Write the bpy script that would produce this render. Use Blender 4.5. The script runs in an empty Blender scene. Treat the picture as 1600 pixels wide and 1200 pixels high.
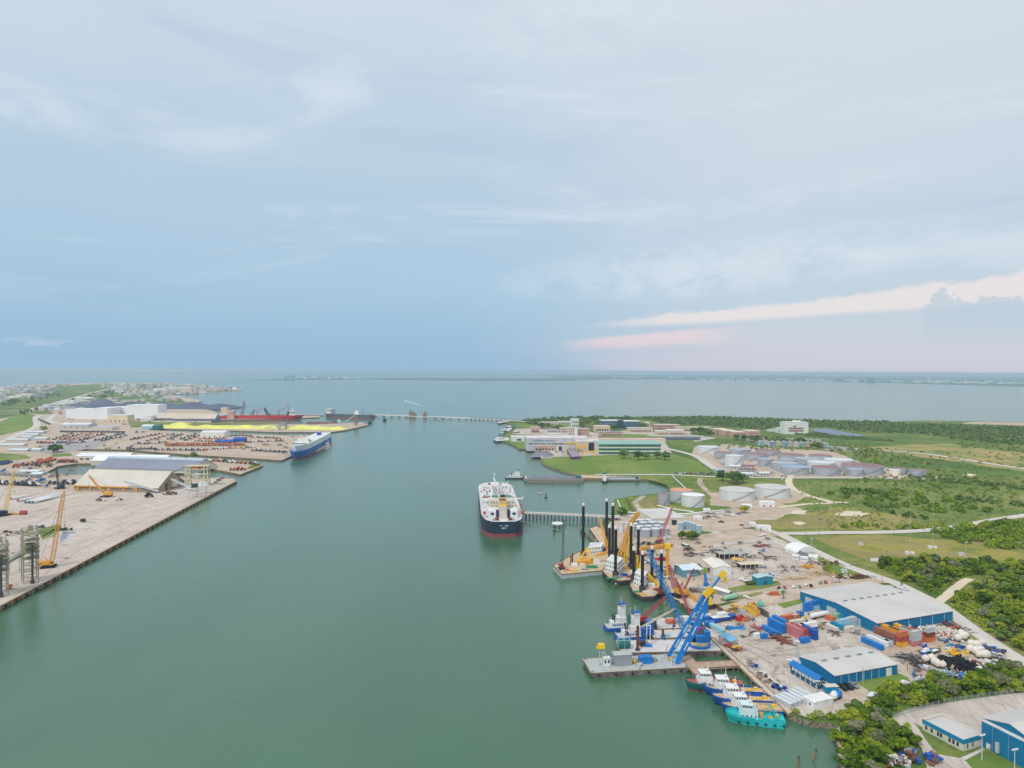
import bpy, math, random
import numpy as np
from mathutils import Vector, Matrix
random.seed(7); rng = np.random.default_rng(7)
S = bpy.context.scene; COL = S.collection
# ------------------------------------------------ camera
H = 150.0; FPX = 1067.0
PITCH = math.atan(21.0/FPX); ROLL = math.radians(0.315)
_f = Vector((0, math.cos(PITCH), -math.sin(PITCH))); _u0 = Vector((0, math.sin(PITCH), math.cos(PITCH))); _r0 = Vector((1, 0, 0))
_R = _r0*math.cos(ROLL)+_u0*math.sin(ROLL); _U = -_r0*math.sin(ROLL)+_u0*math.cos(ROLL)
cd = bpy.data.cameras.new('camera'); cam = bpy.data.objects.new('camera', cd); COL.objects.link(cam)
cd.sensor_width = 36; cd.lens = 36*FPX/1600; cd.clip_start = 1; cd.clip_end = 200000
M3 = Matrix((_R, _U, -_f)).transposed()
cam.matrix_world = Matrix.Translation((0, 0, H)) @ M3.to_4x4()
S.camera = cam
# ------------------------------------------------ render look
S.view_settings.view_transform = 'Standard'; S.view_settings.look = 'None'
S.view_settings.exposure = 0.1; S.view_settings.gamma = 1
S.render.film_transparent = False
S.cycles.max_bounces = 6; S.cycles.diffuse_bounces = 2; S.cycles.glossy_bounces = 3; S.cycles.volume_bounces = 1
S.cycles.transparent_max_bounces = 4; S.cycles.caustics_reflective = False; S.cycles.caustics_refractive = False
SUN_EL = math.radians(48); SUN_AZ = math.radians(215)      # compass style, 0 = +Y, clockwise
# ------------------------------------------------ tiny node language
class E:
    nt = None
    def __init__(s, k): s.k = k
    @staticmethod
    def m(op, *a, clamp=False):
        n = E.nt.nodes.new('ShaderNodeMath'); n.operation = op; n.use_clamp = clamp
        for i, x in enumerate(a):
            if isinstance(x, E): E.nt.links.new(x.k, n.inputs[i])
            else: n.inputs[i].default_value = x
        return E(n.outputs[0])
    def __add__(s, o): return E.m('ADD', s, o)
    __radd__ = __add__
    def __sub__(s, o): return E.m('SUBTRACT', s, o)
    def __rsub__(s, o): return E.m('SUBTRACT', o, s)
    def __mul__(s, o): return E.m('MULTIPLY', s, o)
    __rmul__ = __mul__
    def __truediv__(s, o): return E.m('DIVIDE', s, o)
    def clamp(s): return E.m('ADD', s, 0.0, clamp=True)
    def sm(s, a, b):                                    # smoothstep a..b
        n = E.nt.nodes.new('ShaderNodeMapRange'); n.interpolation_type = 'SMOOTHSTEP'
        E.nt.links.new(s.k, n.inputs[0]); n.inputs[1].default_value = a; n.inputs[2].default_value = b
        if a > b: n.inputs[1].default_value = b; n.inputs[2].default_value = a; n.inputs[3].default_value = 1; n.inputs[4].default_value = 0
        return E(n.outputs[0])
def noise(vec, scale, detail=4, rough=.5, dist=0, dims='3D'):
    n = E.nt.nodes.new('ShaderNodeTexNoise'); n.inputs['Scale'].default_value = scale; n.inputs['Detail'].default_value = detail
    n.inputs['Roughness'].default_value = rough; n.inputs['Distortion'].default_value = dist
    if vec is not None: E.nt.links.new(vec, n.inputs['Vector'])
    return E(n.outputs['Fac'])
def combine(x, y, z):
    n = E.nt.nodes.new('ShaderNodeCombineXYZ')
    for i, a in enumerate((x, y, z)):
        if isinstance(a, E): E.nt.links.new(a.k, n.inputs[i])
        else: n.inputs[i].default_value = a
    return n.outputs[0]
def mixc(a, b, f, mode='MIX'):
    n = E.nt.nodes.new('ShaderNodeMix'); n.data_type = 'RGBA'; n.blend_type = mode
    for i, x in ((6, a), (7, b)):
        if hasattr(x, 'is_linked'): E.nt.links.new(x, n.inputs[i])
        else: n.inputs[i].default_value = (*x, 1)
    if isinstance(f, E): E.nt.links.new(f.k, n.inputs[0])
    else: n.inputs[0].default_value = f
    return n.outputs[2]
def lin(r, g, b):
    return tuple(((c/255)/12.92 if c/255 <= .04045 else ((c/255+.055)/1.055)**2.4) for c in (r, g, b))
def ramp(fac, stops):
    n = E.nt.nodes.new('ShaderNodeValToRGB'); cr = n.color_ramp
    while len(cr.elements) > 1: cr.elements.remove(cr.elements[0])
    cr.elements[0].position = stops[0][0]; cr.elements[0].color = (*stops[0][1], 1)
    for p, c in stops[1:]:
        e = cr.elements.new(p); e.color = (*c, 1)
    E.nt.links.new(fac.k, n.inputs[0]); return n.outputs[0]
# ------------------------------------------------ world: overcast daylight, cloud sheet over a clear sky
W = bpy.data.worlds.new('World'); S.world = W; W.use_nodes = True
nt = W.node_tree; E.nt = nt; nt.nodes.clear()
tc = nt.nodes.new('ShaderNodeTexCoord'); sp = nt.nodes.new('ShaderNodeSeparateXYZ'); nt.links.new(tc.outputs['Generated'], sp.inputs[0])
dx, dy, dz = [E(sp.outputs[i]) for i in range(3)]
el = E.m('MULTIPLY', E.m('ARCSINE', dz), 57.2958); az = E.m('MULTIPLY', E.m('ARCTAN2', dx, dy), 57.2958)
sky = nt.nodes.new('ShaderNodeTexSky'); sky.sky_type = 'NISHITA'; sky.sun_disc = False
sky.sun_elevation = SUN_EL; sky.sun_rotation = SUN_AZ; sky.altitude = 100; sky.dust_density = 1.5
sc_ = nt.nodes.new('ShaderNodeVectorMath'); sc_.operation = 'SCALE'; nt.links.new(sky.outputs[0], sc_.inputs[0]); sc_.inputs[3].default_value = 0.09
# streaky cloud noise stretched along the horizon, in direction space
nz = noise(combine(az*0.02+el*0.012, el*0.075, 0.3), 1.6, 6, .55, .4)
nz2 = noise(combine(az*0.03-el*0.02, el*0.16, 4.3), 1.5, 7, .6, .6)
nz3 = noise(combine(az*0.25, el*0.45, 1.3), 1.0, 6, .65, .2)
en = (el + (nz-.5)*7.0)/40.0
nz4 = noise(combine(az*1.1, el*1.1, 7.3), 1.0, 5, .6, .2)
left = ramp(en.clamp(), [(0, lin(150,184,213)), (.05, lin(152,186,214)), (.18, lin(167,197,220)), (.36, lin(180,203,222)), (.6, lin(199,214,227)), (.85, lin(211,221,231)), (1, lin(215,224,232))])
right = ramp(en.clamp(), [(0, lin(196,202,215)), (.04, lin(199,205,217)), (.12, lin(190,206,219)), (.24, lin(191,207,221)), (.42, lin(203,214,225)), (.7, lin(210,219,229)), (1, lin(217,225,233))])
c = mixc(left, right, (az + (nz2-.5)*14).sm(-6, 22))
# brighter and darker veils
c = mixc(c, lin(222,230,238), nz2.sm(.5, .78)*.55*el.sm(3, 10))
c = mixc(c, lin(160,186,211), nz.sm(.47, .25)*.35*el.sm(2, 8))
# warm gap in the cloud above the right horizon: upper edge climbs to the right
edge = 4.0 + (az-8)*0.088 + (nz3-.5)*1.5 + (nz2-.5)*1.2
gap = E.m('MULTIPLY', (el-edge).sm(0.35, -0.05), (el-(3.72+(az-8)*.042+(nz2-.5)*.7)).sm(-.3, .25)) * az.sm(4, 14)
c = mixc(c, lin(241,227,222), gap*.7)
low = (el-(2.5+(az-5)*.09+(nz3-.5)*.8)).sm(.25,-.1)*(el-(1.9+(az-5)*.03+(nz3-.5)*.8)).sm(-.4,.4)*az.sm(3,8)*az.sm(20,14)
c = mixc(c, lin(246,214,214), low*.55)
pink = el.sm(3.2, .2)*az.sm(3, 12)
c = mixc(c, lin(208,203,217), pink*.6)
# cumulus heads in front of the gap at the far right
cu = E.m('MAXIMUM', (6.0 - E.m('ABSOLUTE', az-32.2)*1.1 + (nz4-.5)*3.4 - el).sm(-.06, .1)*(E.m('ABSOLUTE', az-32.2)).sm(1.5,.9), (5.5 - E.m('ABSOLUTE', az-35.2)*.45 + (nz4-.5)*3.2 - el).sm(-.06, .1)*(E.m('ABSOLUTE', az-35.2)).sm(3.2,2.2))
c = mixc(c, lin(184,200,214), cu*.7*el.sm(1.2,4.2))
# bright wisps high on the left
for (a0, e0, sa, se, k, tilt) in ((-15, 21.5, 6, 2.6, .5, .28), (-36, 17.4, 7, 1.4, .4, -.15), (-14, 12.5, 7, .8, .35, -.02), (6,27,14,3,.4,.1), (-35,2.0,3,.2,.22,0), (17,8.5,20,2.6,.55,.06), (20,13,16,2,.3,.1)):
    da = (az-a0)/sa; de = (el-e0-(az-a0)*tilt+(nz3-.5)*2.2)/se
    w = E.m('SUBTRACT', 1.0, da*da+de*de, clamp=True)
    c = mixc(c, lin(222,231,239), w*k*nz3.sm(.35,.62))
c = mixc(sc_.outputs[0], c, 0.93)
bg = nt.nodes.new('ShaderNodeBackground'); nt.links.new(c, bg.inputs[0]); bg.inputs[1].default_value = 1.0
wo = nt.nodes.new('ShaderNodeOutputWorld'); nt.links.new(bg.outputs[0], wo.inputs[0])
# ------------------------------------------------ sun behind thin cloud
sl = bpy.data.lights.new('sun', 'SUN'); sl.energy = 1.9; sl.angle = math.radians(11); sl.color = (1, .95, .88)
so = bpy.data.objects.new('sun', sl); COL.objects.link(so)
sd = Vector((math.sin(SUN_AZ)*math.cos(SUN_EL), math.cos(SUN_AZ)*math.cos(SUN_EL), math.sin(SUN_EL)))
so.rotation_euler = sd.to_track_quat('Z', 'Y').to_euler(); so.location = (0, 0, 400)
# ------------------------------------------------ photo-to-ground geometry
Z0 = 2.5
def ray(px, py): return _f*FPX + _R*(px-800) - _U*(py-600)
def G(px, py, z=Z0):
    d = ray(px, py); t = (z-H)/d.z
    if t < 0 or t*d.y > 60000: t = 60000/d.y
    p = Vector((0, 0, H)) + d*t; p.z = z; return p
def RY(px, py, Y): d = ray(px, py); return Vector((0, 0, H)) + d*(Y/d.y)       # point of the view ray at depth Y
def hgt(P, py):                                                                # height at P's ground position seen at row py
    px = 800; 
    for _ in range(3):
        v = P-Vector((0,0,H)); px = 800+FPX*v.dot(_R)/v.dot(_f)
    return RY(px, py, P.y).z
# ------------------------------------------------ materials
MATS = {}
def mat(name, col, rough=.7, var=.12, scale=.35, metal=0, dirt=0, dirtcol=(.13,.1,.07), bump=0, stripe=None, spec=.3):
    """paint / metal / concrete with procedural unevenness; col is sRGB 0-255"""
    if name in MATS: return MATS[name]
    m = bpy.data.materials.new(name); m.use_nodes = True; nt = m.node_tree; E.nt = nt
    b = nt.nodes['Principled BSDF']; tc = nt.nodes.new('ShaderNodeTexCoord'); oc = tc.outputs['Object']
    base = lin(*col); n1 = noise(oc, scale, 5, .6)
    c = mixc(tuple(x*(1-var*1.6) for x in base), tuple(min(1, x*(1+var)) for x in base), n1.sm(.3, .7))
    if stripe:                                          # (axis, period, strength): sheet ribs or planks
        sp = nt.nodes.new('ShaderNodeSeparateXYZ'); nt.links.new(oc, sp.inputs[0])
        st = E.m('FRACT', E(sp.outputs[stripe[0]])*(1/stripe[1])).sm(.9, .98)
        c = mixc(c, tuple(x*(1-stripe[2]) for x in base), st)
    if dirt:
        n2 = noise(oc, scale*3.1, 6, .7); c = mixc(c, dirtcol, n2.sm(.52, .78)*dirt)
    nt.links.new(c, b.inputs['Base Color']); b.inputs['Roughness'].default_value = rough; b.inputs['Metallic'].default_value = metal
    b.inputs['Specular IOR Level'].default_value = spec
    if bump:
        bn = nt.nodes.new('ShaderNodeBump'); nt.links.new(noise(oc, scale*8, 4).k, bn.inputs['Height']); bn.inputs['Strength'].default_value = bump; nt.links.new(bn.outputs[0], b.inputs['Normal'])
    MATS[name] = m; return m
def gmat(name, stops, scale, rough=.95, detail=7, fine=None, streak=None, distort=0, joints=None):
    """ground cover: colour ramp over world-space noise; fine = (scale, amount, colour)"""
    if name in MATS: return MATS[name]
    m = bpy.data.materials.new(name); m.use_nodes = True; nt = m.node_tree; E.nt = nt
    b = nt.nodes['Principled BSDF']; g = nt.nodes.new('ShaderNodeNewGeometry'); p = g.outputs['Position']
    if streak:
        mp = nt.nodes.new('ShaderNodeMapping'); nt.links.new(p, mp.inputs[0]); mp.inputs['Rotation'].default_value = (0,0,streak[0]); mp.inputs['Scale'].default_value = (1, streak[1], 1); p1 = mp.outputs[0]
    else: p1 = p
    n1 = noise(p1, scale, detail, .62, distort)
    c = ramp(n1, [(s, lin(*cc)) for s, cc in stops])
    if fine:
        for fs, fa, fc in fine:
            n2 = noise(p1, fs, 5, .65); c = mixc(c, lin(*fc), n2.sm(.48, .66)*fa)
    if joints:
        m2 = nt.nodes.new('ShaderNodeMapping'); nt.links.new(p, m2.inputs[0]); m2.inputs['Rotation'].default_value = (0,0,joints[1]); sx = nt.nodes.new('ShaderNodeSeparateXYZ'); nt.links.new(m2.outputs[0], sx.inputs[0])
        jl = E.m('MAXIMUM', E.m('FRACT', E(sx.outputs[0])*(1/joints[0])).sm(.955,.97), E.m('FRACT', E(sx.outputs[1])*(1/joints[0])).sm(.955,.97)); pn = nt.nodes.new('ShaderNodeTexWhiteNoise'); sn = nt.nodes.new('ShaderNodeVectorMath'); sn.operation = 'SNAP'; nt.links.new(m2.outputs[0], sn.inputs[0]); sn.inputs[1].default_value = (joints[0],joints[0],1e4); nt.links.new(sn.outputs[0], pn.inputs[0])
        c = mixc(c, lin(150,140,130), E(pn.outputs[0]).sm(.3,1)*.16); c = mixc(c, lin(126,116,106), jl*.4)
    nt.links.new(c, b.inputs['Base Color']); b.inputs['Roughness'].default_value = rough; b.inputs['Specular IOR Level'].default_value = .1
    MATS[name] = m; return m
# ------------------------------------------------ mesh builder
class MB:
    def __init__(s): s.v = []; s.f = []; s.mi = []; s.k = 0
    def add(s, vs, fs):
        o = len(s.v); s.v += [tuple(x) for x in vs]; s.f += [tuple(i+o for i in f) for f in fs]; s.mi += [s.k]*len(fs); return s
    def box(s, x0, x1, y0, y1, z0, z1, inset=0):
        i = inset
        return s.add([(x0,y0,z0),(x1,y0,z0),(x1,y1,z0),(x0,y1,z0),(x0+i,y0+i,z1),(x1-i,y0+i,z1),(x1-i,y1-i,z1),(x0+i,y1-i,z1)],
                     [(3,2,1,0),(4,5,6,7),(0,1,5,4),(1,2,6,5),(2,3,7,6),(3,0,4,7)])
    def cb(s, c, sx, sy, sz, inset=0): return s.box(c[0]-sx/2, c[0]+sx/2, c[1]-sy/2, c[1]+sy/2, c[2], c[2]+sz, inset)
    def prism(s, pts, z0, z1):
        a = sum(pts[i][0]*pts[(i+1)%len(pts)][1]-pts[(i+1)%len(pts)][0]*pts[i][1] for i in range(len(pts)))
        if a < 0: pts = pts[::-1]
        n = len(pts); return s.add([(p[0],p[1],z0) for p in pts]+[(p[0],p[1],z1) for p in pts],
            [tuple(range(n-1,-1,-1)), tuple(range(n,2*n))]+[(i,(i+1)%n,n+(i+1)%n,n+i) for i in range(n)])
    def tube(s, p, q, r, r2=None, n=8, cap=True):
        p = Vector(p); q = Vector(q); d = q-p
        if d.length < 1e-6: return s
        d.normalize(); a = d.orthogonal().normalized(); b = d.cross(a); r2 = r if r2 is None else r2
        vs = [p+(a*math.cos(t)+b*math.sin(t))*r for t in [2*math.pi*i/n for i in range(n)]]+[q+(a*math.cos(t)+b*math.sin(t))*r2 for t in [2*math.pi*i/n for i in range(n)]]
        fs = [(i,(i+1)%n,n+(i+1)%n,n+i) for i in range(n)]
        if cap: fs += [tuple(range(n-1,-1,-1)), tuple(range(n,2*n))]
        return s.add(vs, fs)
    def bar(s, p, q, w): return s.tube(p, q, w*.7071, n=4)
    def lathe(s, prof, n=24, c=(0,0,0)):
        m = len(prof); vs = []
        for r, z in prof: vs += [(c[0]+r*math.cos(2*math.pi*i/n), c[1]+r*math.sin(2*math.pi*i/n), c[2]+z) for i in range(n)]
        fs = [(j*n+i, j*n+(i+1)%n, (j+1)*n+(i+1)%n, (j+1)*n+i) for j in range(m-1) for i in range(n)]
        fs += [tuple(range(n-1,-1,-1)), tuple(range((m-1)*n, m*n))]
        return s.add(vs, fs)
    def loft(s, secs, cap=True, close=True):
        n = len(secs[0]); vs = [p for q in secs for p in q]; fs = []
        for j in range(len(secs)-1):
            for i in range(n if close else n-1): fs.append((j*n+i, (j+1)*n+i, (j+1)*n+(i+1)%n, j*n+(i+1)%n))
        if cap: fs += [tuple(range(n)), tuple(range(len(secs)*n-1, (len(secs)-1)*n-1, -1))]
        return s.add(vs, fs)
    def lattice(s, p, q, w, w2=None, bar=.16, bays=8, tip=0.0):
        """four-chord lattice boom from p to q, pinched at the foot"""
        p = Vector(p); q = Vector(q); d = (q-p).normalized(); a = d.cross(Vector((0,0,1)))
        if a.length < .05: a = Vector((1,0,0))
        a.normalize(); b = d.cross(a); w2 = w if w2 is None else w2; rings = []
        for i in range(bays+1):
            t = i/bays; ww = w*(1-t)+w2*t
            if i == 0: ww *= .3
            if i == bays: ww *= .4
            c = p.lerp(q, t); rings.append([c+a*(x*ww/2)+b*(y*ww/2) for x, y in ((-1,-1),(1,-1),(1,1),(-1,1))])
        for i in range(bays):
            for k in range(4):
                s.bar(rings[i][k], rings[i+1][k], bar)
                s.bar(rings[i][k], rings[i+1][(k+1)%4], bar*.6)
            if i:
                for k in range(4): s.bar(rings[i][k], rings[i][(k+1)%4], bar*.6)
        return s
    def build(s, name, m, parent=None, off=None, smooth=False):
        me = bpy.data.meshes.new(name)
        vs = s.v if off is None else [(a-off[0], b-off[1], c-off[2]) for a, b, c in s.v]
        me.from_pydata(vs, [], s.f); ms = m if isinstance(m, (list, tuple)) else [m]
        for x in ms: me.materials.append(x)
        if any(s.mi): me.polygons.foreach_set('material_index', s.mi)
        if smooth:
            me.polygons.foreach_set('use_smooth', [True]*len(me.polygons))
        me.update(); o = bpy.data.objects.new(name, me); COL.objects.link(o)
        if parent is not None: o.parent = parent
        elif off is not None: o.location = off
        return o
def tag(o, label, cat, group=None, kind=None):
    if label: o['label'] = label
    if cat: o['category'] = cat
    if group: o['group'] = group
    if kind: o['kind'] = kind
    return o
def thing(name, label, cat, loc=(0,0,0), rz=0, group=None):
    o = bpy.data.objects.new(name, None); COL.objects.link(o); o.location = loc; o.rotation_euler = (0,0,rz); o.empty_display_size = .5
    return tag(o, label, cat, group)
def copy_tree(o, parent=None):
    c = o.copy(); COL.objects.link(c); c.parent = parent
    for ch in list(KIDS.get(o.name, ())) or list(o.children): copy_tree(ch, c)
    return c
KIDS = {}
def dup(src, loc, rz=0, label=None, group=None, scale=None):
    c = copy_tree(src); c.location = loc; c.rotation_euler = (0,0,rz)
    if label: c['label'] = label
    if group: c['group'] = group
    if scale: c.scale = (scale,)*3 if isinstance(scale, (int, float)) else scale
    return c
class Pool:
    """first use moves the source itself, later uses copy it"""
    def __init__(s, src): s.src = src; s.used = False
    def put(s, loc, rz=0, label=None, group=None, scale=None):
        if s.used: return dup(s.src, loc, rz, label, group, scale)
        s.used = True; c = s.src; c.location = loc; c.rotation_euler = (0,0,rz)
        if label: c['label'] = label
        if group: c['group'] = group
        if scale: c.scale = (scale,)*3 if isinstance(scale, (int, float)) else scale
        return c
def nth(i):
    return ['first','second','third','fourth','fifth','sixth','seventh','eighth','ninth','tenth','eleventh','twelfth','thirteenth','fourteenth','fifteenth','sixteenth','seventeenth','eighteenth','nineteenth','twentieth'][i] if i < 20 else '%d%s' % (i+1, {1:'st',2:'nd',3:'rd'}.get((i+1)%10 if (i+1)%100 not in (11,12,13) else 0, 'th'))
def clip_poly(pts): return pts
def rough_edge(pts, step, amp):
    out = []
    for i in range(len(pts)):
        a = Vector(pts[i]); b = Vector(pts[(i+1)%len(pts)]); n = max(1, min(60, int((b-a).length/step)))
        d = (b-a); pr = Vector((-d.y, d.x, 0)); 
        if pr.length > 0: pr.normalize()
        for k in range(n):
            p = a.lerp(b, k/n)
            if k: p = p + pr*random.uniform(-amp, amp)
            out.append(p)
    return out
from mathutils.geometry import tessellate_polygon
_cnt = [0]
def lvz(lev): _cnt[0] += 1; return Z0+.06*lev+(_cnt[0]%13)*.0045
def sheet(name, pts, m, lev, kind='structure', jit=0, skirt=None, label=None, cat=None):
    """flat ground sheet; lev = stacking level; skirt material gives it a bank down into the water"""
    z = lvz(lev); P = [Vector((p[0], p[1], 0)) for p in pts]
    if jit: P = rough_edge(P, jit*3, jit)
    tri = tessellate_polygon([P]); me = bpy.data.meshes.new(name); n = len(P); v = [(p.x, p.y, z) for p in P]; f = []
    for a, b, c_ in tri:
        A, B, C_ = P[a], P[b], P[c_]
        f.append((a, b, c_) if (B-A).cross(C_-A).z > 0 else (a, c_, b))
    mi = [0]*len(f)
    if skirt:
        ar = sum(P[i].x*P[(i+1)%n].y-P[(i+1)%n].x*P[i].y for i in range(n)); sg = 1 if ar > 0 else -1
        v += [(p.x, p.y, -1.5) for p in P]
        for i in range(n):
            j = (i+1)%n; f.append((i, n+i, n+j, j) if sg > 0 else (i, j, n+j, n+i)); mi.append(1)
    me.from_pydata(v, [], f); me.materials.append(m)
    if skirt: me.materials.append(skirt); me.polygons.foreach_set('material_index', mi)
    me.update(); o = bpy.data.objects.new(name, me); COL.objects.link(o); o['kind'] = kind
    if label: o['label'] = label
    if cat: o['category'] = cat
    return o
def PG(l, z=Z0): return [G(x, y, z) for x, y in l]
def road(name, pxs, w, m, lev):
    """strip of constant width in metres along a line of ground pixels"""
    P = [p if isinstance(p, Vector) else G(*p) for p in pxs]; Q = []
    for i in range(len(P)-1):
        n = max(1, int((P[i+1]-P[i]).length/25)); 
        p0 = P[max(0,i-1)]; p3 = P[min(len(P)-1,i+2)]
        for k in range(n):
            t = k/n; Q.append(.5*((2*P[i])+(P[i+1]-p0)*t+(2*p0-5*P[i]+4*P[i+1]-p3)*t*t+(3*P[i]-p0-3*P[i+1]+p3)*t**3))
    Q.append(P[-1]); v = []; f = []; z = lvz(lev)
    for i, q in enumerate(Q):
        d = (Q[min(i+1,len(Q)-1)]-Q[max(0,i-1)]); d.z = 0; d.normalize(); s = Vector((-d.y, d.x, 0))
        ww = w/2*(1+random.uniform(-.04,.04)); a = q+s*ww; b = q-s*ww; v += [(a.x,a.y,z),(b.x,b.y,z)]
    for i in range(len(Q)-1): f.append((2*i+1, 2*i+3, 2*i+2, 2*i))
    me = bpy.data.meshes.new(name); me.from_pydata(v, [], f); me.materials.append(m); me.update()
    o = bpy.data.objects.new(name, me); COL.objects.link(o); o['kind'] = 'structure'; return o
def inside(p, poly):
    r = False; n = len(poly); j = n-1
    for i in range(n):
        if (poly[i][1] > p[1]) != (poly[j][1] > p[1]) and p[0] < (poly[j][0]-poly[i][0])*(p[1]-poly[i][1])/(poly[j][1]-poly[i][1])+poly[i][0]: r = not r
        j = i
    return r
def scatter(poly, spacing, keep=1.0):
    xs = [p[0] for p in poly]; ys = [p[1] for p in poly]; out = []
    y = min(ys)
    while y < max(ys):
        x = min(xs)
        while x < max(xs):
            q = (x+random.uniform(-.45,.45)*spacing, y+random.uniform(-.45,.45)*spacing)
            if inside(q, poly) and random.random() < keep: out.append(q)
            x += spacing
        y += spacing
    return out
# ================================================ SETTING
m_grass = gmat('grass_field', [(0,(92,112,58)),(.4,(104,122,62)),(.5,(124,136,70)),(.58,(142,144,82)),(.66,(160,148,94)),(1,(116,126,68))], .012, fine=[(.07,.5,(74,104,42)),(.3,.45,(64,92,38)),(1.1,.35,(88,106,50))])
m_marsh = gmat('rough_scrubland', [(0,(74,100,46)),(.42,(90,116,54)),(.52,(108,128,60)),(.62,(140,140,78)),(1,(88,110,52))], .006, fine=[(.03,.6,(66,92,44)),(.12,.5,(58,82,40)),(.5,.4,(84,104,50))])
m_lawn = gmat('green_lawn', [(0,(92,118,56)),(.45,(108,132,62)),(.6,(130,144,76)),(1,(100,122,58))], .014, fine=[(.1,.4,(82,112,42)),(.5,.35,(122,138,66))])
m_brown = gmat('dry_grass', [(0,(126,126,74)),(.42,(146,136,88)),(.5,(154,142,92)),(.57,(160,150,74)),(.66,(122,130,68)),(1,(142,132,84))], .017, fine=[(.08,.5,(110,124,54)),(.6,.35,(120,112,60))])
m_gold = gmat('golden_grass', [(0,(182,156,100)),(.45,(174,152,98)),(.56,(130,138,80)),(1,(164,148,90))], .01, fine=[(.05,.4,(120,128,78))])
m_dirt = gmat('bare_dirt', [(0,(194,174,154)),(.4,(204,186,166)),(.55,(186,168,150)),(.68,(212,198,182)),(1,(188,170,152))], .03, fine=[(.08,.45,(176,154,132)),(.35,.4,(160,140,118)),(1.4,.3,(140,122,104))])
m_conc = gmat('yard_concrete', [(0,(198,186,174)),(.42,(206,195,183)),(.55,(190,178,166)),(.66,(212,202,192)),(1,(196,184,172))], .025, fine=[(.1,.4,(176,162,150)),(.4,.3,(160,148,138)),(1.5,.2,(146,134,126))], streak=(.9,.35), joints=(8,.3))
m_dock = gmat('dock_concrete', [(0,(205,192,182)),(.4,(212,200,190)),(.52,(198,184,174)),(.62,(214,194,172)),(.72,(208,202,198)),(1,(196,182,172))], .012, fine=[(.05,.5,(178,164,152)),(.25,.3,(160,148,136)),(1.2,.2,(146,134,124))], streak=(-.6,.25), joints=(9,.72))
m_road = gmat('pale_road', [(0,(196,188,180)),(.5,(206,198,190)),(1,(190,182,174))], .1, fine=[(1,.2,(170,160,150))])
m_track = gmat('sandy_track', [(0,(206,192,168)),(.5,(216,202,178)),(1,(200,184,158))], .1)
m_asph = gmat('grey_asphalt', [(0,(150,148,148)),(.5,(164,160,158)),(1,(140,138,138))], .08)
m_sand = gmat('wet_sand', [(0,(176,156,134)),(.5,(196,176,152)),(1,(160,142,122))], .2, fine=[(1.5,.3,(120,108,92))])
m_rock = gmat('rubble_bank', [(0,(120,108,94)),(.45,(160,146,128)),(.6,(96,88,78)),(1,(170,158,140))], .8, fine=[(2.5,.4,(84,78,68))])
m_quay = gmat('quay_wall', [(0,(120,104,84)),(.45,(146,126,100)),(.6,(96,84,70)),(1,(150,130,104))], .35, fine=[(1.5,.4,(70,62,54))])
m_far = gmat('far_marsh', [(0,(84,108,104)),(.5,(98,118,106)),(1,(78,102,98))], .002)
# water
def water_mat():
    m = bpy.data.materials.new('harbour_water'); m.use_nodes = True; nt = m.node_tree; E.nt = nt; b = nt.nodes['Principled BSDF']
    g = nt.nodes.new('ShaderNodeNewGeometry'); p = g.outputs['Position']
    mp = nt.nodes.new('ShaderNodeMapping'); nt.links.new(p, mp.inputs[0]); mp.inputs['Rotation'].default_value = (0,0,.5); mp.inputs['Scale'].default_value = (1,.45,1)
    n1 = noise(mp.outputs[0], .004, 5, .55, .6); n2 = noise(mp.outputs[0], .02, 5, .6)
    c = ramp(n1, [(.3, lin(58,98,72)), (.5, lin(66,105,78)), (.7, lin(76,113,86))])
    c = mixc(c, lin(66,98,78), n2.sm(.45,.7)*.3); c = mixc(c, lin(108,130,104), noise(p,.0035,3,.5).sm(.52,.75)*.3); c = mixc(c, lin(60,92,74), noise(mp.outputs[0],.35,4,.6).sm(.5,.75)*.22)
    nt.links.new(c, b.inputs['Base Color']); b.inputs['Roughness'].default_value = .13; b.inputs['IOR'].default_value = 1.52; b.inputs['Specular IOR Level'].default_value = .5
    w1 = noise(mp.outputs[0], .25, 3, .6); w2 = noise(p, 1.1, 3, .6)
    bn = nt.nodes.new('ShaderNodeBump'); nt.links.new((w1*.7+w2*.3).k, bn.inputs['Height']); bn.inputs['Strength'].default_value = .7; bn.inputs['Distance'].default_value = .5
    nt.links.new(bn.outputs[0], b.inputs['Normal']); return m
R_ = 42000
me = bpy.data.meshes.new('water'); me.from_pydata([(-R_,-3000,0),(R_,-3000,0),(R_,R_,0),(-R_,R_,0)], [], [(0,1,2,3)]); me.materials.append(water_mat())
o = bpy.data.objects.new('water', me); COL.objects.link(o); o['kind'] = 'structure'
# right bank: one sheet from the near beach to the bay shore
right_px = [(1330,1500),(1318,1235),(1312,1190),(1309,1165),(1303,1145),(1310,1133),(1290,1129),(1265,1127),(1245,1120),(1232,1115),(1205,1086),(1170,1052),(1136,1018),(1112,998),(1092,968),
 (1084,953),(1066,941),(1048,931),(1036,915),(1020,895),(996,880),(975,868),(962,852),(950,830),(944,812),(948,806),(960,800),(956,790),(960,780),(985,775),(1015,772),(1038,770),(1047,764),(1042,757),(1028,752),(1012,749),(1000,749),
 (960,747),(925,744),(905,743),(885,738),(862,731),(848,724),(845,716),(868,712),(866,705),(842,703),(826,701),(812,702),(804,696),(790,691),(775,687),(774,683),(793,681),(792,674),(802,671),(800,664),(790,660),(806,657),(850,655),(900,652),(960,651),(1010,651),(1100,651),(1190,654),(1300,658),(1380,659),(1440,657),(1520,658),(1600,660),(1900,668),(2600,700),(2600,1500)]
sheet('ground', PG(right_px), m_marsh, 0, skirt=m_rock)
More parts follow.
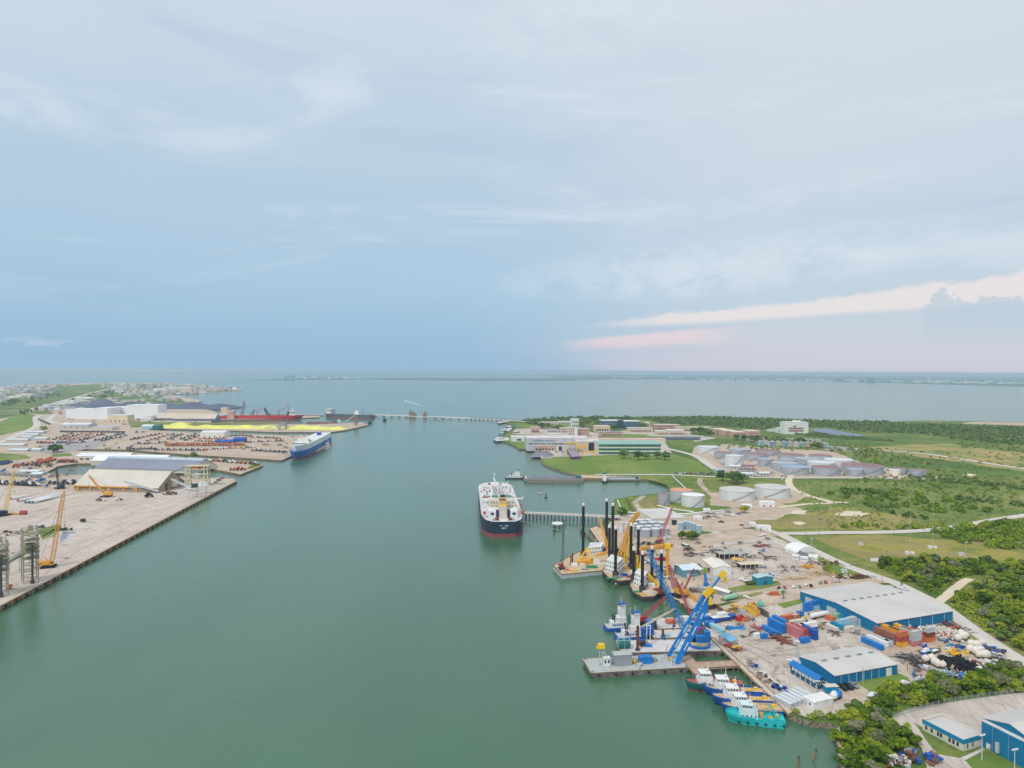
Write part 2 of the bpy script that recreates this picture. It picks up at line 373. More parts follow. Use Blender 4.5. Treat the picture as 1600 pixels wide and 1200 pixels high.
# left bank and its piers
left_px = [(-700,1500),(-200,1060),(0,948),(368,752),(366,748),(300,745),(255,741),(210,742),(130,742),(84,741),(72,738),(92,728),(120,724),(235,724),(300,728),(345,735),(376,741),(411,727),(408,723),(360,719),(300,715),(258,712),(200,706),(60,703),(80,701),(200,702.5),(280,709),(360,714),(440,719),(452,714),(514,682),(508,679),(470,681),(400,679),(340,678),(230,672),(240,669.5),(340,672),(430,675),(518,675),(540,672),(576,664),(566,660),(540,661),(480,663.5),(440,662.5),(330,662),(330,656),(400,655),(470,653),(500,652),(500,650),(420,648),(340,646),(330,641),(300,637),(296,633),(308,629),(316,626),(306,624),(288,621),(262,616),(284,615.5),(305,613),(340,610),(378,610),(380,608.5),(340,608),(312,606),(300,601),(260,599),(170,598),(80,600),(0,604),(-700,612)]
sheet('ground', PG(left_px), m_dirt, 0, skirt=m_quay)
# near beach and cut at the bottom right, banks
sheet('beach', PG([(1330,1235),(1312,1195),(1310,1168),(1303,1147),(1309,1136),(1318,1142),(1322,1165),(1326,1200)]), m_sand, 1, jit=.4)
# right bank covers
sheet('grass', PG([(1470,925),(1600,1050),(2100,1300),(2100,800),(1600,806),(1540,815),(1400,832),(1213,834)]), m_grass, 1)
sheet('grass', PG([(1213,834),(1400,832),(1600,806),(1600,762),(1400,752),(1240,751),(1180,751),(1100,745),(1050,742),(960,720),(845,712),(850,722),(885,737),(925,743),(1000,746),(1040,757),(1052,764),(1040,771),(962,781),(962,800),(1070,806),(1160,802)]), m_grass, 1)
sheet('lawn', PG([(848,722),(865,714),(900,713),(1040,708),(1062,712),(1090,722),(1112,737),(1110,741),(1050,740),(930,741),(885,735),(862,729)]), m_lawn, 2, jit=1.5)
sheet('lawn', PG([(786,688),(800,683),(838,685),(838,699),(812,700)]), m_lawn, 2, jit=1)
sheet('lawn', PG([(934,686),(980,687),(1010,685),(1012,679),(960,677),(936,680)]), m_lawn, 2, jit=1)
sheet('dry_grass', PG([(1340,700),(1400,696),(1480,693),(1600,708),(2000,735),(2000,760),(1600,738),(1500,722),(1420,712)]), m_gold, 2, jit=6)
sheet('dry_grass', PG([(1270,840),(1380,837),(1520,845),(1600,855),(1800,875),(1800,890),(1600,884),(1500,872),(1360,880),(1310,860)]), m_brown, 3, jit=5)
sheet('dry_grass', PG([(1240,808),(1300,792),(1330,794),(1440,812),(1420,826),(1350,828),(1200,826),(1170,816)]), m_brown, 3, jit=4)
sheet('sand_flat', PG([(1500,662),(1520,659),(1700,662),(1700,666),(1600,665)]), m_sand, 2, jit=4)
sheet('sand_patch', PG([(1303,804),(1320,799),(1345,799),(1358,803),(1340,807),(1312,806)]), m_track, 4, jit=1.2)
sheet('sand_patch', PG([(1238,816),(1250,815),(1261,818),(1250,821),(1242,819)]), m_track, 4, jit=.6)
sheet('sand_patch', PG([(1503,742),(1515,740),(1526,742),(1518,745),(1508,744)]), m_track, 4, jit=1.2)
sheet('sand_patch', PG([(1230,803),(1246,797),(1262,798),(1256,804)]), m_track, 4, jit=1.2)
# tank farm ground and campus ground
sheet('gravel', PG([(1085,698),(1140,694),(1200,700),(1300,705),(1345,722),(1420,738),(1485,746),(1470,751),(1360,748),(1230,747),(1150,742),(1125,735),(1080,712)]), m_dirt, 2, jit=2)
sheet('pavement', PG([(795,684),(830,681),(930,684),(1040,692),(1050,708),(930,713),(905,716),(846,716),(836,705),(838,690),(800,690)]), m_conc, 2, jit=1)
sheet('pavement', PG([(806,670),(860,668),(900,672),(930,676),(990,672),(1100,681),(1120,684),(1090,690),(1000,689),(920,684),(836,680),(800,678)]), m_conc, 1, jit=2)
sheet('lawn', PG([(805,661),(840,659),(880,661),(905,667),(850,670),(812,668)]), m_lawn, 2, jit=3)
sheet('lawn', PG([(985,680),(1080,684),(1084,690),(1040,690),(990,686)]), m_lawn, 3, jit=2)
sheet('gravel', PG([(1150,676),(1180,679),(1240,697),(1220,702),(1168,690)]), m_asph, 3, jit=2)
sheet('gravel', PG([(1290,696),(1345,700),(1335,706),(1290,703)]), m_asph, 3, jit=2)
# storage terminal ground
sheet('gravel', PG([(962,806),(1020,800),(1080,806),(1125,797),(1180,790),(1215,786),(1255,795),(1225,806),(1215,812),(1170,815),(1165,826),(1215,833),(1260,865),(1300,890),(1330,905),(1380,912),(1250,926),(1200,938),(1140,940),(1080,952),(1045,930),(1020,900),(960,852),(946,826)]), m_dirt, 2, jit=1)
sheet('gravel', PG([(1110,770),(1240,763),(1262,775),(1240,786),(1160,793),(1110,790)]), m_dirt, 2, jit=1)
sheet('lawn', PG([(962,781),(985,776),(998,780),(992,800),(966,803)]), m_lawn, 3, jit=.8)
sheet('dry_grass', PG([(1000,780),(1026,777),(1060,794),(1040,802),(1010,801),(996,792)]), m_brown, 3, jit=.8)
sheet('lawn', PG([(1060,833),(1085,829),(1120,832),(1105,838),(1080,838)]), m_grass, 3, jit=.5)
sheet('gravel', PG([(1080,870),(1120,850),(1200,838),(1230,848),(1270,872),(1250,895),(1160,912),(1110,905)]), m_conc, 3, jit=1)
# working yard
sheet('yard', PG([(1113,998),(1092,966),(1120,950),(1190,930),(1250,924),(1310,915),(1374,992),(1420,985),(1486,968),(1500,985),(1540,1030),(1525,1042),(1470,1060),(1405,1075),(1400,1092),(1340,1110),(1300,1118),(1262,1122),(1236,1113),(1205,1084)]), m_conc, 4)
sheet('dirt', PG([(1330,1010),(1380,1008),(1440,1008),(1486,968),(1510,985),(1555,1022),(1540,1040),(1480,1052),(1440,1062),(1405,1050),(1350,1018)]), m_dirt, 5, jit=.5)
sheet('dirt', PG([(1312,1075),(1345,1066),(1362,1078),(1345,1092),(1310,1100),(1290,1098)]), m_dirt, 5, jit=.5)
sheet('lawn', PG([(1336,1066),(1402,1052),(1420,1060),(1425,1068),(1395,1080),(1362,1084)]), m_lawn, 6, jit=.4)
sheet('lawn', PG([(1210,942),(1250,935),(1256,942),(1225,951)]), m_lawn, 6, jit=.4)
sheet('lawn', PG([(1138,920),(1175,912),(1215,908),(1222,914),(1180,922),(1140,927)]), m_grass, 6, jit=.5)
sheet('lawn', PG([(1125,936),(1175,928),(1190,924),(1192,928),(1160,936),(1128,940)]), m_grass, 6, jit=.5)
sheet('lawn', PG([(1208,838),(1222,838),(1300,878),(1370,900),(1372,906),(1310,903),(1280,876),(1240,850)]), m_lawn, 6, jit=.5)
sheet('lawn', PG([(1370,915),(1398,912),(1440,935),(1530,990),(1560,1018),(1540,1025),(1500,985),(1480,966)]), m_grass, 5, jit=.5)
# bottom right compound
sheet('pavement', PG([(1394,1122),(1412,1112),(1460,1102),(1540,1090),(1600,1083),(1800,1060),(1800,1400),(1500,1400),(1440,1170)]), m_conc, 7)
sheet('lawn', PG([(1428,1130),(1440,1138),(1535,1165),(1530,1172),(1500,1186),(1465,1180),(1452,1165)]), m_grass, 8, jit=.2)
sheet('lawn', PG([(1505,1186),(1540,1168),(1600,1200),(1600,1240),(1530,1215)]), m_lawn, 8, jit=.2)
sheet('footpath', PG([(1503,1186),(1535,1171),(1539,1174),(1508,1190)]), m_road, 9)
# roads
road('road', [(1180,822),(1213,834),(1300,833),(1400,832),(1480,826),(1560,812),(1600,806),(1800,785)], 11, m_road, 9)
road('road', [(1217,834),(1265,858),(1330,888),(1400,912),(1470,947),(1520,985),(1575,1022),(1640,1062)], 10, m_road, 8)
road('track', [(1466,942),(1487,925),(1505,910),(1516,905)], 6, m_track, 7)
road('track', [(1576,897),(1590,892),(1640,888)], 6, m_track, 7)
road('track', [(1250,930),(1310,917),(1370,908),(1398,908)], 12, m_dirt, 7)
road('road', [(1240,735),(1232,752),(1240,765),(1262,775),(1300,785),(1325,786)], 9, m_track, 6)
road('track', [(1215,793),(1260,788),(1305,786)], 7, m_track, 5)
road('road', [(1348,702),(1450,710),(1600,733),(1900,775)], 14, m_road, 7)
road('road', [(930,742),(1050,742),(1110,745),(1240,747),(1400,747),(1470,750)], 9, m_road, 6)
road('road', [(1042,701),(1085,712),(1105,725),(1130,740),(1150,743)], 12, m_road, 7)
road('track', [(1094,748),(1093,755),(1100,763),(1110,772),(1130,785),(1150,795)], 7, m_dirt, 6)
road('track', [(1000,797),(992,785),(1006,775)], 6, m_dirt, 5)
road('road', [(962,806),(1000,807),(1040,808),(1090,803),(1140,800)], 6, m_road, 6)
road('track', [(1065,830),(1085,838),(1110,836),(1135,828),(1180,822)], 6, m_dirt, 6)
road('track', [(1120,960),(1170,945),(1250,930)], 14, m_dirt, 7)
# left bank covers
sheet('apron', PG([(-700,1480),(-200,1058),(0,946),(364,753),(330,748),(120,772),(40,760),(-100,765),(-700,860)]), m_dock, 1)
sheet('yard', PG([(-300,735),(60,690),(200,676),(400,682),(505,682),(450,713),(438,716),(280,707),(200,701),(80,700),(0,735),(-300,760)]), m_dirt, 2)
sheet('pavement', PG([(40,706),(90,688),(170,690),(150,700),(90,708)]), m_asph, 3, jit=1)
sheet('grass', PG([(-300,720),(0,708),(40,711),(48,716),(0,722),(-300,740)]), m_grass, 4, jit=1.5)
sheet('grass', PG([(80,710),(110,708),(112,712),(84,714)]), m_lawn, 4, jit=1)
sheet('grass', PG([(-500,662),(0,659),(30,646),(55,648),(52,660),(56,668),(40,672),(0,680),(-500,720)]), m_lawn, 3, jit=4)
sheet('grass', PG([(-700,655),(0,645),(60,634),(110,622),(170,612),(250,600),(260,604),(236,615),(190,625),(150,630),(104,634),(80,648),(50,646),(0,654)]), m_marsh, 2, jit=6)
sheet('grass', PG([(-700,616),(0,606.5),(170,599.5),(260,600.5),(300,604),(330,610),(290,613),(250,616),(280,622),(300,634),(250,640),(150,642),(60,642),(-300,660)]), m_marsh, 1, jit=8)
sheet('grass', PG([(-500,640),(0,630),(120,608),(200,601),(240,600),(215,606),(100,624),(0,643),(-500,660)]), m_marsh, 3, jit=6)
sheet('grass', PG([(60,828),(90,819),(96,822),(86,838),(66,843)]), m_grass, 3, jit=.5)
sheet('grass', PG([(200,659),(300,660),(440,661),(440,663),(300,665),(205,668)]), m_grass, 1, jit=3)
sheet('grass', PG([(258,712.5),(300,716),(345,719),(330,721.5),(280,719)]), m_grass, 1, jit=1)
sheet('grass', PG([(396,722),(407,724),(410,726),(392,733),(385,733)]), m_grass, 1, jit=.6)
sheet('smooth_patch', PG([(94,839),(98,832),(106,831),(118,831),(119,832),(108,834),(103,842),(94,847)]), mat('smooth_grey', (120,128,140), .08, spec=.6, var=.05), 2, jit=.3)  # smooth blue-grey patch on the apron, darker than the concrete
road('road', [(-300,652),(0,643),(50,639),(100,626),(160,610),(200,603)], 20, m_road, 5)
road('road', [(-300,655),(0,647),(54,641),(110,626),(165,612),(200,604)], 9, m_road, 5)
road('road', [(-100,715),(0,691),(28,679),(48,671),(58,664),(56,655),(60,650),(85,647),(80,652),(76,657),(92,662),(150,666)], 16, m_road, 4)
# bay islands and the far shore
def band(pxs, thick=None): return PG(pxs)
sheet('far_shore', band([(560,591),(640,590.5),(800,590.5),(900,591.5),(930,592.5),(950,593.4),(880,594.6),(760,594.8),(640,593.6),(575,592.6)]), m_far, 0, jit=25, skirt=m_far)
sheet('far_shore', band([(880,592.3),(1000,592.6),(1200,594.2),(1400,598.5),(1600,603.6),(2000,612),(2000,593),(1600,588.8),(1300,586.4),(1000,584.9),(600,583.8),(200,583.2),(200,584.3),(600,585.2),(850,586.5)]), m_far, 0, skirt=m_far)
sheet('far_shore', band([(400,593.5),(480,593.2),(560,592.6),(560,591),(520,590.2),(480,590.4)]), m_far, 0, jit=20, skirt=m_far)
# ================================================ BUILDERS
white = mat('white_paint', (228,228,226), .5, .07, .3, dirt=.25); offw = mat('cream_paint', (214,206,190), .6, .06, .3, dirt=.2)
lgrey = mat('light_grey_paint', (186,190,194), .55, .07, .3, dirt=.2); mgrey = mat('grey_paint', (140,144,148), .6, .1, .3, dirt=.2)
dgrey = mat('dark_grey_steel', (70,72,76), .6, .15, .5, dirt=.2); black = mat('black_paint', (30,31,35), .5, .1, .5)
glass = mat('dark_glass', (40,52,62), .15, .1, .3, spec=.6); blueg = mat('blue_glass', (58,104,128), .15, .1, .2, spec=.6)
rust = mat('rusty_steel', (120,72,52), .85, .25, .8, dirt=.5, dirtcol=(.06,.03,.02)); wood = mat('weathered_timber', (150,122,96), .9, .18, .6, dirt=.35)
deckt = mat('tan_deck', (202,178,148), .85, .12, .5, dirt=.3); deckg = mat('grey_deck', (178,182,182), .8, .08, .4, dirt=.3); deckw = mat('pale_deck', (206,202,200), .8, .07, .3, dirt=.25)
blue = mat('bright_blue_paint', (28,122,200), .5, .12, .4, dirt=.25); rblue = mat('royal_blue_paint', (30,88,170), .5, .12, .5, dirt=.3); teal = mat('teal_blue_paint', (28,140,178), .5, .07, .3, dirt=.1)
turq = mat('turquoise_paint', (46,190,194), .5, .1, .5, dirt=.22); dteal = mat('dark_teal_paint', (44,112,112), .5, .08, .5, dirt=.2); cyan_ = mat('pale_cyan_paint', (150,200,214), .5, .08, .5, dirt=.2)
yellow = mat('yellow_paint', (236,192,36), .45, .08, .5, dirt=.12); ochre = mat('ochre_yellow_paint', (226,164,48), .5, .1, .5, dirt=.2); orange = mat('orange_paint', (204,112,72), .5, .1, .5, dirt=.15)
red = mat('red_paint', (200,44,52), .5, .1, .5, dirt=.15); dred = mat('dull_red_paint', (172,74,76), .6, .12, .5, dirt=.3); hullred = mat('hull_red', (150,74,86), .7, .1, .3, dirt=.2)
green = mat('green_paint', (60,140,96), .6, .12, .5, dirt=.2); dgreen = mat('dark_green_paint', (40,84,64), .6, .12, .5); lgreen = mat('pale_green_paint', (150,196,164), .6, .08, .4, dirt=.2)
navy = mat('navy_hull', (38,58,78), .5, .1, .2, dirt=.15); purple = mat('purple_paint', (110,70,120), .6, .15, .4)
wb_wall = mat('blue_sheet_wall', (10,116,164), .55, .05, .15, stripe=(0,1.0,.18), dirt=.08); wroof = mat('pale_metal_roof', (200,196,192), .6, .05, .06, stripe=(0,1.2,.09), dirt=.28)
silver = mat('silver_tank_steel', (172,177,186), .45, .08, .25, metal=.1, stripe=(2,2.4,.12), dirt=.25); wtank = mat('white_tank_paint', (212,214,216), .5, .05, .15, stripe=(2,2.4,.06), dirt=.15); rroof = mat('rusted_tank_roof', (150,120,122), .85, .18, .2, dirt=.5, dirtcol=(.16,.06,.04)); oroof = mat('orange_rust_roof', (222,160,124), .85, .15, .3, dirt=.4, dirtcol=(.3,.1,.04))
croof = mat('concrete_roof', (204,200,196), .85, .06, .06, dirt=.25); troof = mat('tan_roof', (196,176,156), .85, .1, .1, dirt=.3); brick = mat('pinkish_brick', (196,156,140), .85, .1, .2, dirt=.2); sulphur = mat('sulphur_yellow', (228,224,120), .95, .08, .05, dirt=.1, dirtcol=(.5,.4,.1))
pane = glass
HULLS = {'navy': navy}
def label_of(o): return o.get('label', '')
# ---- buildings -------------------------------------------------
class Bld:
    def __init__(s, name, label, A, B, C, h, wall, roofm, roof='flat', rise=1.5, over=.4, group=None, ridge='x', cat='building', zb=Z0, split=True):
        A = A if isinstance(A, Vector) else G(A[0], A[1], zb); B = B if isinstance(B, Vector) else G(B[0], B[1], zb)
        u = (B-A); u.z = 0; L = u.length; u.normalize(); n = Vector((-u.y, u.x, 0))
        if isinstance(C, (int, float)): dep = C; 
        else:
            c = G(C[0], C[1], zb); dep = (c-B).dot(n)
        s.swap = dep < 0
        if s.swap: A, B = B, A; u = -u; n = -n; dep = -dep
        s.L, s.D, s.h = L, dep, h; ctr = (A+B)/2+n*dep/2; ctr.z = zb
        s.root = thing(name, label, cat, ctr, math.atan2(u.y, u.x), group)
        x, y = L/2, dep/2
        w = MB().box(-x, x, -y, y, -.3, h)
        s.rise = rise; r = MB(); o = over
        if roof == 'gable':
            if ridge == 'x':
                w.add([(-x,-y,h),(-x,y,h),(-x,0,h+rise)], [(0,2,1)]).add([(x,-y,h),(x,y,h),(x,0,h+rise)], [(0,1,2)])
                k = rise*(y+o)/y-rise
                a = [(-x-o,-y-o,h-k),(-x-o,0,h+rise),(-x-o,y+o,h-k)]; b = [(x+o,p[1],p[2]) for p in a]
            else:
                w.add([(-x,-y,h),(x,-y,h),(0,-y,h+rise)], [(0,1,2)]).add([(-x,y,h),(x,y,h),(0,y,h+rise)], [(0,2,1)])
                k = rise*(x+o)/x-rise
                a = [(-x-o,-y-o,h-k),(0,-y-o,h+rise),(x+o,-y-o,h-k)]; b = [(p[0],y+o,p[2]) for p in a]
            t = .22; up = lambda q, d: (q[0], q[1], q[2]+d)
            vs = [up(q, .03) for q in a+b]+[up(q, .03+t) for q in a+b]
            r.add(vs, [(0,1,4,3),(1,2,5,4),(6,9,10,7),(7,10,11,8),(0,3,9,6),(2,8,11,5),(0,6,7,1),(1,7,8,2),(3,4,10,9),(4,5,11,10)])
        elif roof == 'hip':
            k = min(x, y)*.8
            r.add([(-x-o,-y-o,h+.02),(x+o,-y-o,h+.02),(x+o,y+o,h+.02),(-x-o,y+o,h+.02),(-x+k,0,h+rise),(x-k,0,h+rise)] if x >= y else
                  [(-x-o,-y-o,h+.02),(x+o,-y-o,h+.02),(x+o,y+o,h+.02),(-x-o,y+o,h+.02),(0,-y+k,h+rise),(0,y-k,h+rise)],
                  [(0,1,5,4),(1,2,5),(2,3,4,5),(3,0,4),(3,2,1,0)] if x >= y else [(0,1,4),(1,2,5,4),(2,3,5),(3,0,4,5),(3,2,1,0)])
        elif roof == 'arch':
            pts = [(math.cos(t)*(y+o), math.sin(t)*rise+h) for t in [math.pi*i/10 for i in range(11)]]
            r.loft([[(xx, p[0], p[1]) for p in pts] for xx in (-x-o, x+o)])
        else:
            r.box(-x-o, x+o, -y-o, y+o, h+.01, h+.35)
            if roof == 'parapet':
                r = MB().box(-x+.3, x-.3, -y+.3, y-.3, h-1.0, h-.9)
        if split:
            if roof != 'parapet': w.build('wall', wall, s.root)
            else:
                ww = MB().box(-x, x, -y, y, -.3, h-1.0)
                for a_, b_, c_, d_ in ((-x,x,-y,-y+.3),(-x,x,y-.3,y),(-x,-x+.3,-y+.3,y-.3),(x-.3,x,-y+.3,y-.3)): ww.box(a_, b_, c_, d_, h-1.0, h)
                ww.build('wall', wall, s.root)
            r.build('roof', roofm, s.root)
    def side(s, sd, t):
        """point on a wall: sd 0=AB 1=B-side 2=back 3=A-side, t metres or fraction"""
        x, y = s.L/2, s.D/2
        if s.swap: sd = {1:3, 3:1}.get(sd, sd); 
        if sd in (0, 2) and s.swap: t = 1-t
        return {0: (Vector((-x+2*x*t, -y, 0)), Vector((1,0,0)), Vector((0,-1,0))), 2: (Vector((-x+2*x*t, y, 0)), Vector((1,0,0)), Vector((0,1,0))),
                1: (Vector((x, -y+2*y*t, 0)), Vector((0,1,0)), Vector((1,0,0))), 3: (Vector((-x, -y+2*y*t, 0)), Vector((0,1,0)), Vector((-1,0,0)))}[sd]
    def panel(s, name, m, sd, t, w, z0, z1, proud=.06, parent=None, mb=None):
        c, u, n = s.side(sd, t); b = mb or MB(); ps = []
        for d in (-.15, proud):
            for a, z in ((-w/2, z0), (w/2, z0), (w/2, z1), (-w/2, z1)):
                q = c+u*a+n*d; ps.append((q.x, q.y, z))
        b.add(ps, [(3,2,1,0),(4,5,6,7),(0,1,5,4),(1,2,6,5),(2,3,7,6),(3,0,4,7)])
        if mb is None: return b.build(name, m, parent or s.root)
    def windows(s, sd, n, w, z0, z1, m=None, t0=.06, t1=.94, floors=1, dz=3.3, name='window', frame=None):
        for f in range(floors):
            for i in range(n):
                t = t0+(t1-t0)*(i+.5)/n
                o = s.panel(name, m or glass, sd, t, w, z0+f*dz, z1+f*dz)
                if frame:
                    c, u, nn = s.side(sd, t); b = MB()
                    for (a0, a1, q0, q1) in ((-w/2-.12,w/2+.12,z1+f*dz,z1+f*dz+.12),(-w/2-.12,w/2+.12,z0+f*dz-.12,z0+f*dz),(-w/2-.12,-w/2,z0+f*dz,z1+f*dz),(w/2,w/2+.12,z0+f*dz,z1+f*dz)):
                        ps = []
                        for d in (-.1,.1):
                            for aa, z in ((a0,q0),(a1,q0),(a1,q1),(a0,q1)): q = c+u*aa+nn*d; ps.append((q.x,q.y,z))
                        b.add(ps, [(3,2,1,0),(4,5,6,7),(0,1,5,4),(1,2,6,5),(2,3,7,6),(3,0,4,7)])
                    b.build('frame', frame, o)
    def bands(s, sds, zs, hh, m, w=.94):
        for sd in sds:
            for z in zs:
                c, u, n = s.side(sd, .5); full = s.L if sd in (0,2) else s.D
                s.panel('window_band', m, sd, .5, full*w, z, z+hh)
    def vents(s, n, m=None, t0=.12, t1=.88, ridge='x'):
        for i in range(n):
            t = t0+(t1-t0)*i/max(1, n-1)
            p = ((-s.L/2+s.L*t) if ridge == 'x' else 0, 0 if ridge == 'x' else -s.D/2+s.D*t)
            MB().box(p[0]-(1.5 if ridge=='x' else .5), p[0]+(1.5 if ridge=='x' else .5), p[1]-(.5 if ridge=='x' else 1.5), p[1]+(.5 if ridge=='x' else 1.5), s.h+s.rise+.1, s.h+s.rise+.8, .12).build('roof_vent', m or mgrey, s.root)
    def box_on_roof(s, x, y, sx, sy, h, m, name='roof_unit'):
        MB().box(x*s.L/2-sx/2, x*s.L/2+sx/2, y*s.D/2-sy/2, y*s.D/2+sy/2, s.h+.34, s.h+.34+h).build(name, m, s.root)
# ---- tanks ------------------------------------------------------
def tank(px, py, wpx, top, shell, roofm, label, group, name='storage_tank', stair=True, dome=.06, cat='tank', rustm=None):
    F = G(px, py); d = math.hypot(F.x, F.y); r = wpx/2*F.y/FPX; dirv = Vector((F.x, F.y, 0)).normalized()
    c = F+dirv*r; h = max(2, hgt(F, top)-Z0)
    t = thing(name, label, cat, (c.x, c.y, Z0), 0, group)
    MB().lathe([(r,-.2),(r,h),(r-.05,h)], 40 if r > 6 else 24).build('shell', shell, t, smooth=False)
    MB().lathe([(r-.06,h+.02),(r*.5,h+r*dome*.7),(.3,h+r*dome)], 40 if r > 6 else 24).build('roof', roofm, t)
    MB().lathe([(r+.03,h-.5),(r+.22,h-.45),(r+.22,h-.1),(r+.03,h-.05)], 40 if r>6 else 24).build('rim', lgrey, t)
    if stair and r > 4:
        b = MB(); a0 = math.radians(-120+random.uniform(-30,30)); n = 22
        for i in range(n):
            a = a0+i/n*1.3; a2 = a0+(i+1)/n*1.3
            b.bar(((r+.5)*math.cos(a),(r+.5)*math.sin(a),h*i/n),((r+.5)*math.cos(a2),(r+.5)*math.sin(a2),h*(i+1)/n),.35)
            if i%3 == 0: b.bar(((r+.8)*math.cos(a),(r+.8)*math.sin(a),h*i/n+1.1),((r+.8)*math.cos(a0+(i+3)/n*1.3),(r+.8)*math.sin(a0+(i+3)/n*1.3),h*(i+3)/n+1.1),.1)
        b.build('stair', mgrey, t)
    return t
# ---- vehicles ---------------------------------------------------
def make_car(paint, kind='car'):
    t = thing('parked_'+kind, 'parked '+kind, kind); b = MB()
    prof = {'car': [(-2.2,.35),(-2.25,.8),(-1.9,.95),(-1.3,1.0),(-.8,1.42),(.5,1.45),(1.1,1.0),(2.1,.85),(2.25,.6),(2.2,.35)],
            'pickup': [(-2.8,.5),(-2.8,1.1),(-.9,1.1),(-.75,1.75),(.7,1.78),(1.2,1.2),(2.6,1.1),(2.8,.8),(2.8,.5)],
            'van': [(-2.8,.45),(-2.8,2.2),(1.4,2.25),(2.0,1.4),(2.7,1.1),(2.8,.5)]}[kind]
    w = .9 if kind == 'car' else 1.0; n = len(prof)
    vs = [(x, -w+(.18 if z > 1.3 else 0), z) for x, z in prof]+[(x, w-(.18 if z > 1.3 else 0), z) for x, z in prof]
    b.add(vs, [tuple(range(n)), tuple(range(2*n-1, n-1, -1))]+[(i, n+i, n+(i+1)%n, (i+1)%n) for i in range(n)]); b.build('body', paint, t)
    g = MB(); x0, x1, z0, z1 = {'car': (-1.0,.75,1.05,1.36), 'pickup': (-.65,.85,1.22,1.66), 'van': (.6,1.7,1.35,1.95)}[kind]
    g.box(x0, x1, -w-.01+.12, w+.01-.12, z0, z1, .03); g.add([(x1+.05,-w+.2,z1),(x1+.05,w-.2,z1),(x1+.42,w-.12,z0),(x1+.42,-w+.12,z0)], [(0,1,2,3)])
    g.build('window', glass, t)
    xs = 1.35 if kind == 'car' else 1.75
    for x in (-xs, xs):
        for y in (-w+.05, w-.05): MB().tube((x,y-.12,.35),(x,y+.12,.35),.36,n=10).build('wheel', black, t)
    return t
PAINTS = {'white': white, 'black': black, 'grey': mgrey, 'silver': lgrey, 'red': dred, 'blue': rblue}
CARS = {}
def car(px, py, rz, colr, kind, label, group='cars parked in the yards', zl=.2):
    k = (colr, kind)
    if k not in CARS: CARS[k] = Pool(make_car(PAINTS[colr], kind))
    p = G(px, py); p.z = Z0+zl+.35; return CARS[k].put(p, rz, label, group)
def make_container(m, L=12.2, name='shipping_container'):
    t = thing(name, 'container', 'container'); b = MB(); n = int(L/.28); x0 = -L/2; pts = []
    for i in range(n):                                  # corrugated long sides
        xx = x0+L*i/n; o = .06 if i%2 else 0
        pts += [(xx, o), (xx+L/n*.7, o)]
    top = 2.6
    for sgn in (-1, 1):
        vs = [(p[0], sgn*(1.16-p[1]), .12) for p in pts]+[(p[0], sgn*(1.16-p[1]), top-.12) for p in pts]; k = len(pts)
        b.add(vs, [((i, i+1, k+i+1, k+i) if sgn < 0 else (i+1, i, k+i, k+i+1)) for i in range(k-1)])
    b.box(-L/2, L/2, -1.1, 1.1, .1, .16); b.box(-L/2, L/2, -1.19, 1.19, top-.1, top)
    for sgn in (-1, 1): b.box(-L/2, L/2, sgn*1.19-.06, sgn*1.19+.06, 0, .14)
    for x in (-L/2, L/2-.16):
        for y in (-1.22, 1.06): b.box(x, x+.16, y, y+.16, 0, top+.01)
    b.box(-L/2+.02, -L/2+.08, -1.1, 1.1, .1, top-.1); b.build('shell', m, t)
    d = MB().box(L/2-.08, L/2-.02, -1.08, 1.08, .12, top-.12)
    for y in (-.75,-.3,.3,.75): d.tube((L/2+.01,y,.15),(L/2+.01,y,top-.15),.03,n=5)
    d.build('door', m, t); return t
CONT = {}
def container(P, rz, colr, label, group, lvl=0, L=12.2):
    M = {'blue': blue, 'rblue': rblue, 'red': dred, 'orange': orange, 'white': white, 'cream': offw, 'teal': teal, 'cyan': cyan_, 'grey': lgrey, 'green': lgreen, 'yellow': ochre, 'rust': rust, 'brown': mat('brown_container',(150,96,80),.7,.12,.5,dirt=.3), 'pink': mat('faded_red_container',(196,120,124),.7,.1,.5,dirt=.2)}[colr]
    k = (colr, L)
    if k not in CONT: CONT[k] = Pool(make_container(M, L))
    return CONT[k].put((P[0], P[1], Z0+.42+2.62*lvl), rz, label, group)
# ---- poles ------------------------------------------------------
def make_pole(h, kind):
    t = thing('utility_pole' if kind == 'wood' else 'floodlight_mast', 'pole', 'pole')
    MB().tube((0,0,-.2),(0,0,h),.18 if kind == 'wood' else .3,.12,n=8).build('post', wood if kind == 'wood' else lgrey, t)
    if kind == 'wood': MB().box(-1.2,1.2,-.08,.08,h-.9,h-.7).tube((-1,0,h-.7),(-1,0,h-.4),.07,n=6).tube((1,0,h-.7),(1,0,h-.4),.07,n=6).build('crossarm', wood, t)
    else:
        MB().box(-1.4,1.4,-.12,.12,h-.1,h+.1).build('crossarm', lgrey, t)
        for x in (-1.1,-.35,.35,1.1): MB().box(x-.25,x+.25,-.4,.15,h+.1,h+.5,.06).build('lamp', white, t)
    return t
POLES = {}
def pole(px, py, top, kind='wood', label='', group=None):
    p = G(px, py); h = max(5, hgt(p, top)-Z0); hq = round(h/2)*2
    if (hq, kind) not in POLES: POLES[hq, kind] = Pool(make_pole(hq, kind))
    return POLES[hq, kind].put(p, random.uniform(-.4,.4), label, group)
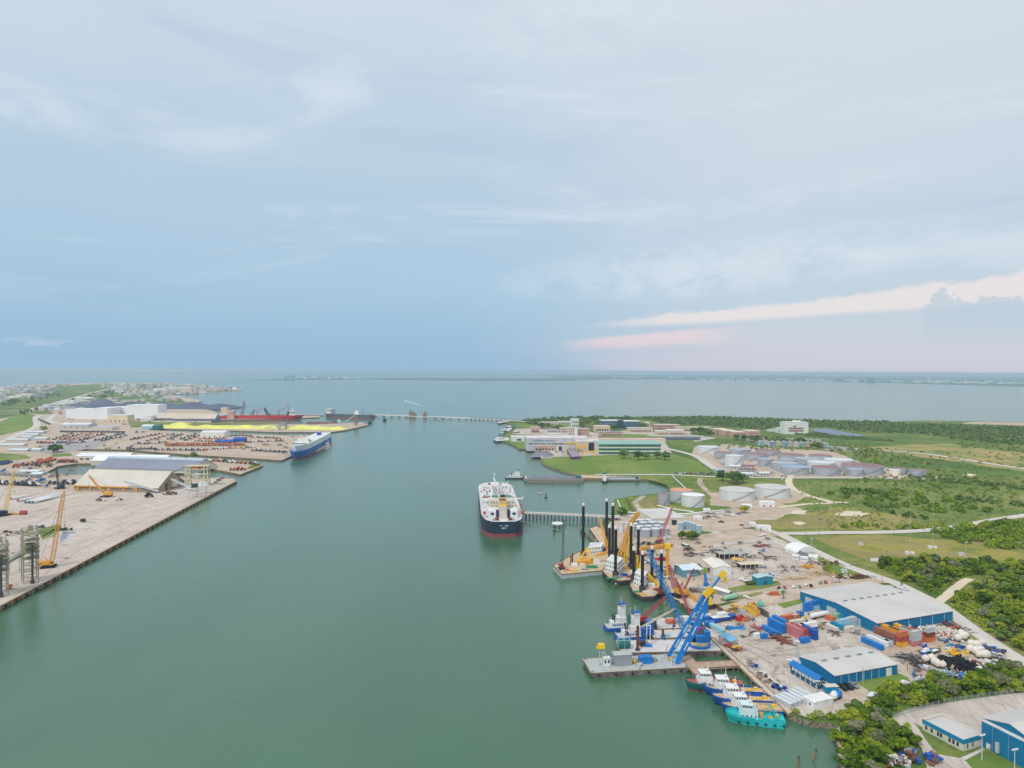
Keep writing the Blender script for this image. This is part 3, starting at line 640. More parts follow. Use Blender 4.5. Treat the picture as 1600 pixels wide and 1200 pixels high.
# ---- hulls ------------------------------------------------------
def hull_secs(L, B, D, z0, z1, bow=.25, stern=.08, sheer=.0, rake=.06, flare=.85, n=22, sw=.8, squeeze=0):
    """closed sections from stern (x=-L/2) to bow (x=+L/2) between heights z0..z1 of total depth D"""
    S_ = []
    for i in range(n+1):
        t = i/n; x = -L/2+L*t
        fb = 1.0
        if t > 1-bow: q = (t-(1-bow))/bow; fb = math.sqrt(max(0, 1-q**2.2))
        if t < stern: q = 1-t/stern; fb = min(fb, sw+(1-sw)*math.sqrt(max(0, 1-q*q)))
        def pt(z):
            k = z/D; w = B/2*fb*(flare+(1-flare)*k) if t > 1-bow*1.6 else B/2*fb
            if t > 1-bow: q = (t-(1-bow))/bow; w *= (1-.35*q*(1-k))
            return max(.05, w), x+(rake*L*(k-1) if t > .5 else 0)*max(0, (t-.6)/.4)
        zz = lambda z: z*(1+sheer*max(0, (t-.45)/.55)**2) if z > 0 else z
        a, xa = pt(max(0,z0)); b, xb = pt(z1)
        S_.append([(xa,-a,zz(z0)),(xb,-b,zz(z1)),(xb,b,zz(z1)),(xa,a,zz(z0))])
    return S_
def at_line(p, q):
    d = q-p; d.z = 0; return (p+q)/2, d.length, math.atan2(d.y, d.x)
def rail(b, pts, h=1.0, w=.06, step=2.0):
    for i in range(len(pts)-1):
        a, c = Vector(pts[i]), Vector(pts[i+1]); n = max(1, int((c-a).length/step))
        b.bar(a+Vector((0,0,h)), c+Vector((0,0,h)), w)
        for k in range(n+1): p = a.lerp(c, k/n); b.bar(p, p+Vector((0,0,h)), w)
    return b
def supply_boat(name, label, bow, stern, B, hullm, botm, deckm, housem, zoff=0, group=None, house=(.42,.9), fwd_deck=None, cargo=None, D=2.7):
    """bow/stern are ground pixels at the waterline"""
    pb, ps = G(*bow, 0), G(*stern, 0); c, L, ang = at_line(ps, pb)
    t = thing(name, label, 'boat', (c.x, c.y, 0), ang, group); sh = .42
    MB().loft(hull_secs(L,B,D,-1,.45,bow=.36,sheer=0)).build('hull_bottom', botm, t)
    MB().loft(hull_secs(L,B,D,.45,D,bow=.36,sheer=sh)).build('hull', hullm, t)
    # main deck lies between bulwarks
    sec = hull_secs(L,B,D,0,D,bow=.36,sheer=sh); top = [(s[1],s[2]) for s in sec]
    d = MB(); n = len(top); vs = []
    for a, b in top: vs += [(a[0], a[1]*.93, a[2]+.04), (b[0], b[1]*.93, b[2]+.04)]
    d.add(vs, [(2*i,2*i+2,2*i+3,2*i+1) for i in range(n-1)]); d.build('deck', deckm, t)
    bw = MB(); 
    for i in range(n-1):
        for k in (0,1):
            a, b = top[i][k], top[i+1][k]; hh = 1.0 if i > n*.45 else .45
            bw.add([(a[0],a[1],a[2]),(b[0],b[1],b[2]),(b[0],b[1],b[2]+hh),(a[0],a[1],a[2]+hh),(a[0],a[1]*.95,a[2]),(b[0],b[1]*.95,b[2]),(b[0],b[1]*.95,b[2]+hh),(a[0],a[1]*.95,a[2]+hh)],
                   [(0,1,2,3),(7,6,5,4),(3,2,6,7)])
    bw.build('bulwark', hullm, t)
    x0, x1 = L*(house[0]-.5)+.0, L*(house[1]-.5)-L*.14; w = B*.8; z = D*1.02
    MB().box(x0, x1, -w/2, w/2, z, z+2.0, .1).build('deckhouse', housem, t)
    h2 = MB().box(x0+1.0, x1-.6, -w*.42, w*.42, z+2.0, z+3.7, .1).build('upper_house', housem, t)
    wx0, wx1 = x0+2.2, x1-.9
    wh = MB().box(wx0, wx1, -w*.36, w*.36, z+3.7, z+5.4, -.1).box(wx0-.4, wx1+.4, -w*.4, w*.4, z+5.4, z+5.6).build('wheelhouse', housem, t)
    for i in range(5): y = -w*.28+w*.14*i; MB().box(wx1+.0, wx1+.16, y-.32, y+.32, z+4.4, z+5.1).build('window', glass, wh)
    for i in range(4):
        xx = wx0+.6+(wx1-wx0-1.2)*i/3
        for sgn in (-1,1): MB().box(xx-.34, xx+.34, sgn*w*.37-.06, sgn*w*.37+.06, z+4.4, z+5.1).build('window', glass, wh)
    for i in range(4):
        xx = x0+1+(x1-x0-2)*i/3
        for sgn in (-1,1): MB().box(xx-.25, xx+.25, sgn*w*.497-.05, sgn*w*.497+.05, z+.9, z+1.5).build('porthole', glass, t)
    ms = MB().tube((wx0+.8,0,z+5.6),(wx0+.8,0,z+10),.16,.08,n=6).bar((wx0+.8,-1.2,z+8),(wx0+.8,1.2,z+8),.12).box(wx0+.2,wx0+1.4,-.7,.7,z+6.6,z+6.8).tube((wx0+1.6,.8,z+5.6),(wx0+1.6,.8,z+6.5),.35,n=8)
    ms.build('mast', white, t)
    for sgn in (-1,1): MB().box(x0+.1,x0+1.0,sgn*w*.4-.45,sgn*w*.4+.45,z+2.0,z+4.4,.08).build('funnel', fwd_deck or housem, t)
    rb = MB(); rail(rb, [(x0,-w/2,z+2.0),(x1-.2,-w/2,z+2.0),(x1-.2,w/2,z+2.0),(x0,w/2,z+2.0)],.9,.07,1.8); rb.build('railing', white, t)
    tr = MB()
    for i in range(6):
        xx = -L*.46+L*.75*i/5
        for sgn in (-1,1): tr.lathe([(.2,-.15),(.55,-.15),(.55,.15),(.2,.15)], 10, (xx, sgn*(B/2+.2), D*.55))
    tr.build('fender', black, t)
    # cargo rail and winch on the aft deck
    MB().box(-L*.47, x0-1.0, -B*.39, -B*.37, D, D+.9).box(-L*.47, x0-1.0, B*.37, B*.39, D, D+.9).build('cargo_rail', hullm if cargo is None else cargo, t)
    MB().tube((x0-1.8,-1.1,D+.9),(x0-1.8,1.1,D+.9),.6,n=12).box(x0-2.5,x0-1.1,-1.5,-1.15,D,D+1.6).box(x0-2.5,x0-1.1,1.15,1.5,D,D+1.6).build('winch', ochre, t)
    MB().box(-L*.40,-L*.34,-1.6,-.2,D+.04,D+1.2).box(-L*.28,-L*.22,.3,1.8,D+.04,D+1.0).build('deck_box', yellow, t)
    return t
def towboat(label, a, b, B, hullm, houses=3, zoff=0, trim=rblue, group=None, name='towboat'):
    """square-bowed push boat; a = stern px, b = bow px"""
    pa, pb = G(*a, 0), G(*b, 0); c, L, ang = at_line(pa, pb)
    t = thing(name, label, 'boat', (c.x, c.y, 0), ang, group); D = 2.0
    MB().loft(hull_secs(L,B,D,-1,D,bow=.12,stern=.1,sheer=.1,rake=.03,sw=.75)).build('hull', hullm, t)
    MB().box(-L*.46,L*.44,-B*.44,B*.44,D*1.02,D*1.02+.12).build('deck', deckg, t)
    z = D+.15; w = B*.68
    MB().box(-L*.28,L*.28,-w/2,w/2,z,z+2.6).build('deckhouse', white, t)
    for i in range(6):
        for sgn in (-1,1): MB().box(-L*.25+L*.08*i, -L*.25+L*.08*i+.7, sgn*w/2-.05, sgn*w/2+.05, z+.6, z+1.9).build('window', trim, t)
    MB().box(-L*.05,L*.26,-w*.42,w*.42,z+2.6,z+5.2).build('upper_house', white, t)
    zz = z+5.2
    for k in range(houses-2):
        MB().box(L*.02,L*.25,-w*.32,w*.32,zz,zz+2.6).build('tower_house', white, t); zz += 2.6
    p = MB().box(L*.05,L*.25,-w*.36,w*.36,zz,zz+2.3,-.1).build('pilothouse', white, t)
    MB().box(L*.045,L*.26,-w*.37,w*.37,zz+1.0,zz+1.8).build('window', glass, p)
    MB().box(L*.02,L*.28,-w*.4,w*.4,zz+2.3,zz+2.5).build('roof', trim, p)
    MB().tube((L*.12,0,zz+2.5),(L*.12,0,zz+6),.12,n=6).bar((L*.12,-1,zz+4.6),(L*.12,1,zz+4.6),.1).build('mast', white, t)
    for sgn in (-1,1):
        MB().tube((-L*.16,sgn*w*.3,z+2.6),(-L*.16,sgn*w*.3,z+6.4),.4,n=8).build('exhaust_stack', black, t)
        MB().box(L*.46,L*.5,sgn*B*.3-.5,sgn*B*.3+.5,D,D+2.2).build('push_knee', black, t)
    rb = MB(); rail(rb, [(-L*.28,-w/2,z+2.6),(-L*.05,-w/2,z+2.6)],1,.07); rail(rb, [(-L*.28,w/2,z+2.6),(-L*.05,w/2,z+2.6)],1,.07); rail(rb,[(-L*.46,-B*.42,z),(-L*.46,B*.42,z)],1,.07); rb.build('railing', white, t)
    return t
def barge(label, corners, D, sidem, deckm, edgem=None, name='deck_barge', group=None, tyres=True, zb=0):
    """corners: deck outline as pixels at deck height D; squared to a rectangle"""
    P = [G(x, y, D) for x, y in corners]      # left-back, left-front, right-front, right-back
    a = (P[0]+P[1])/2; b = (P[2]+P[3])/2; c, L, ang = at_line(a, b)
    u = Vector((math.cos(ang), math.sin(ang), 0)); n = Vector((-u.y, u.x, 0))
    Wd = (abs((P[0]-P[1]).dot(n))+abs((P[3]-P[2]).dot(n)))/2
    t = thing(name, label, 'barge', (c.x, c.y, 0), ang, group); x, y = L/2, Wd/2; r = min(4, L*.08)
    MB().loft([[(xx,-y,z0),(xx,-y,D-.05),(xx,y,D-.05),(xx,y,z0)] for xx, z0 in ((-x,D*.45),(-x+r,-1),(x-r,-1),(x,D*.45))]).build('hull', sidem, t)
    MB().box(-x+.15,x-.15,-y+.15,y-.15,D-.06,D).build('deck', deckm, t)
    e = MB()
    for q in ((-x,x,-y,-y+.45),(-x,x,y-.45,y),(-x,-x+.45,-y+.45,y-.45),(x-.45,x,-y+.45,y-.45)): e.box(q[0],q[1],q[2],q[3],D+.003,D+.14)
    e.build('gunwale', edgem or ochre, t)
    if tyres:
        k = max(3, int(L/8)); tb = MB()
        for i in range(k):
            xx = -x+L*(i+.5)/k; tb.lathe([(.25,-.2),(.62,-.2),(.62,.2),(.25,.2)], 10, (xx, -y-.25, D*.55))
        tb.build('fender', black, t)
    bb = MB()
    for xx in (-x+1, 0, x-1):
        for yy in (-y+.9, y-.9): bb.tube((xx-.3,yy,D),(xx-.3,yy,D+.6),.16,n=8).tube((xx+.3,yy,D),(xx+.3,yy,D+.6),.16,n=8)
    bb.build('bollard', black, t)
    t['_L'] = L; t['_W'] = Wd; return t, u, n, L, Wd
def crawler(label, base, tip, dY, bodym, boomm, zb=Z0+.4, size=1.0, yaw=None, w=1.6, name='crawler_crane', base_z=2.4, bar=.2, bays=12, track=True, cables=True, tipz=None, foot=None):
    """lattice-boom crane; base px on its ground, tip px seen at depth base+dY"""
    p = G(base[0], base[1], zb); q = RY(tip[0], tip[1], p.y+dY)
    d = q-p; ang = math.atan2(d.y, d.x) if yaw is None else yaw; s = size
    t = thing(name, label, 'crane', p, ang)
    def loc(v): v = v-p; return Vector((v.x*math.cos(-ang)-v.y*math.sin(-ang), v.x*math.sin(-ang)+v.y*math.cos(-ang), v.z))
    if track:
        for sgn in (-1,1):
            b = MB(); b.prism([(-3.6*s,-.5*s),(3.6*s,-.5*s),(3.6*s,.5*s),(-3.6*s,.5*s)], 0, 1.0*s); b.v = [(x, y+sgn*2.4*s, z) for x, y, z in b.v]
            b.tube((-3.6*s,sgn*2.4*s-.5*s,.5*s),(-3.6*s,sgn*2.4*s+.5*s,.5*s),.5*s,n=12).tube((3.6*s,sgn*2.4*s-.5*s,.5*s),(3.6*s,sgn*2.4*s+.5*s,.5*s),.5*s,n=12)
            b.build('track', black, t)
        MB().box(-1.6*s,1.6*s,-1.9*s,1.9*s,.4*s,1.3*s).tube((0,0,1.2*s),(0,0,1.6*s),1.5*s,n=20).build('carbody', dgrey, t)
    h = MB().box(-4.2*s,1.6*s,-1.6*s,1.6*s,1.6*s,3.9*s,.15).build('machinery_house', bodym, t)
    MB().box(-5.4*s,-4.2*s,-1.9*s,1.9*s,1.6*s,3.6*s).build('counterweight', bodym if bodym in (red, yellow, ochre) else dgrey, t)
    cb = MB().box(1.0*s,2.9*s,-2.6*s,-1.65*s,1.7*s,3.9*s,.12).build('cab', bodym, t); MB().box(1.3*s,2.96*s,-2.66*s,-1.7*s,2.6*s,3.6*s).build('window', glass, cb)
    f = loc(foot) if foot else Vector((1.6*s,0,base_z*s)); qq = loc(q)
    MB().lattice(f, qq, w*s, w*s*.7, bar, bays).build('boom', boomm, t)
    hd = MB(); hd.tube(qq+Vector((0,-.6*s,0)), qq+Vector((0,.6*s,0)), .5*s, n=10); hd.build('boom_head', boomm, t)
    top = Vector((-3.2*s,0,8*s)); g = MB()
    for sgn in (-1,1): g.bar((-.6*s,sgn*1.1*s,3.9*s), top, .22*s).bar((-4.0*s,sgn*1.1*s,3.9*s), top, .18*s)
    g.build('gantry', boomm, t)
    c = MB()
    for sgn in (-.5,.5): c.bar(top+Vector((0,sgn*s,0)), qq+Vector((0,sgn*.6*s,0)), .07)
    if cables: hk = Vector((qq.x+.3, qq.y, max(2, qq.z*.55))); c.bar(qq, hk, .07); c.box(hk.x-.35,hk.x+.35,hk.y-.25,hk.y+.25,hk.z-1.0,hk.z)
    c.build('cable', dgrey, t); return t
# ================================================ VESSELS AND WATERFRONT, RIGHT BANK
def text_mesh(s, size, ext=.05):
    cu = bpy.data.curves.new('txt', 'FONT'); cu.body = s; cu.size = size; cu.extrude = ext; cu.align_x = 'CENTER'; cu.align_y = 'CENTER'
    ob = bpy.data.objects.new('txt', cu); COL.objects.link(ob); bpy.context.view_layer.update()
    me = bpy.data.meshes.new_from_object(ob.evaluated_get(bpy.context.evaluated_depsgraph_get())); bpy.data.objects.remove(ob); bpy.data.curves.remove(cu); return me
# ---- tanker ----
def tanker():
    st = RY(787.5, 819, 612); bw = RY(772, 755, 826); a, b = Vector((st.x, 612, 0)), Vector((bw.x, 826, 0))
    c, L, ang = at_line(a, b); B = 40; D = 14
    t = thing('oil_tanker', 'large oil tanker with dark blue and red hull and white deck moored by the jetty', 'ship', (c.x, c.y, 0), ang)
    kw = dict(bow=.16, stern=.2, sheer=.05, rake=.02, sw=.52, n=30)
    MB().loft(hull_secs(L,B,D,-1,3.0,**kw)).build('hull_bottom', hullred, t)
    h = MB().loft(hull_secs(L,B,D,3.0,D,**kw)).build('hull', navy, t)
    sec = hull_secs(L,B,D,0,D,**kw); d = MB(); vs = []; n = len(sec)
    for s in sec: vs += [(s[1][0], s[1][1]*.985, s[1][2]+.05), (s[2][0], s[2][1]*.985, s[2][2]+.05)]
    d.add(vs, [(2*i,2*i+2,2*i+3,2*i+1) for i in range(n-1)]); d.build('deck', mat('tanker_deck', (222,220,222), .7, .12, .12, dirt=.6, dirtcol=(.34,.29,.28)), t)
    # red longitudinal deck edge, rails
    rb = MB()
    for k in (0,1):
        rail(rb, [(vs[2*i+k][0], vs[2*i+k][1]*.99, vs[2*i+k][2]) for i in range(0,n,2)], 1.1, .12, 4)
    rb.build('railing', offw, t)
    z = D+.1
    # pipes and catwalk down the middle
    p = MB()
    for y in (-3.4,-2.3,-1.2,1.2,2.3,3.4): p.tube((-L*.22,y,z+1.4),(L*.36,y,z+1.4),.35,n=8)
    for i in range(26):
        x = -L*.22+L*.58*i/25; p.box(x-.2,x+.2,-4,4,z,z+1.0)
    p.build('deck_pipes', lgrey, t)
    random.seed(9)
    for i in range(70):
        x, y = random.uniform(-L*.2,L*.38), random.choice((-1,1))*random.uniform(7,17.5); s_ = random.uniform(.6,1.5); MB().box(x-s_,x+s_,y-s_*.6,y+s_*.6,z,z+random.uniform(.5,2)).build('deck_fitting', random.choice((mgrey,offw,dred,lgrey,dgrey)), t)
    MB().box(-L*.24,L*.40,-6.6,-5.0,z+1.8,z+2.1).build('catwalk', mat('catwalk_steel',(176,182,200),.7,.1,.3,dirt=.2), t)
    for i in range(6):                                   # transverse frames on deck
        x = -L*.20+L*.6*i/5; MB().box(x-.4,x+.4,-B*.47,B*.47,z,z+.9).build('deck_beam', offw, t)
    for x in (L*.33, L*.37): MB().box(x-.7,x+.7,-B*.46,B*.46,z,z+1.6).build('breakwater', white, t)
    for sgn in (-1,1):                                   # manifold and hose cranes
        m = MB()
        for k in range(4): m.tube((2+k*2.4,sgn*8,z+1.3),(2+k*2.4,sgn*16.5,z+1.3),.45,n=8)
        m.box(0,11,sgn*14-1.5,sgn*14+1.5,z,z+.8); m.build('manifold', mat('brown_manifold',(150,120,104),.7,.15,.5,dirt=.3), t)
    cr = MB().tube((13,0,z),(13,0,z+13),.8,n=12).bar((13,0,z+12.5),(35,4,z+17),.8).build('deck_crane', white, t)
    cr = MB().tube((24,-8,z),(24,-8,z+11),.6,n=10).bar((24,-8,z+10.5),(38,-13,z+13),.5).build('deck_crane', white, t)
    for x, y in [(L*.3,9),(L*.3,-9),(L*.12,11),(L*.12,-11),(-L*.1,12),(-L*.1,-12),(-L*.18,8),(-L*.18,-8),(L*.22,0),(L*.02,-12)]:
        MB().tube((x,y,z),(x,y,z+1.2),1.1,n=10).tube((x+2.4,y,z),(x+2.4,y,z+2.4),.25,n=6).build('tank_hatch', dred if random.random()<.35 else mgrey, t)
    MB().tube((L*.455,0,z),(L*.455,0,z+15),.5,.3,n=8).bar((L*.455,-2,z+11),(L*.455,2,z+11),.3).build('foremast', white, t)
    for sgn in (-1,1): MB().tube((L*.42,sgn*5,z+1),(L*.42,sgn*8,z+1),1.1,n=10).box(L*.40,L*.44,sgn*6.5-.4,sgn*6.5+.4,z,z+1.6).build('windlass', rust, t)
    # accommodation block: lower block full width, tower, bridge wings
    x0 = -L*.5
    MB().box(x0+30,x0+52,-15,15,z,z+5.5,.2).build('accommodation', white, t)
    a2 = MB().box(x0+36,x0+51,-12.5,12.5,z+5.5,z+12.6,.1).build('superstructure', offw, t)
    for f in range(2):
        for i in range(9): MB().box(x0+35.85,x0+35.98,-10.6+i*2.5,-9.6+i*2.5,z+6.6+f*3.0,z+7.6+f*3.0).build('window', glass, a2)
    br = MB().box(x0+38,x0+47,-10.5,10.5,z+12.6,z+15.4,.1).box(x0+41,x0+45,-20.5,20.5,z+12.4,z+12.8).build('bridge', white, t)
    MB().box(x0+46.9,x0+47.1,-9.8,9.8,z+13.5,z+14.6).build('window', glass, br)
    for sgn in (-1,1):
        MB().box(x0+40.6,x0+45.4,sgn*20.5-.25,sgn*20.5+.25,z+12.6,z+14.2).build('wing_rail', white, br)
        MB().box(x0+37.4,x0+45.5,sgn*6.3-3.2,sgn*6.3+3.2,z+15.45,z+15.6).build('roof_panel', green, br)
    MB().tube((x0+44,0,z+15.4),(x0+44,0,z+24),.5,.3,n=8).bar((x0+44,-3,z+20),(x0+44,3,z+20),.4).build('radar_mast', offw, t)
    # engine casing and funnel aft
    MB().box(x0+15,x0+36,-3.6,3.6,z,z+11,.15).build('engine_casing', offw, t)
    f = MB().box(x0+21,x0+29,-3.1,3.1,z+11,z+18,.35).build('funnel', mat('ochre_funnel',(206,176,120),.6,.08,.3,dirt=.2), t)
    MB().box(x0+21.2,x0+28.8,-3.0,3.0,z+14.9,z+16.2).build('funnel_band', purple, f)
    MB().box(x0+22,x0+28,-2.3,2.3,z+18,z+19.4,.2).build('funnel_top', black, f)
    MB().box(x0+16.5,x0+20.8,-3.7,3.7,z+9.0,z+11.4).build('yellow_deck_unit', yellow, t)
    for sgn in (-1,1):
        MB().box(x0+14.5,x0+15.3,sgn*5.2-1.2,sgn*5.2+1.2,z,z+7.4).build('casing_recess', mat('indigo_panel',(58,54,88),.6,.1,.4), t)
        MB().box(x0+13.9,x0+14.4,sgn*10-1.4,sgn*10+1.4,z+3.4,z+5).build('vent_opening', black, t)
        MB().box(x0+14.8,x0+29,sgn*10-3.6,sgn*10+3.6,z,z+6.2,.2).build('deckhouse', white, t)
        MB().loft([[(x0+20+dx,sgn*17-w/2,z+4.2),(x0+20+dx,sgn*17-w/3,z+2.8),(x0+20+dx,sgn*17+w/3,z+2.8),(x0+20+dx,sgn*17+w/2,z+4.2),(x0+20+dx,sgn*17,z+5.4)] for dx, w in ((-4,.6),(-2.5,2.8),(2.5,2.8),(4,.6))]).build('lifeboat', orange if sgn < 0 else red, t)
        [MB().bar((x0+q_,sgn*15,z),(x0+q_,sgn*17,z+6.4),.3).build('davit', offw, t) for q_ in (17,23)]
        for x in (x0+5,x0+9): MB().tube((x,sgn*5,z+.8),(x,sgn*8,z+.8),.9,n=10).box(x-1,x+1,sgn*4.6-.2,sgn*4.6+.2,z,z+1.5).build('mooring_winch', rust, t)
        for x in (x0+3,x0+7,x0+12): MB().tube((x,sgn*9.4,z),(x,sgn*9.4,z+.9),.4,n=8).build('bollard', dgrey, t)
    # name and port on the transom, worn past reading: small raised white strokes
    nm = MB(); random.seed(5); y = 4.2
    for row, (zz, hh, y0, y1) in enumerate(((D-4.3,1.1,3.9,-3.6),(D-6.6,1.5,2.0,-1.9))):
        y = y0
        while y > y1:
            if not (row == 0 and .2 < y < 1.3):
                nm.box(x0-.12,x0+1.0,y-.28,y,zz,zz+hh); nm.box(x0-.12,x0+1.0,y-.75,y-.28,zz+hh*random.choice((0,.4,.75)),zz+hh*random.choice((.55,.9,1)))
            y -= 1.15
    nm.build('transom_name', white, h); random.seed(11)
    MB().bar((x0-.3,0,0.3),(x0-.3,0,3.2),.5).build('rudder_stock', hullred, t)
    q = [( (x0+2,-14,D),(x0-6,-62,4) ),((x0+3,-15,D),(x0+14,-66,4)),((L*.46,-6,D),(L*.46+26,-52,4)),((x0+5,15,D),(x0+2,15.4,D))]
    for a_, b_ in q: MB().tube(a_, b_, .09, n=5).build('mooring_line', lgrey, t)
    return t
tanker()
# ---- jetty trestle from the tanker to the shore ----
A, B_ = G(820,800.5,6), G(968,807,6); c, L, ang = at_line(A, B_)
t = thing('pier', 'long pale concrete trestle jetty running from the tanker to the shore', 'pier', (c.x, c.y, 0), ang)
MB().box(-L/2,L/2,-4,4,5.2,6.0).build('deck', croof, t)
p = MB()
for y in (-2.6,-1.6): p.tube((-L/2,y,6.5),(L/2,y,6.5),.35,n=8)
p.build('pipeline', offw, t)
rb = MB(); rail(rb, [(-L/2,-3.8,6),(L/2,-3.8,6)],1.1,.1,4); rail(rb, [(-L/2,3.8,6),(L/2,3.8,6)],1.1,.1,4); rb.build('railing', lgrey, t)
for i in range(26):
    x = -L/2+1+(L-2)*i/25; b = MB()
    for y in (-3.2,3.2): b.tube((x,y,-1),(x,y,5.2),.55,n=8)
    b.box(x-.6,x+.6,-4,4,4.5,5.18); b.build('pile_bent', mgrey, t)
MB().box(-L/2-9,-L/2-.02,-9,7,4.6,6.2).tube((-L/2-6,-6,-1),(-L/2-6,-6,4.6),.9,n=8).tube((-L/2-6,5,-1),(-L/2-6,5,4.6),.9,n=8).build('loading_platform', mat('platform_brown',(150,126,112),.9,.15,.4,dirt=.4), t)
MB().tube((-L/2-4,-3,6.2),(-L/2-4,-3,15),.5,n=8).bar((-L/2-4,-3,15),(-L/2-12,-3,11),.6).tube((-L/2-4,2,6.2),(-L/2-4,2,14),.5,n=8).bar((-L/2-4,2,14),(-L/2-12,2,10),.6).build('loading_arm', orange, t)
# ---- mooring dolphins and buoys ----
def dolphin(px, py, r, label, top, m, hh=3.2, pilem=rust, name='mooring_dolphin'):
    p = G(px, py, 0); t = thing(name, label, 'dolphin', p)
    for i in range(6):
        a = i*math.pi/3; MB().tube((r*.7*math.cos(a),r*.7*math.sin(a),-1),(r*.6*math.cos(a),r*.6*math.sin(a),hh),.35,n=8).build('pile', pilem, t)
    MB().lathe([(r,hh),(r,hh+.8),(r*.9,hh+1)],20).build('cap', m, t); return t
dolphin(871,824,5.6,'round white capped mooring dolphin in the water beside the jetty','', white, 3.4)
for px, py, lb in ((866.2,812,'dark timber pile nearest the jetty left of the white dolphin'),(866.2,819,'dark timber pile just left of the white capped dolphin'),(866,833,'low dark pile standing in the water below the white dolphin'),(907.5,834,'dark pile cluster in the water left of the tall black leg'),(914,838,'low dark pile just right of the tall black leg'),(962,920,'dark pile with pale cap alone in the green water near the liftboats'),(1247.5,1197,'weathered wooden pile standing in the water at the bottom edge'),(1269,1186,'slanted broken pile near the small beach')):
    p = G(px, py, 0); t = thing('mooring_pile', lb, 'pile', p); tilt = 1.4 if 'slanted' in lb else .1
    MB().tube((0,0,-1),(tilt,0,3.2),.75 if py<900 else .45,n=10).build('shaft', wood if py>1000 else rust, t); MB().lathe([(.8 if py<900 else .5,3.2),(.5,3.6),(.1,4)],10,(tilt,0,0)).build('cap', white if 'pale cap' in lb else dgrey, t)
for px, py, lb, m in ((843.5,771,'yellow buoy floating right of the tanker bow',offw),(853,778,'dark buoy floating right of the tanker',dgreen)):
    p = G(px, py, 0); t = thing('buoy', lb, 'buoy', p); MB().lathe([(.6,-.5),(1.8,.2),(1.8,1),(.6,1.5)],14).build('float', m, t); MB().tube((0,0,1.4),(0,0,4.2),.3,n=6).box(-.8,.8,-.3,.3,3.4,4.6).build('marker', dred if m is offw else black, t)
# ---- liftboats ----
def local_thing(name, label, cat, P, group=None): return thing(name, label, cat, P, 0, group)
def prow_hull(px, D): return [G(x, y, D) for x, y in px]
def leg(t, P, px, by, ty, zb, r=1.08):
    g = G(px, by, zb); top = hgt(g, ty)
    l = MB().tube((g.x,g.y,-1.5),(g.x,g.y,top-2.2),r,n=14).build('leg', mat('black_leg_steel',(34,38,48),.55,.15,.3,dirt=.25), t, P); 
    o = MB().lathe([(r+.02,top-2.2),(r+.02,top-.5),(r*.6,top)],14,(g.x,g.y,0)).build('leg_cap', white, t, P)
    MB().lathe([(r+1.1,zb),(r+1.1,zb+3.6),(r+.1,zb+3.6)],12,(g.x,g.y,0)).build('jack_tower', rust if random.random()<.5 else dgrey, t, P)
def liftboat(label, outline, D, house, legs, hullm, levels=2, deckm=deckt):
    pts = prow_hull(outline, D); P = sum(pts, Vector())/len(pts); P.z = 0
    t = thing('liftboat', label, 'liftboat', P); q = [(p.x, p.y) for p in pts]
    MB().prism(q, -1, D-.4).build('hull', hullm, t, P); cx, cy = P.x, P.y
    MB().prism([(cx+(x-cx)*.995, cy+(y-cy)*.995) for x, y in q], D-.4, D).build('deck', deckm, t, P)
    e = MB()
    for i in range(len(q)): e.bar((*q[i],D+.1), (*q[(i+1)%len(q)],D+.1), .35)
    e.build('gunwale', rust, t, P); rb = MB(); rail(rb, [(*p,D) for p in q+[q[0]]], 1.1, .08, 2.5); rb.build('railing', offw, t, P)
    hx = [G(x, y, D) for x, y in house]; hc = sum(hx, Vector())/len(hx)
    for k in range(levels+1):
        f = 1-.07*k; hp = [(hc.x+(p.x-hc.x)*f, hc.y+(p.y-hc.y)*f) for p in hx]
        MB().prism(hp, D+k*2.8, D+k*2.8+2.6).build('deckhouse', white, t, P)
        MB().prism([(hc.x+(p[0]-hc.x)*1.04, hc.y+(p[1]-hc.y)*1.04) for p in hp], D+k*2.8+2.6, D+k*2.8+2.8).build('deck_edge', white, t, P)
        for i in range(len(hp)):
            a, b = Vector((*hp[i],0)), Vector((*hp[(i+1)%len(hp)],0)); n = max(1, int((b-a).length/2.4)); nn = (b-a).normalized(); s = Vector((nn.y,-nn.x,0))
            for j in range(n):
                m = a.lerp(b, (j+.5)/n); MB().prism([(m.x+nn.x*r1+s.x*r2, m.y+nn.y*r1+s.y*r2) for r1, r2 in ((-.4,-.1),(.4,-.1),(.4,.1),(-.4,.1))], D+k*2.8+1.1, D+k*2.8+1.9).build('window', glass, t, P)
    zt = D+(levels+1)*2.8; MB().tube((hc.x,hc.y,zt),(hc.x,hc.y,zt+6),.15,n=6).bar((hc.x-1.5,hc.y,zt+4),(hc.x+1.5,hc.y,zt+4),.12).lathe([(.8,zt),(.9,zt+.8),(.1,zt+1.5)],12,(hc.x+2,hc.y+1,0)).build('mast', white, t, P)
    for l in legs: leg(t, P, *l, D)
    return t, P
def boomset(t, P, pts, m, w, name='boom', bays=9, bar=.35):
    """pts = world points of a folded boom"""
    for i in range(len(pts)-1): MB().lattice(pts[i], pts[i+1], w*(1-.25*i), w*(.75-.2*i), bar, bays).build(name, m, t, P)
def deck_stuff(t, P, spots, D):
    for (px, py, w, d, h, m, nm) in spots:
        g = G(px, py, D); MB().box(g.x-w/2,g.x+w/2,g.y,g.y+d,D,D+h,.08).build(nm, m, t, P)
t1, P1 = liftboat('leftmost liftboat, with low grey hull and yellow crane frame', [(864,883.5),(878,898),(944,891.5),(962,878),(950,862),(925,858),(905,862)], 3.0, [(918,867),(940,865),(944,858),(922,858)],
    [(911,868,786),(947.5,862,779),(957,872,786)], lgrey, 1)
Y = G(915,878,3).y
g1, g2 = G(902,879,4.2), G(927,877,4.2); ap = RY(918,856,Y+2)
f = MB(); 
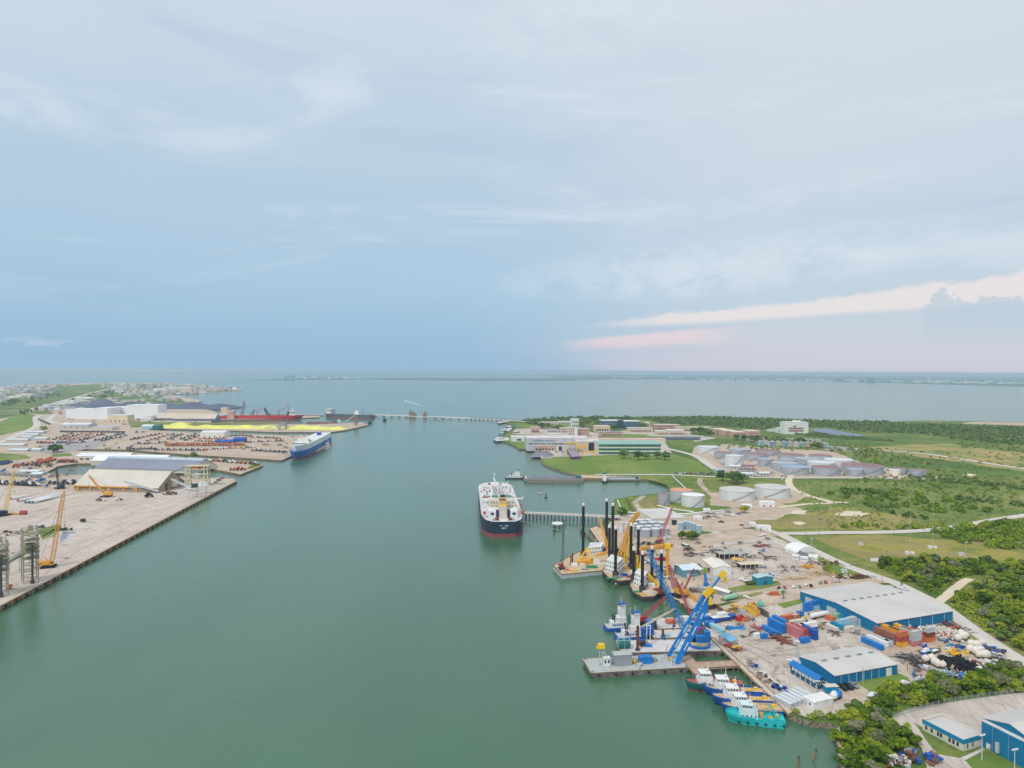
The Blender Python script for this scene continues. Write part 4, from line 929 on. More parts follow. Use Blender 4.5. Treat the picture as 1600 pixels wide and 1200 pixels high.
for s in (-.9,.9):
    f.bar(g1+Vector((s,0,0)), ap+Vector((s*.4,0,0)), .55).bar(g2+Vector((s,0,0)), ap+Vector((s*.4,0,0)), .7)
f.build('crane_frame', yellow, t1, P1)
f = MB().prism([tuple(G(x,y,4)[:2]) for x, y in ((901,881),(927,879),(927,874),(903,875))], 3.1, 5.6).build('crane_house', ochre, t1, P1)
b0 = G(931,868,8.5); MB().bar(b0, RY(951,862.5,b0.y), 1.8).build('boom', ochre, t1, P1)
b0 = RY(951,863,Y-2); MB().lattice(b0, RY(936,808,Y+30), 1.8, 1.0, .3, 10).build('jib', ochre, t1, P1)
deck_stuff(t1, P1, [(910,886,4,3,2.2,offw,'deck_box'),(925,888,8,3,1.6,green,'deck_box'),(938,886,9,4,2.4,offw,'deck_house'),(898,884,5,2.5,1.8,white,'deck_box'),(886,892,3,2,1.2,orange,'deck_box'),(897,893,6,2,.8,ochre,'pipe_stack'),(914,891,5,1.5,1.0,mgrey,'winch'),(930,881,7,3,2.6,white,'deck_house')], 3)
for px, by, ty in ((892,881,868),(894.5,880,864)):
    g = G(px,by,3); MB().tube((g.x,g.y,3),(g.x,g.y,hgt(g,ty)),.5,n=8).build('spud', rust, t1, P1)
crawler('small dark red crane with tall thin boom on the leftmost liftboat', (878,889), (881,813), 6, dred, dgrey, zb=3.05, size=.85, w=1.5, yaw=math.radians(-80), bar=.16, bays=16)
t2, P2 = liftboat('middle one of the three liftboats, dark hulled with white houses', [(941,892),(951,903),(968,908),(990,906),(1003,896),(996,882),(975,872),(950,878)], 3.4, [(946,893),(966,899),(975,889),(954,882)],
    [(952,884,820),(961.6,901,822),(985.5,888,817),(997,899,822)], mat('old_green_hull',(60,66,62),.7,.2,.3,dirt=.5), 2)
Y = G(975,885,3.4).y
a1 = RY(968,874,Y); a2 = RY(977,880,Y-1); apx = RY(985,818,Y+8)
boomset(t2, P2, [a1, apx, RY(998,801,Y+4)], ochre, 3.2, bays=11, bar=.55); MB().lattice(a2, RY(983,838,Y+5), 2.4, 1.6, .5, 7).build('boom', yellow, t2, P2)
MB().bar(RY(970,887,Y-6), RY(998,888,Y-6), 1.1).build('boom_rest', ochre, t2, P2)
deck_stuff(t2, P2, [(958,905,9,2,.8,green,'deck_box'),(976,901,5,2.5,1.8,rblue,'deck_box'),(984,903,4,2,1.5,dred,'deck_box'),(990,898,5,3,2,white,'deck_box'),(966,903,6,2,1.4,mgrey,'winch'),(993,892,3,2.2,2.4,ochre,'deck_box')], 3.4)
for px, by, ty in ((995,905,868),(1000.5,906,880)):
    g = G(px,by,3); MB().tube((g.x,g.y,3),(g.x,g.y,hgt(g,ty)),1.2,n=10).build('crane_pedestal', yellow, t2, P2)
t3, P3 = liftboat('rightmost of the three liftboats, with stacked white houses, nearest the camera', [(984,914),(990,926),(1004,933),(1022,932),(1036,922),(1035,906),(1012,895),(992,903)], 3.4, [(990,914),(1007,921),(1014,911),(997,905)],
    [(990,906,855),(1003.5,924,861),(1018.5,908,853),(1033,927,859)], mat('old_green_hull',(60,66,62)), 2)
Y = G(1022,915,3.4).y
for s in (0, 1): MB().lattice(RY(1029-s*3,917+s,Y), RY(1007-s,892+s*2,Y+6), 1.8, 1.6, .5, 7).build('boom', yellow, t3, P3)
ph = RY(1043,853,Y+18); MB().lattice(ph, RY(999,858,Y+18), 2.6, 2.0, .5, 10).build('crane_boom', ochre, t3, P3)
g = Vector((ph.x, ph.y, 0)); MB().tube((g.x,g.y,2),(g.x,g.y,ph.z-2),1.1,n=10).build('crane_pedestal', ochre, t3, P3); MB().box(g.x-2.4,g.x+2.4,g.y-1.6,g.y+1.6,ph.z-2,ph.z+1.6,.3).build('crane_house', yellow, t3, P3)
deck_stuff(t3, P3, [(995,926,6,2,.8,green,'deck_box'),(1012,928,6,2.5,1.5,offw,'deck_box'),(1026,924,4,2,1.8,dred,'deck_box'),(1018,918,5,3,2.4,white,'deck_box'),(1004,930,5,1.5,.8,ochre,'winch'),(1022,928,2.5,2,1.6,lgrey,'deck_box')], 3.4)
# ---- wharf barges behind the liftboats ----
def slab(name, label, cat, px, z0, z1, m, top=None, group=None, tyres=0):
    pts = [G(x, y, z1) for x, y in px]; P = sum(pts, Vector())/len(pts); P.z = 0; q = [(p.x,p.y) for p in pts]
    t = thing(name, label, cat, P, 0, group); MB().prism(q, z0, z1-.25).build('hull' if cat=='barge' else 'base', m, t, P); MB().prism(q, z1-.25, z1).build('deck', top or m, t, P)
    e = MB()
    for i in range(len(q)): e.bar((*q[i],z1+.12),(*q[(i+1)%len(q)],z1+.12),.3)
    e.build('edge_beam', wood, t, P); return t, P
slab('dock', 'old tan timber dock sloping out between the jetty and the black legs', 'dock', [(921,826),(932,822),(941,827),(966,856),(957,862),(938,850)], -1, 3.6, mat('dark_dock_side',(60,54,50),.9,.2,.4), deckt)
slab('moored_barge', 'narrow greenish old barge moored beside the tan timber dock', 'barge', [(917,835),(923,832),(954,861),(947,866)], -1, 2.2, mat('mossy_barge',(110,116,98),.9,.2,.4,dirt=.4), mat('mossy_barge',(110,116,98)))
# ---- deck barges with cranes ----
b1, u, n, L, Wd = barge('grey deck barge nearest the camera, carrying a yellow topped frame', [(909,1029),(925,1052.5),(1072,1042),(1061,1022)], 2.6, mat('worn_barge_side',(120,112,108),.85,.25,.4,dirt=.7), deckg, deckt)
def on(px, py, z): return G(px, py, z)
def unit(name, label, cat, px, py, w, d, h, m, zb, rz=0, roofm=None, lid=None, windows=None, group=None):
    """cabin or skid standing on a deck; px,py = middle of its near bottom edge"""
    g = G(px, py, zb); c = g+Vector((-math.sin(rz)*d/2, math.cos(rz)*d/2, 0)); t = thing(name, label, cat, c, rz, group)
    b = MB().box(-w/2,w/2,-d/2,d/2,.12,h,.03)
    for x in (-w*.4,-w*.13,w*.13,w*.4): b.box(x-.05,x+.05,-d/2-.04,-d/2+.01,.2,h-.1)
    b.build('shell', m, t); MB().box(-w/2-.12,w/2+.12,-d/2-.12,d/2+.12,h+.003,h+.18).build('roof', roofm or m, t)
    MB().box(-w/2,w/2,-d/2,-d/2+.2,0,.11).box(-w/2,w/2,d/2-.2,d/2,0,.11).build('skid', dgrey, t)
    if windows:
        for i in range(windows): x = -w/2+w*(i+.5)/windows; MB().box(x-w*.12,x+w*.12,-d/2-.07,-d/2+.02,h*.45,h*.8).build('window', glass, t)
    return t
rzb = math.atan2(u.y, u.x)
unit('machinery_house', 'grey corrugated machinery house in the middle of the nearest barge', 'cabin', 974, 1040, 9.2, 5, 5.2, mat('ribbed_grey',(150,158,162),.6,.06,.3,stripe=(0,.5,.25)), 2.62, rzb, deckg)
unit('generator_house', 'bright blue generator house with slotted roof on the nearest barge', 'cabin', 1010, 1037.5, 6.2, 3.6, 3.2, blue, 2.62, rzb)
unit('control_cabin', 'small white control cabin with windows below the yellow topped frame', 'cabin', 948.5, 1042, 3.4, 2.6, 4.2, white, 2.62, rzb, windows=2)
# yellow topped A-frame
g = G(939,1040,2.62); t = thing('gantry_tower', 'grey steel A-frame tower with yellow head at the left end of the nearest barge', 'frame', g)
hd = hgt(g, 1012)
b = MB()
for s in (-.9,.9): b.bar((g.x+s,g.y,2.6),(g.x+s*.7,g.y,hd),.5)
b.build('column', lgrey, t, g)
for s in (0,1): MB().bar((g.x+.9,g.y+s*2,hd-1),(g.x+5.4,g.y+s*2,2.6),.4).build('brace', lgrey, t, g)
MB().box(g.x-1.9,g.x+1.9,g.y-1.2,g.y+1.6,hd-.2,hd+1.9,.3).box(g.x-2.4,g.x-1.6,g.y-.6,g.y+.6,hd-.4,hd+.6).build('head', yellow, t, g)
for i,(px,py,m) in enumerate(((991,1036,yellow),(996,1032,lgrey),(1000,1041,lgrey),(1047,1031,ochre),(1022,1033,mgrey))):
    g = G(px,py,2.62); t = thing('deck_winch', ['yellow mooring winch between the grey and blue houses on the nearest barge','grey mooring winch behind the yellow one on the nearest barge','grey mooring winch in front of the blue generator house','gold winch drum at the foot of the big blue derrick','grey deck winch right of the blue generator house'][i], 'winch', g, random.uniform(0,3))
    MB().tube((0,-.8,.9),(0,.8,.9),.75,n=12).build('drum', m, t); MB().box(-1,1,-1.1,-.85,0,1.7).box(-1,1,.85,1.1,0,1.7).box(1,1.9,-.6,.6,0,1).build('frame', m, t)
# big blue derrick
F1, F2 = G(1042,1030,2.7), G(1057,1037,2.7); Yb = (F1.y+F2.y)/2
T1, T2 = RY(1101,930,Yb+6), RY(1112,930,Yb+5); P = (F1+F2)/2; P.z = 2.6
t = thing('derrick_crane', 'huge bright blue twin boom derrick with yellow head leaning right over the barges', 'crane', P)
def boxbeam(b, p, q, w0, w1, d):
    d_ = (q-p).normalized(); s = d_.cross(Vector((0,-1,0))).normalized(); k = d_.cross(s); 
    b.loft([[c+s*x*w/2+k*y*d/2 for x, y in ((-1,-1),(1,-1),(1,1),(-1,1))] for c, w in ((p,w0*.6),(p.lerp(q,.12),w0),(p.lerp(q,.8),w1),(q,w1*.8))])
for p, q, w in ((F1,T1,2.0),(F2,T2,2.7)):
    b = MB(); boxbeam(b, p, q, w, w, 1.5); b.build('boom', blue, t, P)
    b = MB(); n_ = (q-p).normalized(); off = Vector((0,-.95,0)); b.bar(p.lerp(q,.2)+off, p.lerp(q,.32)+off, .35).bar(p.lerp(q,.42)+off, p.lerp(q,.55)+off, .35).bar(p.lerp(q,.66)+off, p.lerp(q,.74)+off,.35); b.build('white_marking', white, t, P)
b = MB()
for i in range(13):
    k = i/13*.92; b.bar(F1.lerp(T1,k), F2.lerp(T2,k+.05), .34).bar(F2.lerp(T2,k), F1.lerp(T1,k+.06), .3)
b.build('cross_bracing', cyan_, t, P)
b = MB(); Hd = RY(1113,918,Yb+6); Hl = RY(1099,930,Yb+5)
b.bar(RY(1101,931,Yb+4), RY(1113,918,Yb+4), 2.6).bar(RY(1106,931,Yb+6), RY(1115,921,Yb+6), 2.8); b.build('boom_head', yellow, t, P)
J = RY(1127,899,Yb+8)
b = MB()
for s in (-.9,.9): b.bar(Hd+Vector((s,0,s)), J+Vector((s,0,s*.7)), .55)
b.bar(Hd.lerp(J,.3)+Vector((-.9,0,-.9)), Hd.lerp(J,.7)+Vector((.9,0,.7)), .25); b.build('jib', blue, t, P)
MB().bar(J+Vector((-.8,0,-1)), RY(1133,893,Yb+8), 2.4).box(J.x+1.6,J.x+3.0,J.y-.6,J.y+.6,J.z-3.5,J.z-1.2).build('jib_head', yellow, t, P)
M1, M0 = RY(1101.5,896,Yb+9), RY(1103,908,Yb+8)
MB().bar(M0, M1, 1.1).bar(M0, Hd, .5).box(M0.x-1,M0.x+1,M0.y-.8,M0.y+.8,M0.z-2.6,M0.z-.6).build('jib_mast', blue, t, P)
b = MB()
for s in (-.5,.5): b.bar(M1+Vector((0,s,-3)), J+Vector((0,s,0)), .22)
b.bar(J+Vector((2.4,0,-2)), J+Vector((2.4,0,-5)), .12); b.build('pendant', cyan_, t, P)
b = MB()
for s in range(5): b.tube(RY(1099+s*1.2,911,Yb+9), RY(1091+s*.6,936,Yb+14), .07, n=4)
b.build('stay_wire', lgrey, t, P)
hk = RY(1110,938,Yb+2); MB().box(hk.x-1,hk.x+1,hk.y-.7,hk.y+.7,hk.z-2.2,hk.z+1.6,.3).bar(hk+Vector((0,0,1)), RY(1111,929,Yb+3),.12).build('hook_block', yellow, t, P)
b = MB().tube((F2.x-2.5,F2.y-1,2.7),(F2.x-2.5,F2.y+1.4,2.7+2.4),.3,n=8).box(F1.x-2.6,F1.x+.2,F1.y-1,F1.y+1.2,2.65,4.4).bar(F1+Vector((-1.5,0,0)),RY(1043,1007,Yb),.3); b.build('foot_frame', lgrey, t, P)
# second barge
b2, u2, n2, L2, W2 = barge('pale deck barge carrying the blue turntable crane, behind the nearest barge', [(960,1000),(973.5,1021),(1130,1016),(1113,999)], 2.6, mat('worn_barge_side',(120,112,108)), deckw, deckt)
rz2 = math.atan2(u2.y, u2.x)
b3, u3, n3, L3, W3 = barge('narrow pale deck barge between the turntable crane barge and the rear barge', [(1013,984.8),(1022,997.6),(1101,994.5),(1090,982.2)], 2.8, mat('worn_barge_side',(120,112,108)), deckw, deckt)
b4, u4, n4, L4, W4 = barge('rear pale deck barge of the four, with orange and white gear', [(1003,966.5),(1012,983),(1088,980.8),(1077,964)], 2.8, mat('worn_barge_side',(120,112,108)), deckw, deckt)
g = G(1092,1008,2.62); t = thing('turntable_crane', 'blue turntable crane on a round ring at the right end of the second barge', 'crane', g)
MB().lathe([(6,0),(6,1.1),(5.2,1.1)],28).build('slew_ring', blue, t); MB().lathe([(5.1,1.1),(4.9,1.9)],28).build('bearing', deckt, t)
MB().box(-2,5.2,-1.6,1.8,1.9,5.4,.1).box(3,6.2,-.4,3.4,1.9,7.2,.1).build('machinery_house', blue, t); MB().box(-4.6,-1.2,-.5,3.6,1.9,4.2).tube((-3,-1.4,3.2),(-3,1.6,3.2),1.0,n=12).build('hoist_drums', black, t); MB().box(-1,3.2,1.2,4.4,1.9,5.9,.1).box(-3.4,-2.4,3,3.6,1.9,8).build('gear_frame', dgrey, t)
g = G(975,1013,2.62); t = thing('cable_reel_stand', 'pale blue frame holding two big dark reels on the left end of the second barge', 'reel', g, rz2)
for x in (-1.7,1.7): MB().tube((x-1.3,0,2.4),(x+1.3,0,2.4),2.1,n=18).build('reel', dteal, t)
fr = MB()
for x in (-3.3,0,3.3): fr.bar((x,-1.6,0),(x,-1.6,4.8),.25).bar((x,1.6,0),(x,1.6,4.8),.25).bar((x,-1.6,4.8),(x,1.6,4.8),.25)
fr.bar((-3.3,-1.6,4.8),(3.3,-1.6,4.8),.25).bar((-3.3,1.6,4.8),(3.3,1.6,4.8),.25).build('frame', cyan_, t)
for i,(px,by,ty,zb,r,m,lb) in enumerate(((996.2,1016,978,2.6,.75,rust,'tall brown spud pile standing through the second barge beside the reels'),(982.2,988,961,2.6,.8,dteal,'dark green spud pile behind the left tugboat'),(1035.8,997,984,2.8,.7,rust,'short brown spud pile with a blue base on the narrow middle barge'),(1024,982,970,2.8,.6,rust,'short brown spud pile on the rear barge beside the blue cabin'),(962,976,956,0,.25,dgreen,'thin dark pole standing behind the left tugboat'),(984.7,977,949,0,.3,offw,'thin pale pole standing behind the left tugboat'),(1053,979,948,2.8,.25,dgrey,'thin dark pole on the rear barge under the cyan boom'))):
    g = G(px,by,zb); t = thing('spud_pile', lb, 'pile', g); h = hgt(g,ty)-zb
    MB().tube((0,0,-zb-1),(0,0,h),r,n=12).build('shaft', m, t); MB().lathe([(r+.5,0),(r+.5,1),(r+.05,1)],12).build('collar', blue if 'blue base' in lb else dgrey, t); MB().lathe([(r+.03,h-.4),(r*.5,h+.1)],12).build('cap', m, t)
# white A posts with blue base
g = G(1013,1010,2.62); t = thing('anchor_davit', 'white twin post davit with blue base standing on the second barge', 'davit', g); h = hgt(g,978)-2.6
for s in (-.9,.9): MB().bar((s,0,0),(s,0,h),.4).build('post', white, t)
MB().box(-1.8,1.8,-1,1,0,1.3).build('base', blue, t); MB().box(-1.3,1.3,-.3,.3,h,h+.4).build('head', white, t); MB().box(-2.6,-1.2,-.8,.8,4,6.6).build('side_box', rblue, t)
for px,py,w,d,h,m,zb,lb in ((1018.5,981,5.6,3,3.8,blue,2.82,'bright blue cabin on the rear barge beside the red crane'),(1012,993,7,3.4,3.2,rblue,2.82,'dark blue engine box behind the second tugboat'),(1006,1010,4.4,2,2.2,dgrey,2.62,'dark engine skid on the second barge left of the white davit'),(1003,1006,3,2,1.6,rblue,2.62,'small blue pump set on the second barge'),(1069,972,6.5,3,2.6,white,2.82,'white equipment skid at the right end of the rear barge'),(1040,995,5,2,1.0,cyan_,2.82,'low pale blue rack on the middle barge'),(1091,1000,9,3,1.2,deckt,2.62,'low tan pontoon behind the blue slewing ring')):
    unit('equipment_skid', lb, 'equipment', px, py, w, d, h, m, zb, rz2)
g = G(1048,973,2.82); t = thing('work_float', 'small orange work float lying on the rear barge', 'float', g); MB().tube((-3,-1,.8),(3,-1,.8),.8,n=10).build('pontoon', orange, t); MB().tube((-3,1,.8),(3,1,.8),.8,n=10).build('pontoon', orange, t); MB().box(-2.6,2.6,-1.4,1.4,1.6,1.9).build('deck', orange, t)
# towboats
towboat('blue hulled white push boat with a tall pilothouse floating left of the barges', (945,984), (986,981.5), 8.5, rblue, 4)
towboat('blue and white push boat tucked between the reels and the narrow barge', (962,999), (1010,996), 8, rblue, 4)
# cranes around the barges
crawler('red crane on the rear barge, its boom stretched low to the right', (1001,973), (1041,932), 14, red, dred, zb=2.82, size=.95, w=1.9, bar=.24, bays=9)
crawler('white boomed crane lying low across the second towboat', (987,992), (1055,951), 12, white, offw, zb=2.7, size=.7, w=1.1, bar=.22, bays=14, track=False)
crawler('crane with long cyan lattice boom rising from a purple house on the barges', (1087,990), (1012,859), 34, mat('magenta_paint',(160,40,120),.5,.1,.5), mat('cyan_lattice',(36,124,182),.45,.12,.5), zb=2.82, size=1.15, w=2.3, bar=.3, bays=18, foot=G(1070,984,4))
crawler('red lattice crane leaning up and left from the rear barge', (1085,976), (1056,905), 20, dred, dred, zb=2.82, size=.8, w=1.6, bar=.22, bays=12)
crawler('yellow bodied shore crane with a pinkish boom to the upper left', (1059,930), (1046,884), 6, ochre, dred, size=1.2, w=2.0, bar=.28, bays=9, zb=3.4)
crawler('small red crane beside the yellow one with a thin boom pointing right', (1066,928), (1084,889), 6, dred, dred, size=.7, w=1.3, bar=.2, bays=9, zb=3.4)
crawler('crane with a dull pink lattice boom standing behind the storage tanks', (1030,850), (1050,794), 26, dred, mat('pink_lattice',(190,96,110),.6,.1,.5), size=1.0, w=2.0, bar=.26, bays=14, zb=2.8)
# ---- supply boats at the quay ----
gd = dict(group=None)
supply_boat('supply_boat','dark green hulled supply boat with red foredeck, farthest left of the moored row',(1070,1076),(1160,1076),8.5,dteal,hullred,mat('red_deck',(176,96,96),.8,.1,.4,dirt=.2),white,house=(.5,.92),fwd_deck=dred)
supply_boat('supply_boat','blue supply boat with white wheelhouse, second from the left in the moored row',(1098,1084),(1194,1089),8.0,rblue,navy,deckt,white,house=(.52,.95),fwd_deck=dred,cargo=rblue)
supply_boat('supply_boat','middle boat of the moored row, blue with a red topped house',(1111,1099),(1208,1103),8.0,rblue,navy,deckt,white,house=(.5,.93),fwd_deck=dred,cargo=rblue)
supply_boat('supply_boat','blue supply boat with gold cargo deck, moored next to the turquoise one',(1126,1113),(1222,1117),7.5,rblue,navy,deckt,white,house=(.52,.95),fwd_deck=dred,cargo=deckt)
tq = supply_boat('supply_boat','turquoise supply boat with white house, nearest the camera at the corner of the quay',(1133,1124),(1226,1133),7.0,turq,turq,turq,mat('pale_aqua_white',(206,226,226),.5,.06,.3),house=(.46,.9),cargo=turq,D=2.5)
b = MB().bar((-10,2.4,3),(-6.4,2.4,7),.35).bar((-4,2.4,3),(-6.4,2.4,7),.35).bar((-10,-2,3),(-6.4,-2,7),.3).bar((-4,-2,3),(-6.4,-2,7),.3).bar((-6.4,2.4,7),(-6.4,-2,7),.3).build('stern_frame', turq, tq)
# ---- quay, finger piers ----
def pier(label, px, z1, m, step=6):
    pts = [G(x, y, z1) for x, y in px]; P = sum(pts, Vector())/len(pts); P.z = 0; q = [(p.x,p.y) for p in pts]
    t = thing('pier', label, 'pier', P); MB().prism(q, z1-.7, z1).build('deck', m, t, P); e = MB()
    for i in range(len(q)): e.bar((*q[i],z1+.15),(*q[(i+1)%len(q)],z1+.15),.3)
    e.build('curb', wood, t, P)
    for i in range(len(q)):
        a, b = Vector((*q[i],0)), Vector((*q[(i+1)%len(q)],0)); n_ = int((b-a).length/step)
        for k in range(n_): p = a.lerp(b, (k+.5)/n_); p = p+(P-p).normalized()*.5; MB().tube((p.x,p.y,-1.5),(p.x,p.y,z1-.7),.35,n=8).build('pile', wood, t, P)
    return t
wd = mat('pier_planks', (182,156,136), .9, .15, .4, stripe=(0,.6,.15), dirt=.25)
pier('brown plank pier running from the quay to the nearest barge', [(1062,1028),(1078,1023),(1088,1034.5),(1151,1031.5),(1157,1041),(1101,1044),(1106,1052),(1086,1054)], 2.5, wd)
pier('long tan concrete quay edge along the supply boats and barges', [(1110,997.5),(1116,996.5),(1240,1112),(1232,1116.5)], 2.75, mat('quay_concrete',(206,188,162),.9,.1,.3,dirt=.3), 7)
tb = thing('quay_wall', 'weathered timber wall with dark fender piles along the left bank dock', 'wall', G(180,860,0)); P = G(180,860,0)
a, b_ = G(-60,978,3.0), G(368,752,3.0); dd = (b_-a); Lw = dd.length; nn = dd.normalized(); sd = Vector((nn.y,-nn.x,0))
b = MB(); b.bar(a+sd*.3, b_+sd*.3, .8); b.build('cap_beam', deckt, tb, P)
b = MB(); b.bar(a+sd*.9+Vector((0,0,-1.8)), b_+sd*.9+Vector((0,0,-1.8)), .6); b.build('waler', wood, tb, P)
nf = 96; fen = MB()
for i in range(nf):
    p = a.lerp(b_, i/(nf-1))+sd*1.0
    MB().bar((p.x,p.y,-1.5),(p.x,p.y,2.6),1.1).build('fender_pile', black if i%2 else wood, tb, P)
# ---- barge, tug and docks by the grass point ----
towboat('small white push boat at the left end of the long liquid barge', (789,748), (819,748), 9, dgrey, 3)
def tankbarge(label, a, b, B, m, top, D=4.5, name='tank_barge'):
    pa, pb = G(*a, 0), G(*b, 0); c, L, ang = at_line(pa, pb); t = thing(name, label, 'barge', c, ang)
    MB().loft([[(x,-B/2,z0),(x,-B/2,D),(x,B/2,D),(x,B/2,z0)] for x, z0 in ((-L/2,D*.5),(-L/2+5,-1),(L/2-5,-1),(L/2,D*.5))]).build('hull', m, t)
    MB().box(-L/2+.3,L/2-.3,-B/2+.3,B/2-.3,D,D+.1).build('deck', top, t); MB().box(-L*.42,L*.36,-B*.33,B*.33,D+.1,D+1.4,.2).build('trunk', top, t)
    p = MB()
    for y in (-2,-1,1,2): p.tube((-L*.4,y,D+2),(L*.34,y,D+2),.25,n=6)
    p.build('pipes', mgrey, t)
    for x in (-.3,-.1,.1,.3): MB().tube((x*L,B*.2,D+1.4),(x*L,B*.2,D+2.6),.9,n=10).build('hatch', dgrey, t)
    MB().box(L*.37,L*.45,-B*.3,B*.3,D+.1,D+3.4).build('pump_house', dteal, t); MB().box(-L*.49,-L*.46,-B*.3,B*.3,D+.1,D+1.6).build('fore_winch', offw, t)
    MB().box(-L/2-.2,L/2+.2,-B/2-.35,-B/2-.02,D-1.4,D-.9).build('rub_rail', mat('tan_strake',(190,160,130),.8,.1,.4), t); return t
tankbarge('long grey liquid barge moored left to right below the grass point', (819,752), (912,752), 16, mat('barge_grey',(150,142,140),.8,.12,.3,dirt=.4), mat('barge_bluegrey',(136,144,158),.8,.12,.3,dirt=.3))
tankbarge('dark old barge with white cargo at the right end of the cove dock', (945,751), (1000,751), 12, dgrey, lgrey, 2.5)
slab('dock', 'rubble strewn timber dock between the liquid barge and the dark old barge', 'dock', [(906,742),(1000,745.5),(1000,748.5),(905,747)], -1, 2.9, wood, deckt)
towboat('small white workboat moored bow out at the middle of the cove dock', (944,748), (945,755), 7, dgrey, 3)
# ================================================ WORKING YARDS, RIGHT BANK
def ang(a, b): p, q = G(*a), G(*b); return math.atan2(q.y-p.y, q.x-p.x)
aW = ang((1250,938),(1371,991)); bW = ang((1371,991),(1486,969))
# big blue warehouse
w = Bld('warehouse','large warehouse with blue walls and pale grey roof, beside the road',(1250,939),(1371,991),(1486,970),6.2,wb_wall,wroof,'gable',rise=2.2,over=.5,ridge='y',cat='warehouse')
for t_ in (.14,.44,.74): w.panel('roller_door', lgrey, 0, t_, 7.5, 0, 4.4)
w.panel('side_door', white, 1, .42, 1.4, 0, 2.4); w.vents(8, ridge='y')
for i in range(6): w.panel('downpipe', white, 1, .08+.16*i, .2, 0, 6.0)
w2 = Bld('warehouse','smaller warehouse with blue walls and pale roof vents, near the moored boats',(1249,1042),(1304,1073),(1401,1054),5.2,wb_wall,wroof,'gable',rise=1.6,over=.4,ridge='y',cat='warehouse')
w2.vents(5, ridge='y'); w2.panel('roller_door', white, 1, .86, 3.6, 0, 4.2)
for i in range(6): w2.panel('downpipe', white, 1, .1+.12*i, .15, 0, 5.0)
# blue porch office on posts along the small warehouse
of = Bld('office','blue roofed raised office with white framed windows along the smaller warehouse',(1246,1050),(1289,1076),-4.4,4.6,mat('dark_blue_siding',(40,88,120),.6,.08,.2,stripe=(2,.4,.12)),mat('blue_sheet_roof',(26,118,188),.5,.05,.2,stripe=(0,.6,.12)),'gable',rise=1.3,over=.5,ridge='x',cat='office')
of.windows(2, 7, 1.5, 2.6, 3.9, mat('pale_window',(196,208,214),.3,.05,.3), frame=white); of.windows(1, 2, 1.0, 2.4, 3.9, frame=white); of.windows(3, 2, 1.0, 2.4, 3.9, frame=white)
for i in range(6): of.panel('post', offw, 2, .02+.19*i, .25, 0, 2.0, proud=.4)
# bottom right compound
zz = Z0
w3 = Bld('warehouse','tall blue walled warehouse cut off by the bottom right corner',(1533,1167),(1625,1216),(1760,1180),11.5,mat('deep_blue_sheet',(20,116,160),.5,.05,.15,stripe=(0,1.0,.15)),wroof,'gable',rise=3,over=.3,ridge='y',cat='warehouse')
w3.panel('white_fascia', white, 0, .5, w3.L*.995, 10.4, 11.6); w3.panel('side_door', white, 0, .13, 1.6, 0, 2.8); w3.panel('duct', lgrey, 0, .3, 1.2, 1.2, 5.2, proud=.8)
for t_ in (.0+.2,.48,.76): w3.panel('downpipe', mgrey, 0, t_, .22, 0, 10.3)
of2 = Bld('office','low flat roofed office with blue fascia and cream walls beside the tall warehouse',(1441,1142),(1505,1176),(1537,1166),5.0,mat('cream_block_wall',(206,200,188),.8,.05,.2,dirt=.15),croof,'parapet',cat='office')
of2.panel('fascia', mat('blue_fascia',(20,128,170),.5,.06,.3), 0, .5, of2.L, 3.3, 5.02, proud=.12); of2.panel('fascia', MATS['blue_fascia'], 1, .5, of2.D, 3.3, 5.02, proud=.12); of2.panel('fascia', white, 3, .5, of2.D, 4.7, 5.02, proud=.12)
for t_ in (.1,.24,.40,.47,.68,.77,.87): of2.panel('window', glass, 0, t_, .9, 1.4, 3.0)
for t_ in (.2,.45): of2.panel('window', glass, 1, t_, .7, 1.4, 3.0)
# white building and ribbed covers by the shore
wh = Bld('storage_building','white flat roofed storage building near the shore rocks',(1255,1100),(1272,1110),(1300,1102),3.2,white,white,'flat',over=.15,cat='building')
wh.panel('window', glass, 0, .6, .8, 1.2, 2.2); wh.panel('side_door', lgrey, 0, .25, 1.0, 0, 2.2)
for i in range(6):
    g = G(1224+i*6.4, 1101-i*2.6); t = thing('ribbed_container', '%s pale grey ribbed container from the quay, in the row left of the white building' % nth(i), 'container', g, aW+.15, 'ribbed grey containers side by side')
    b = MB().box(-4.6,4.6,-1.1,1.1,0,2.3)
    for k in range(9): b.box(-4.5+k*1.05,-4.3+k*1.05,-1.16,1.16,.1,2.34)
    b.build('shell', lgrey, t); MB().box(-4.7,4.7,-1.2,1.2,2.35,2.45).build('roof', mat('pale_cover',(206,212,214),.5,.05,.3,stripe=(0,1.0,.12)), t)
unit('site_container','teal site container with pale roof beside the end of the raised office','container',1301,1083,6,3,2.8,teal,Z0+.4,.1,roofm=offw)
def htank(px, py, r, L, rz, m, label, name='horizontal_tank', z=.0, cat='tank', group=None):
    g = G(px, py); t = thing(name, label, cat, (g.x,g.y,Z0+.4+z), rz, group)
    pts = [(-L/2,r*.3),(-L/2+r*.25,r*.8),(-L/2+r*.6,r),(L/2-r*.6,r),(L/2-r*.25,r*.8),(L/2,r*.3)]; b = MB(); n = 16
    b.loft([[(x, rr*math.cos(2*math.pi*i/n), r+.3+rr*math.sin(2*math.pi*i/n)) for i in range(n)] for x, rr in pts]); b.build('shell', m, t, smooth=False)
    for x in (-L*.3, L*.3): MB().box(x-.25,x+.25,-r*.8,r*.8,0,r*.6).build('saddle', dgrey, t)
    MB().tube((0,0,2*r+.2),(0,0,2*r+.7),.4,n=8).build('manhole', m, t); return t
htank(1303,1094,1.6,4.4,.9,white,'white rounded tank beside the white storage building')
htank(1309,1092,1.7,4,.9,blue,'blue rounded tank just right of the white one beside the storage building')
htank(1141,938,1.6,11,bW+.1,lgreen,'pale green horizontal tank on grass above the work boats')
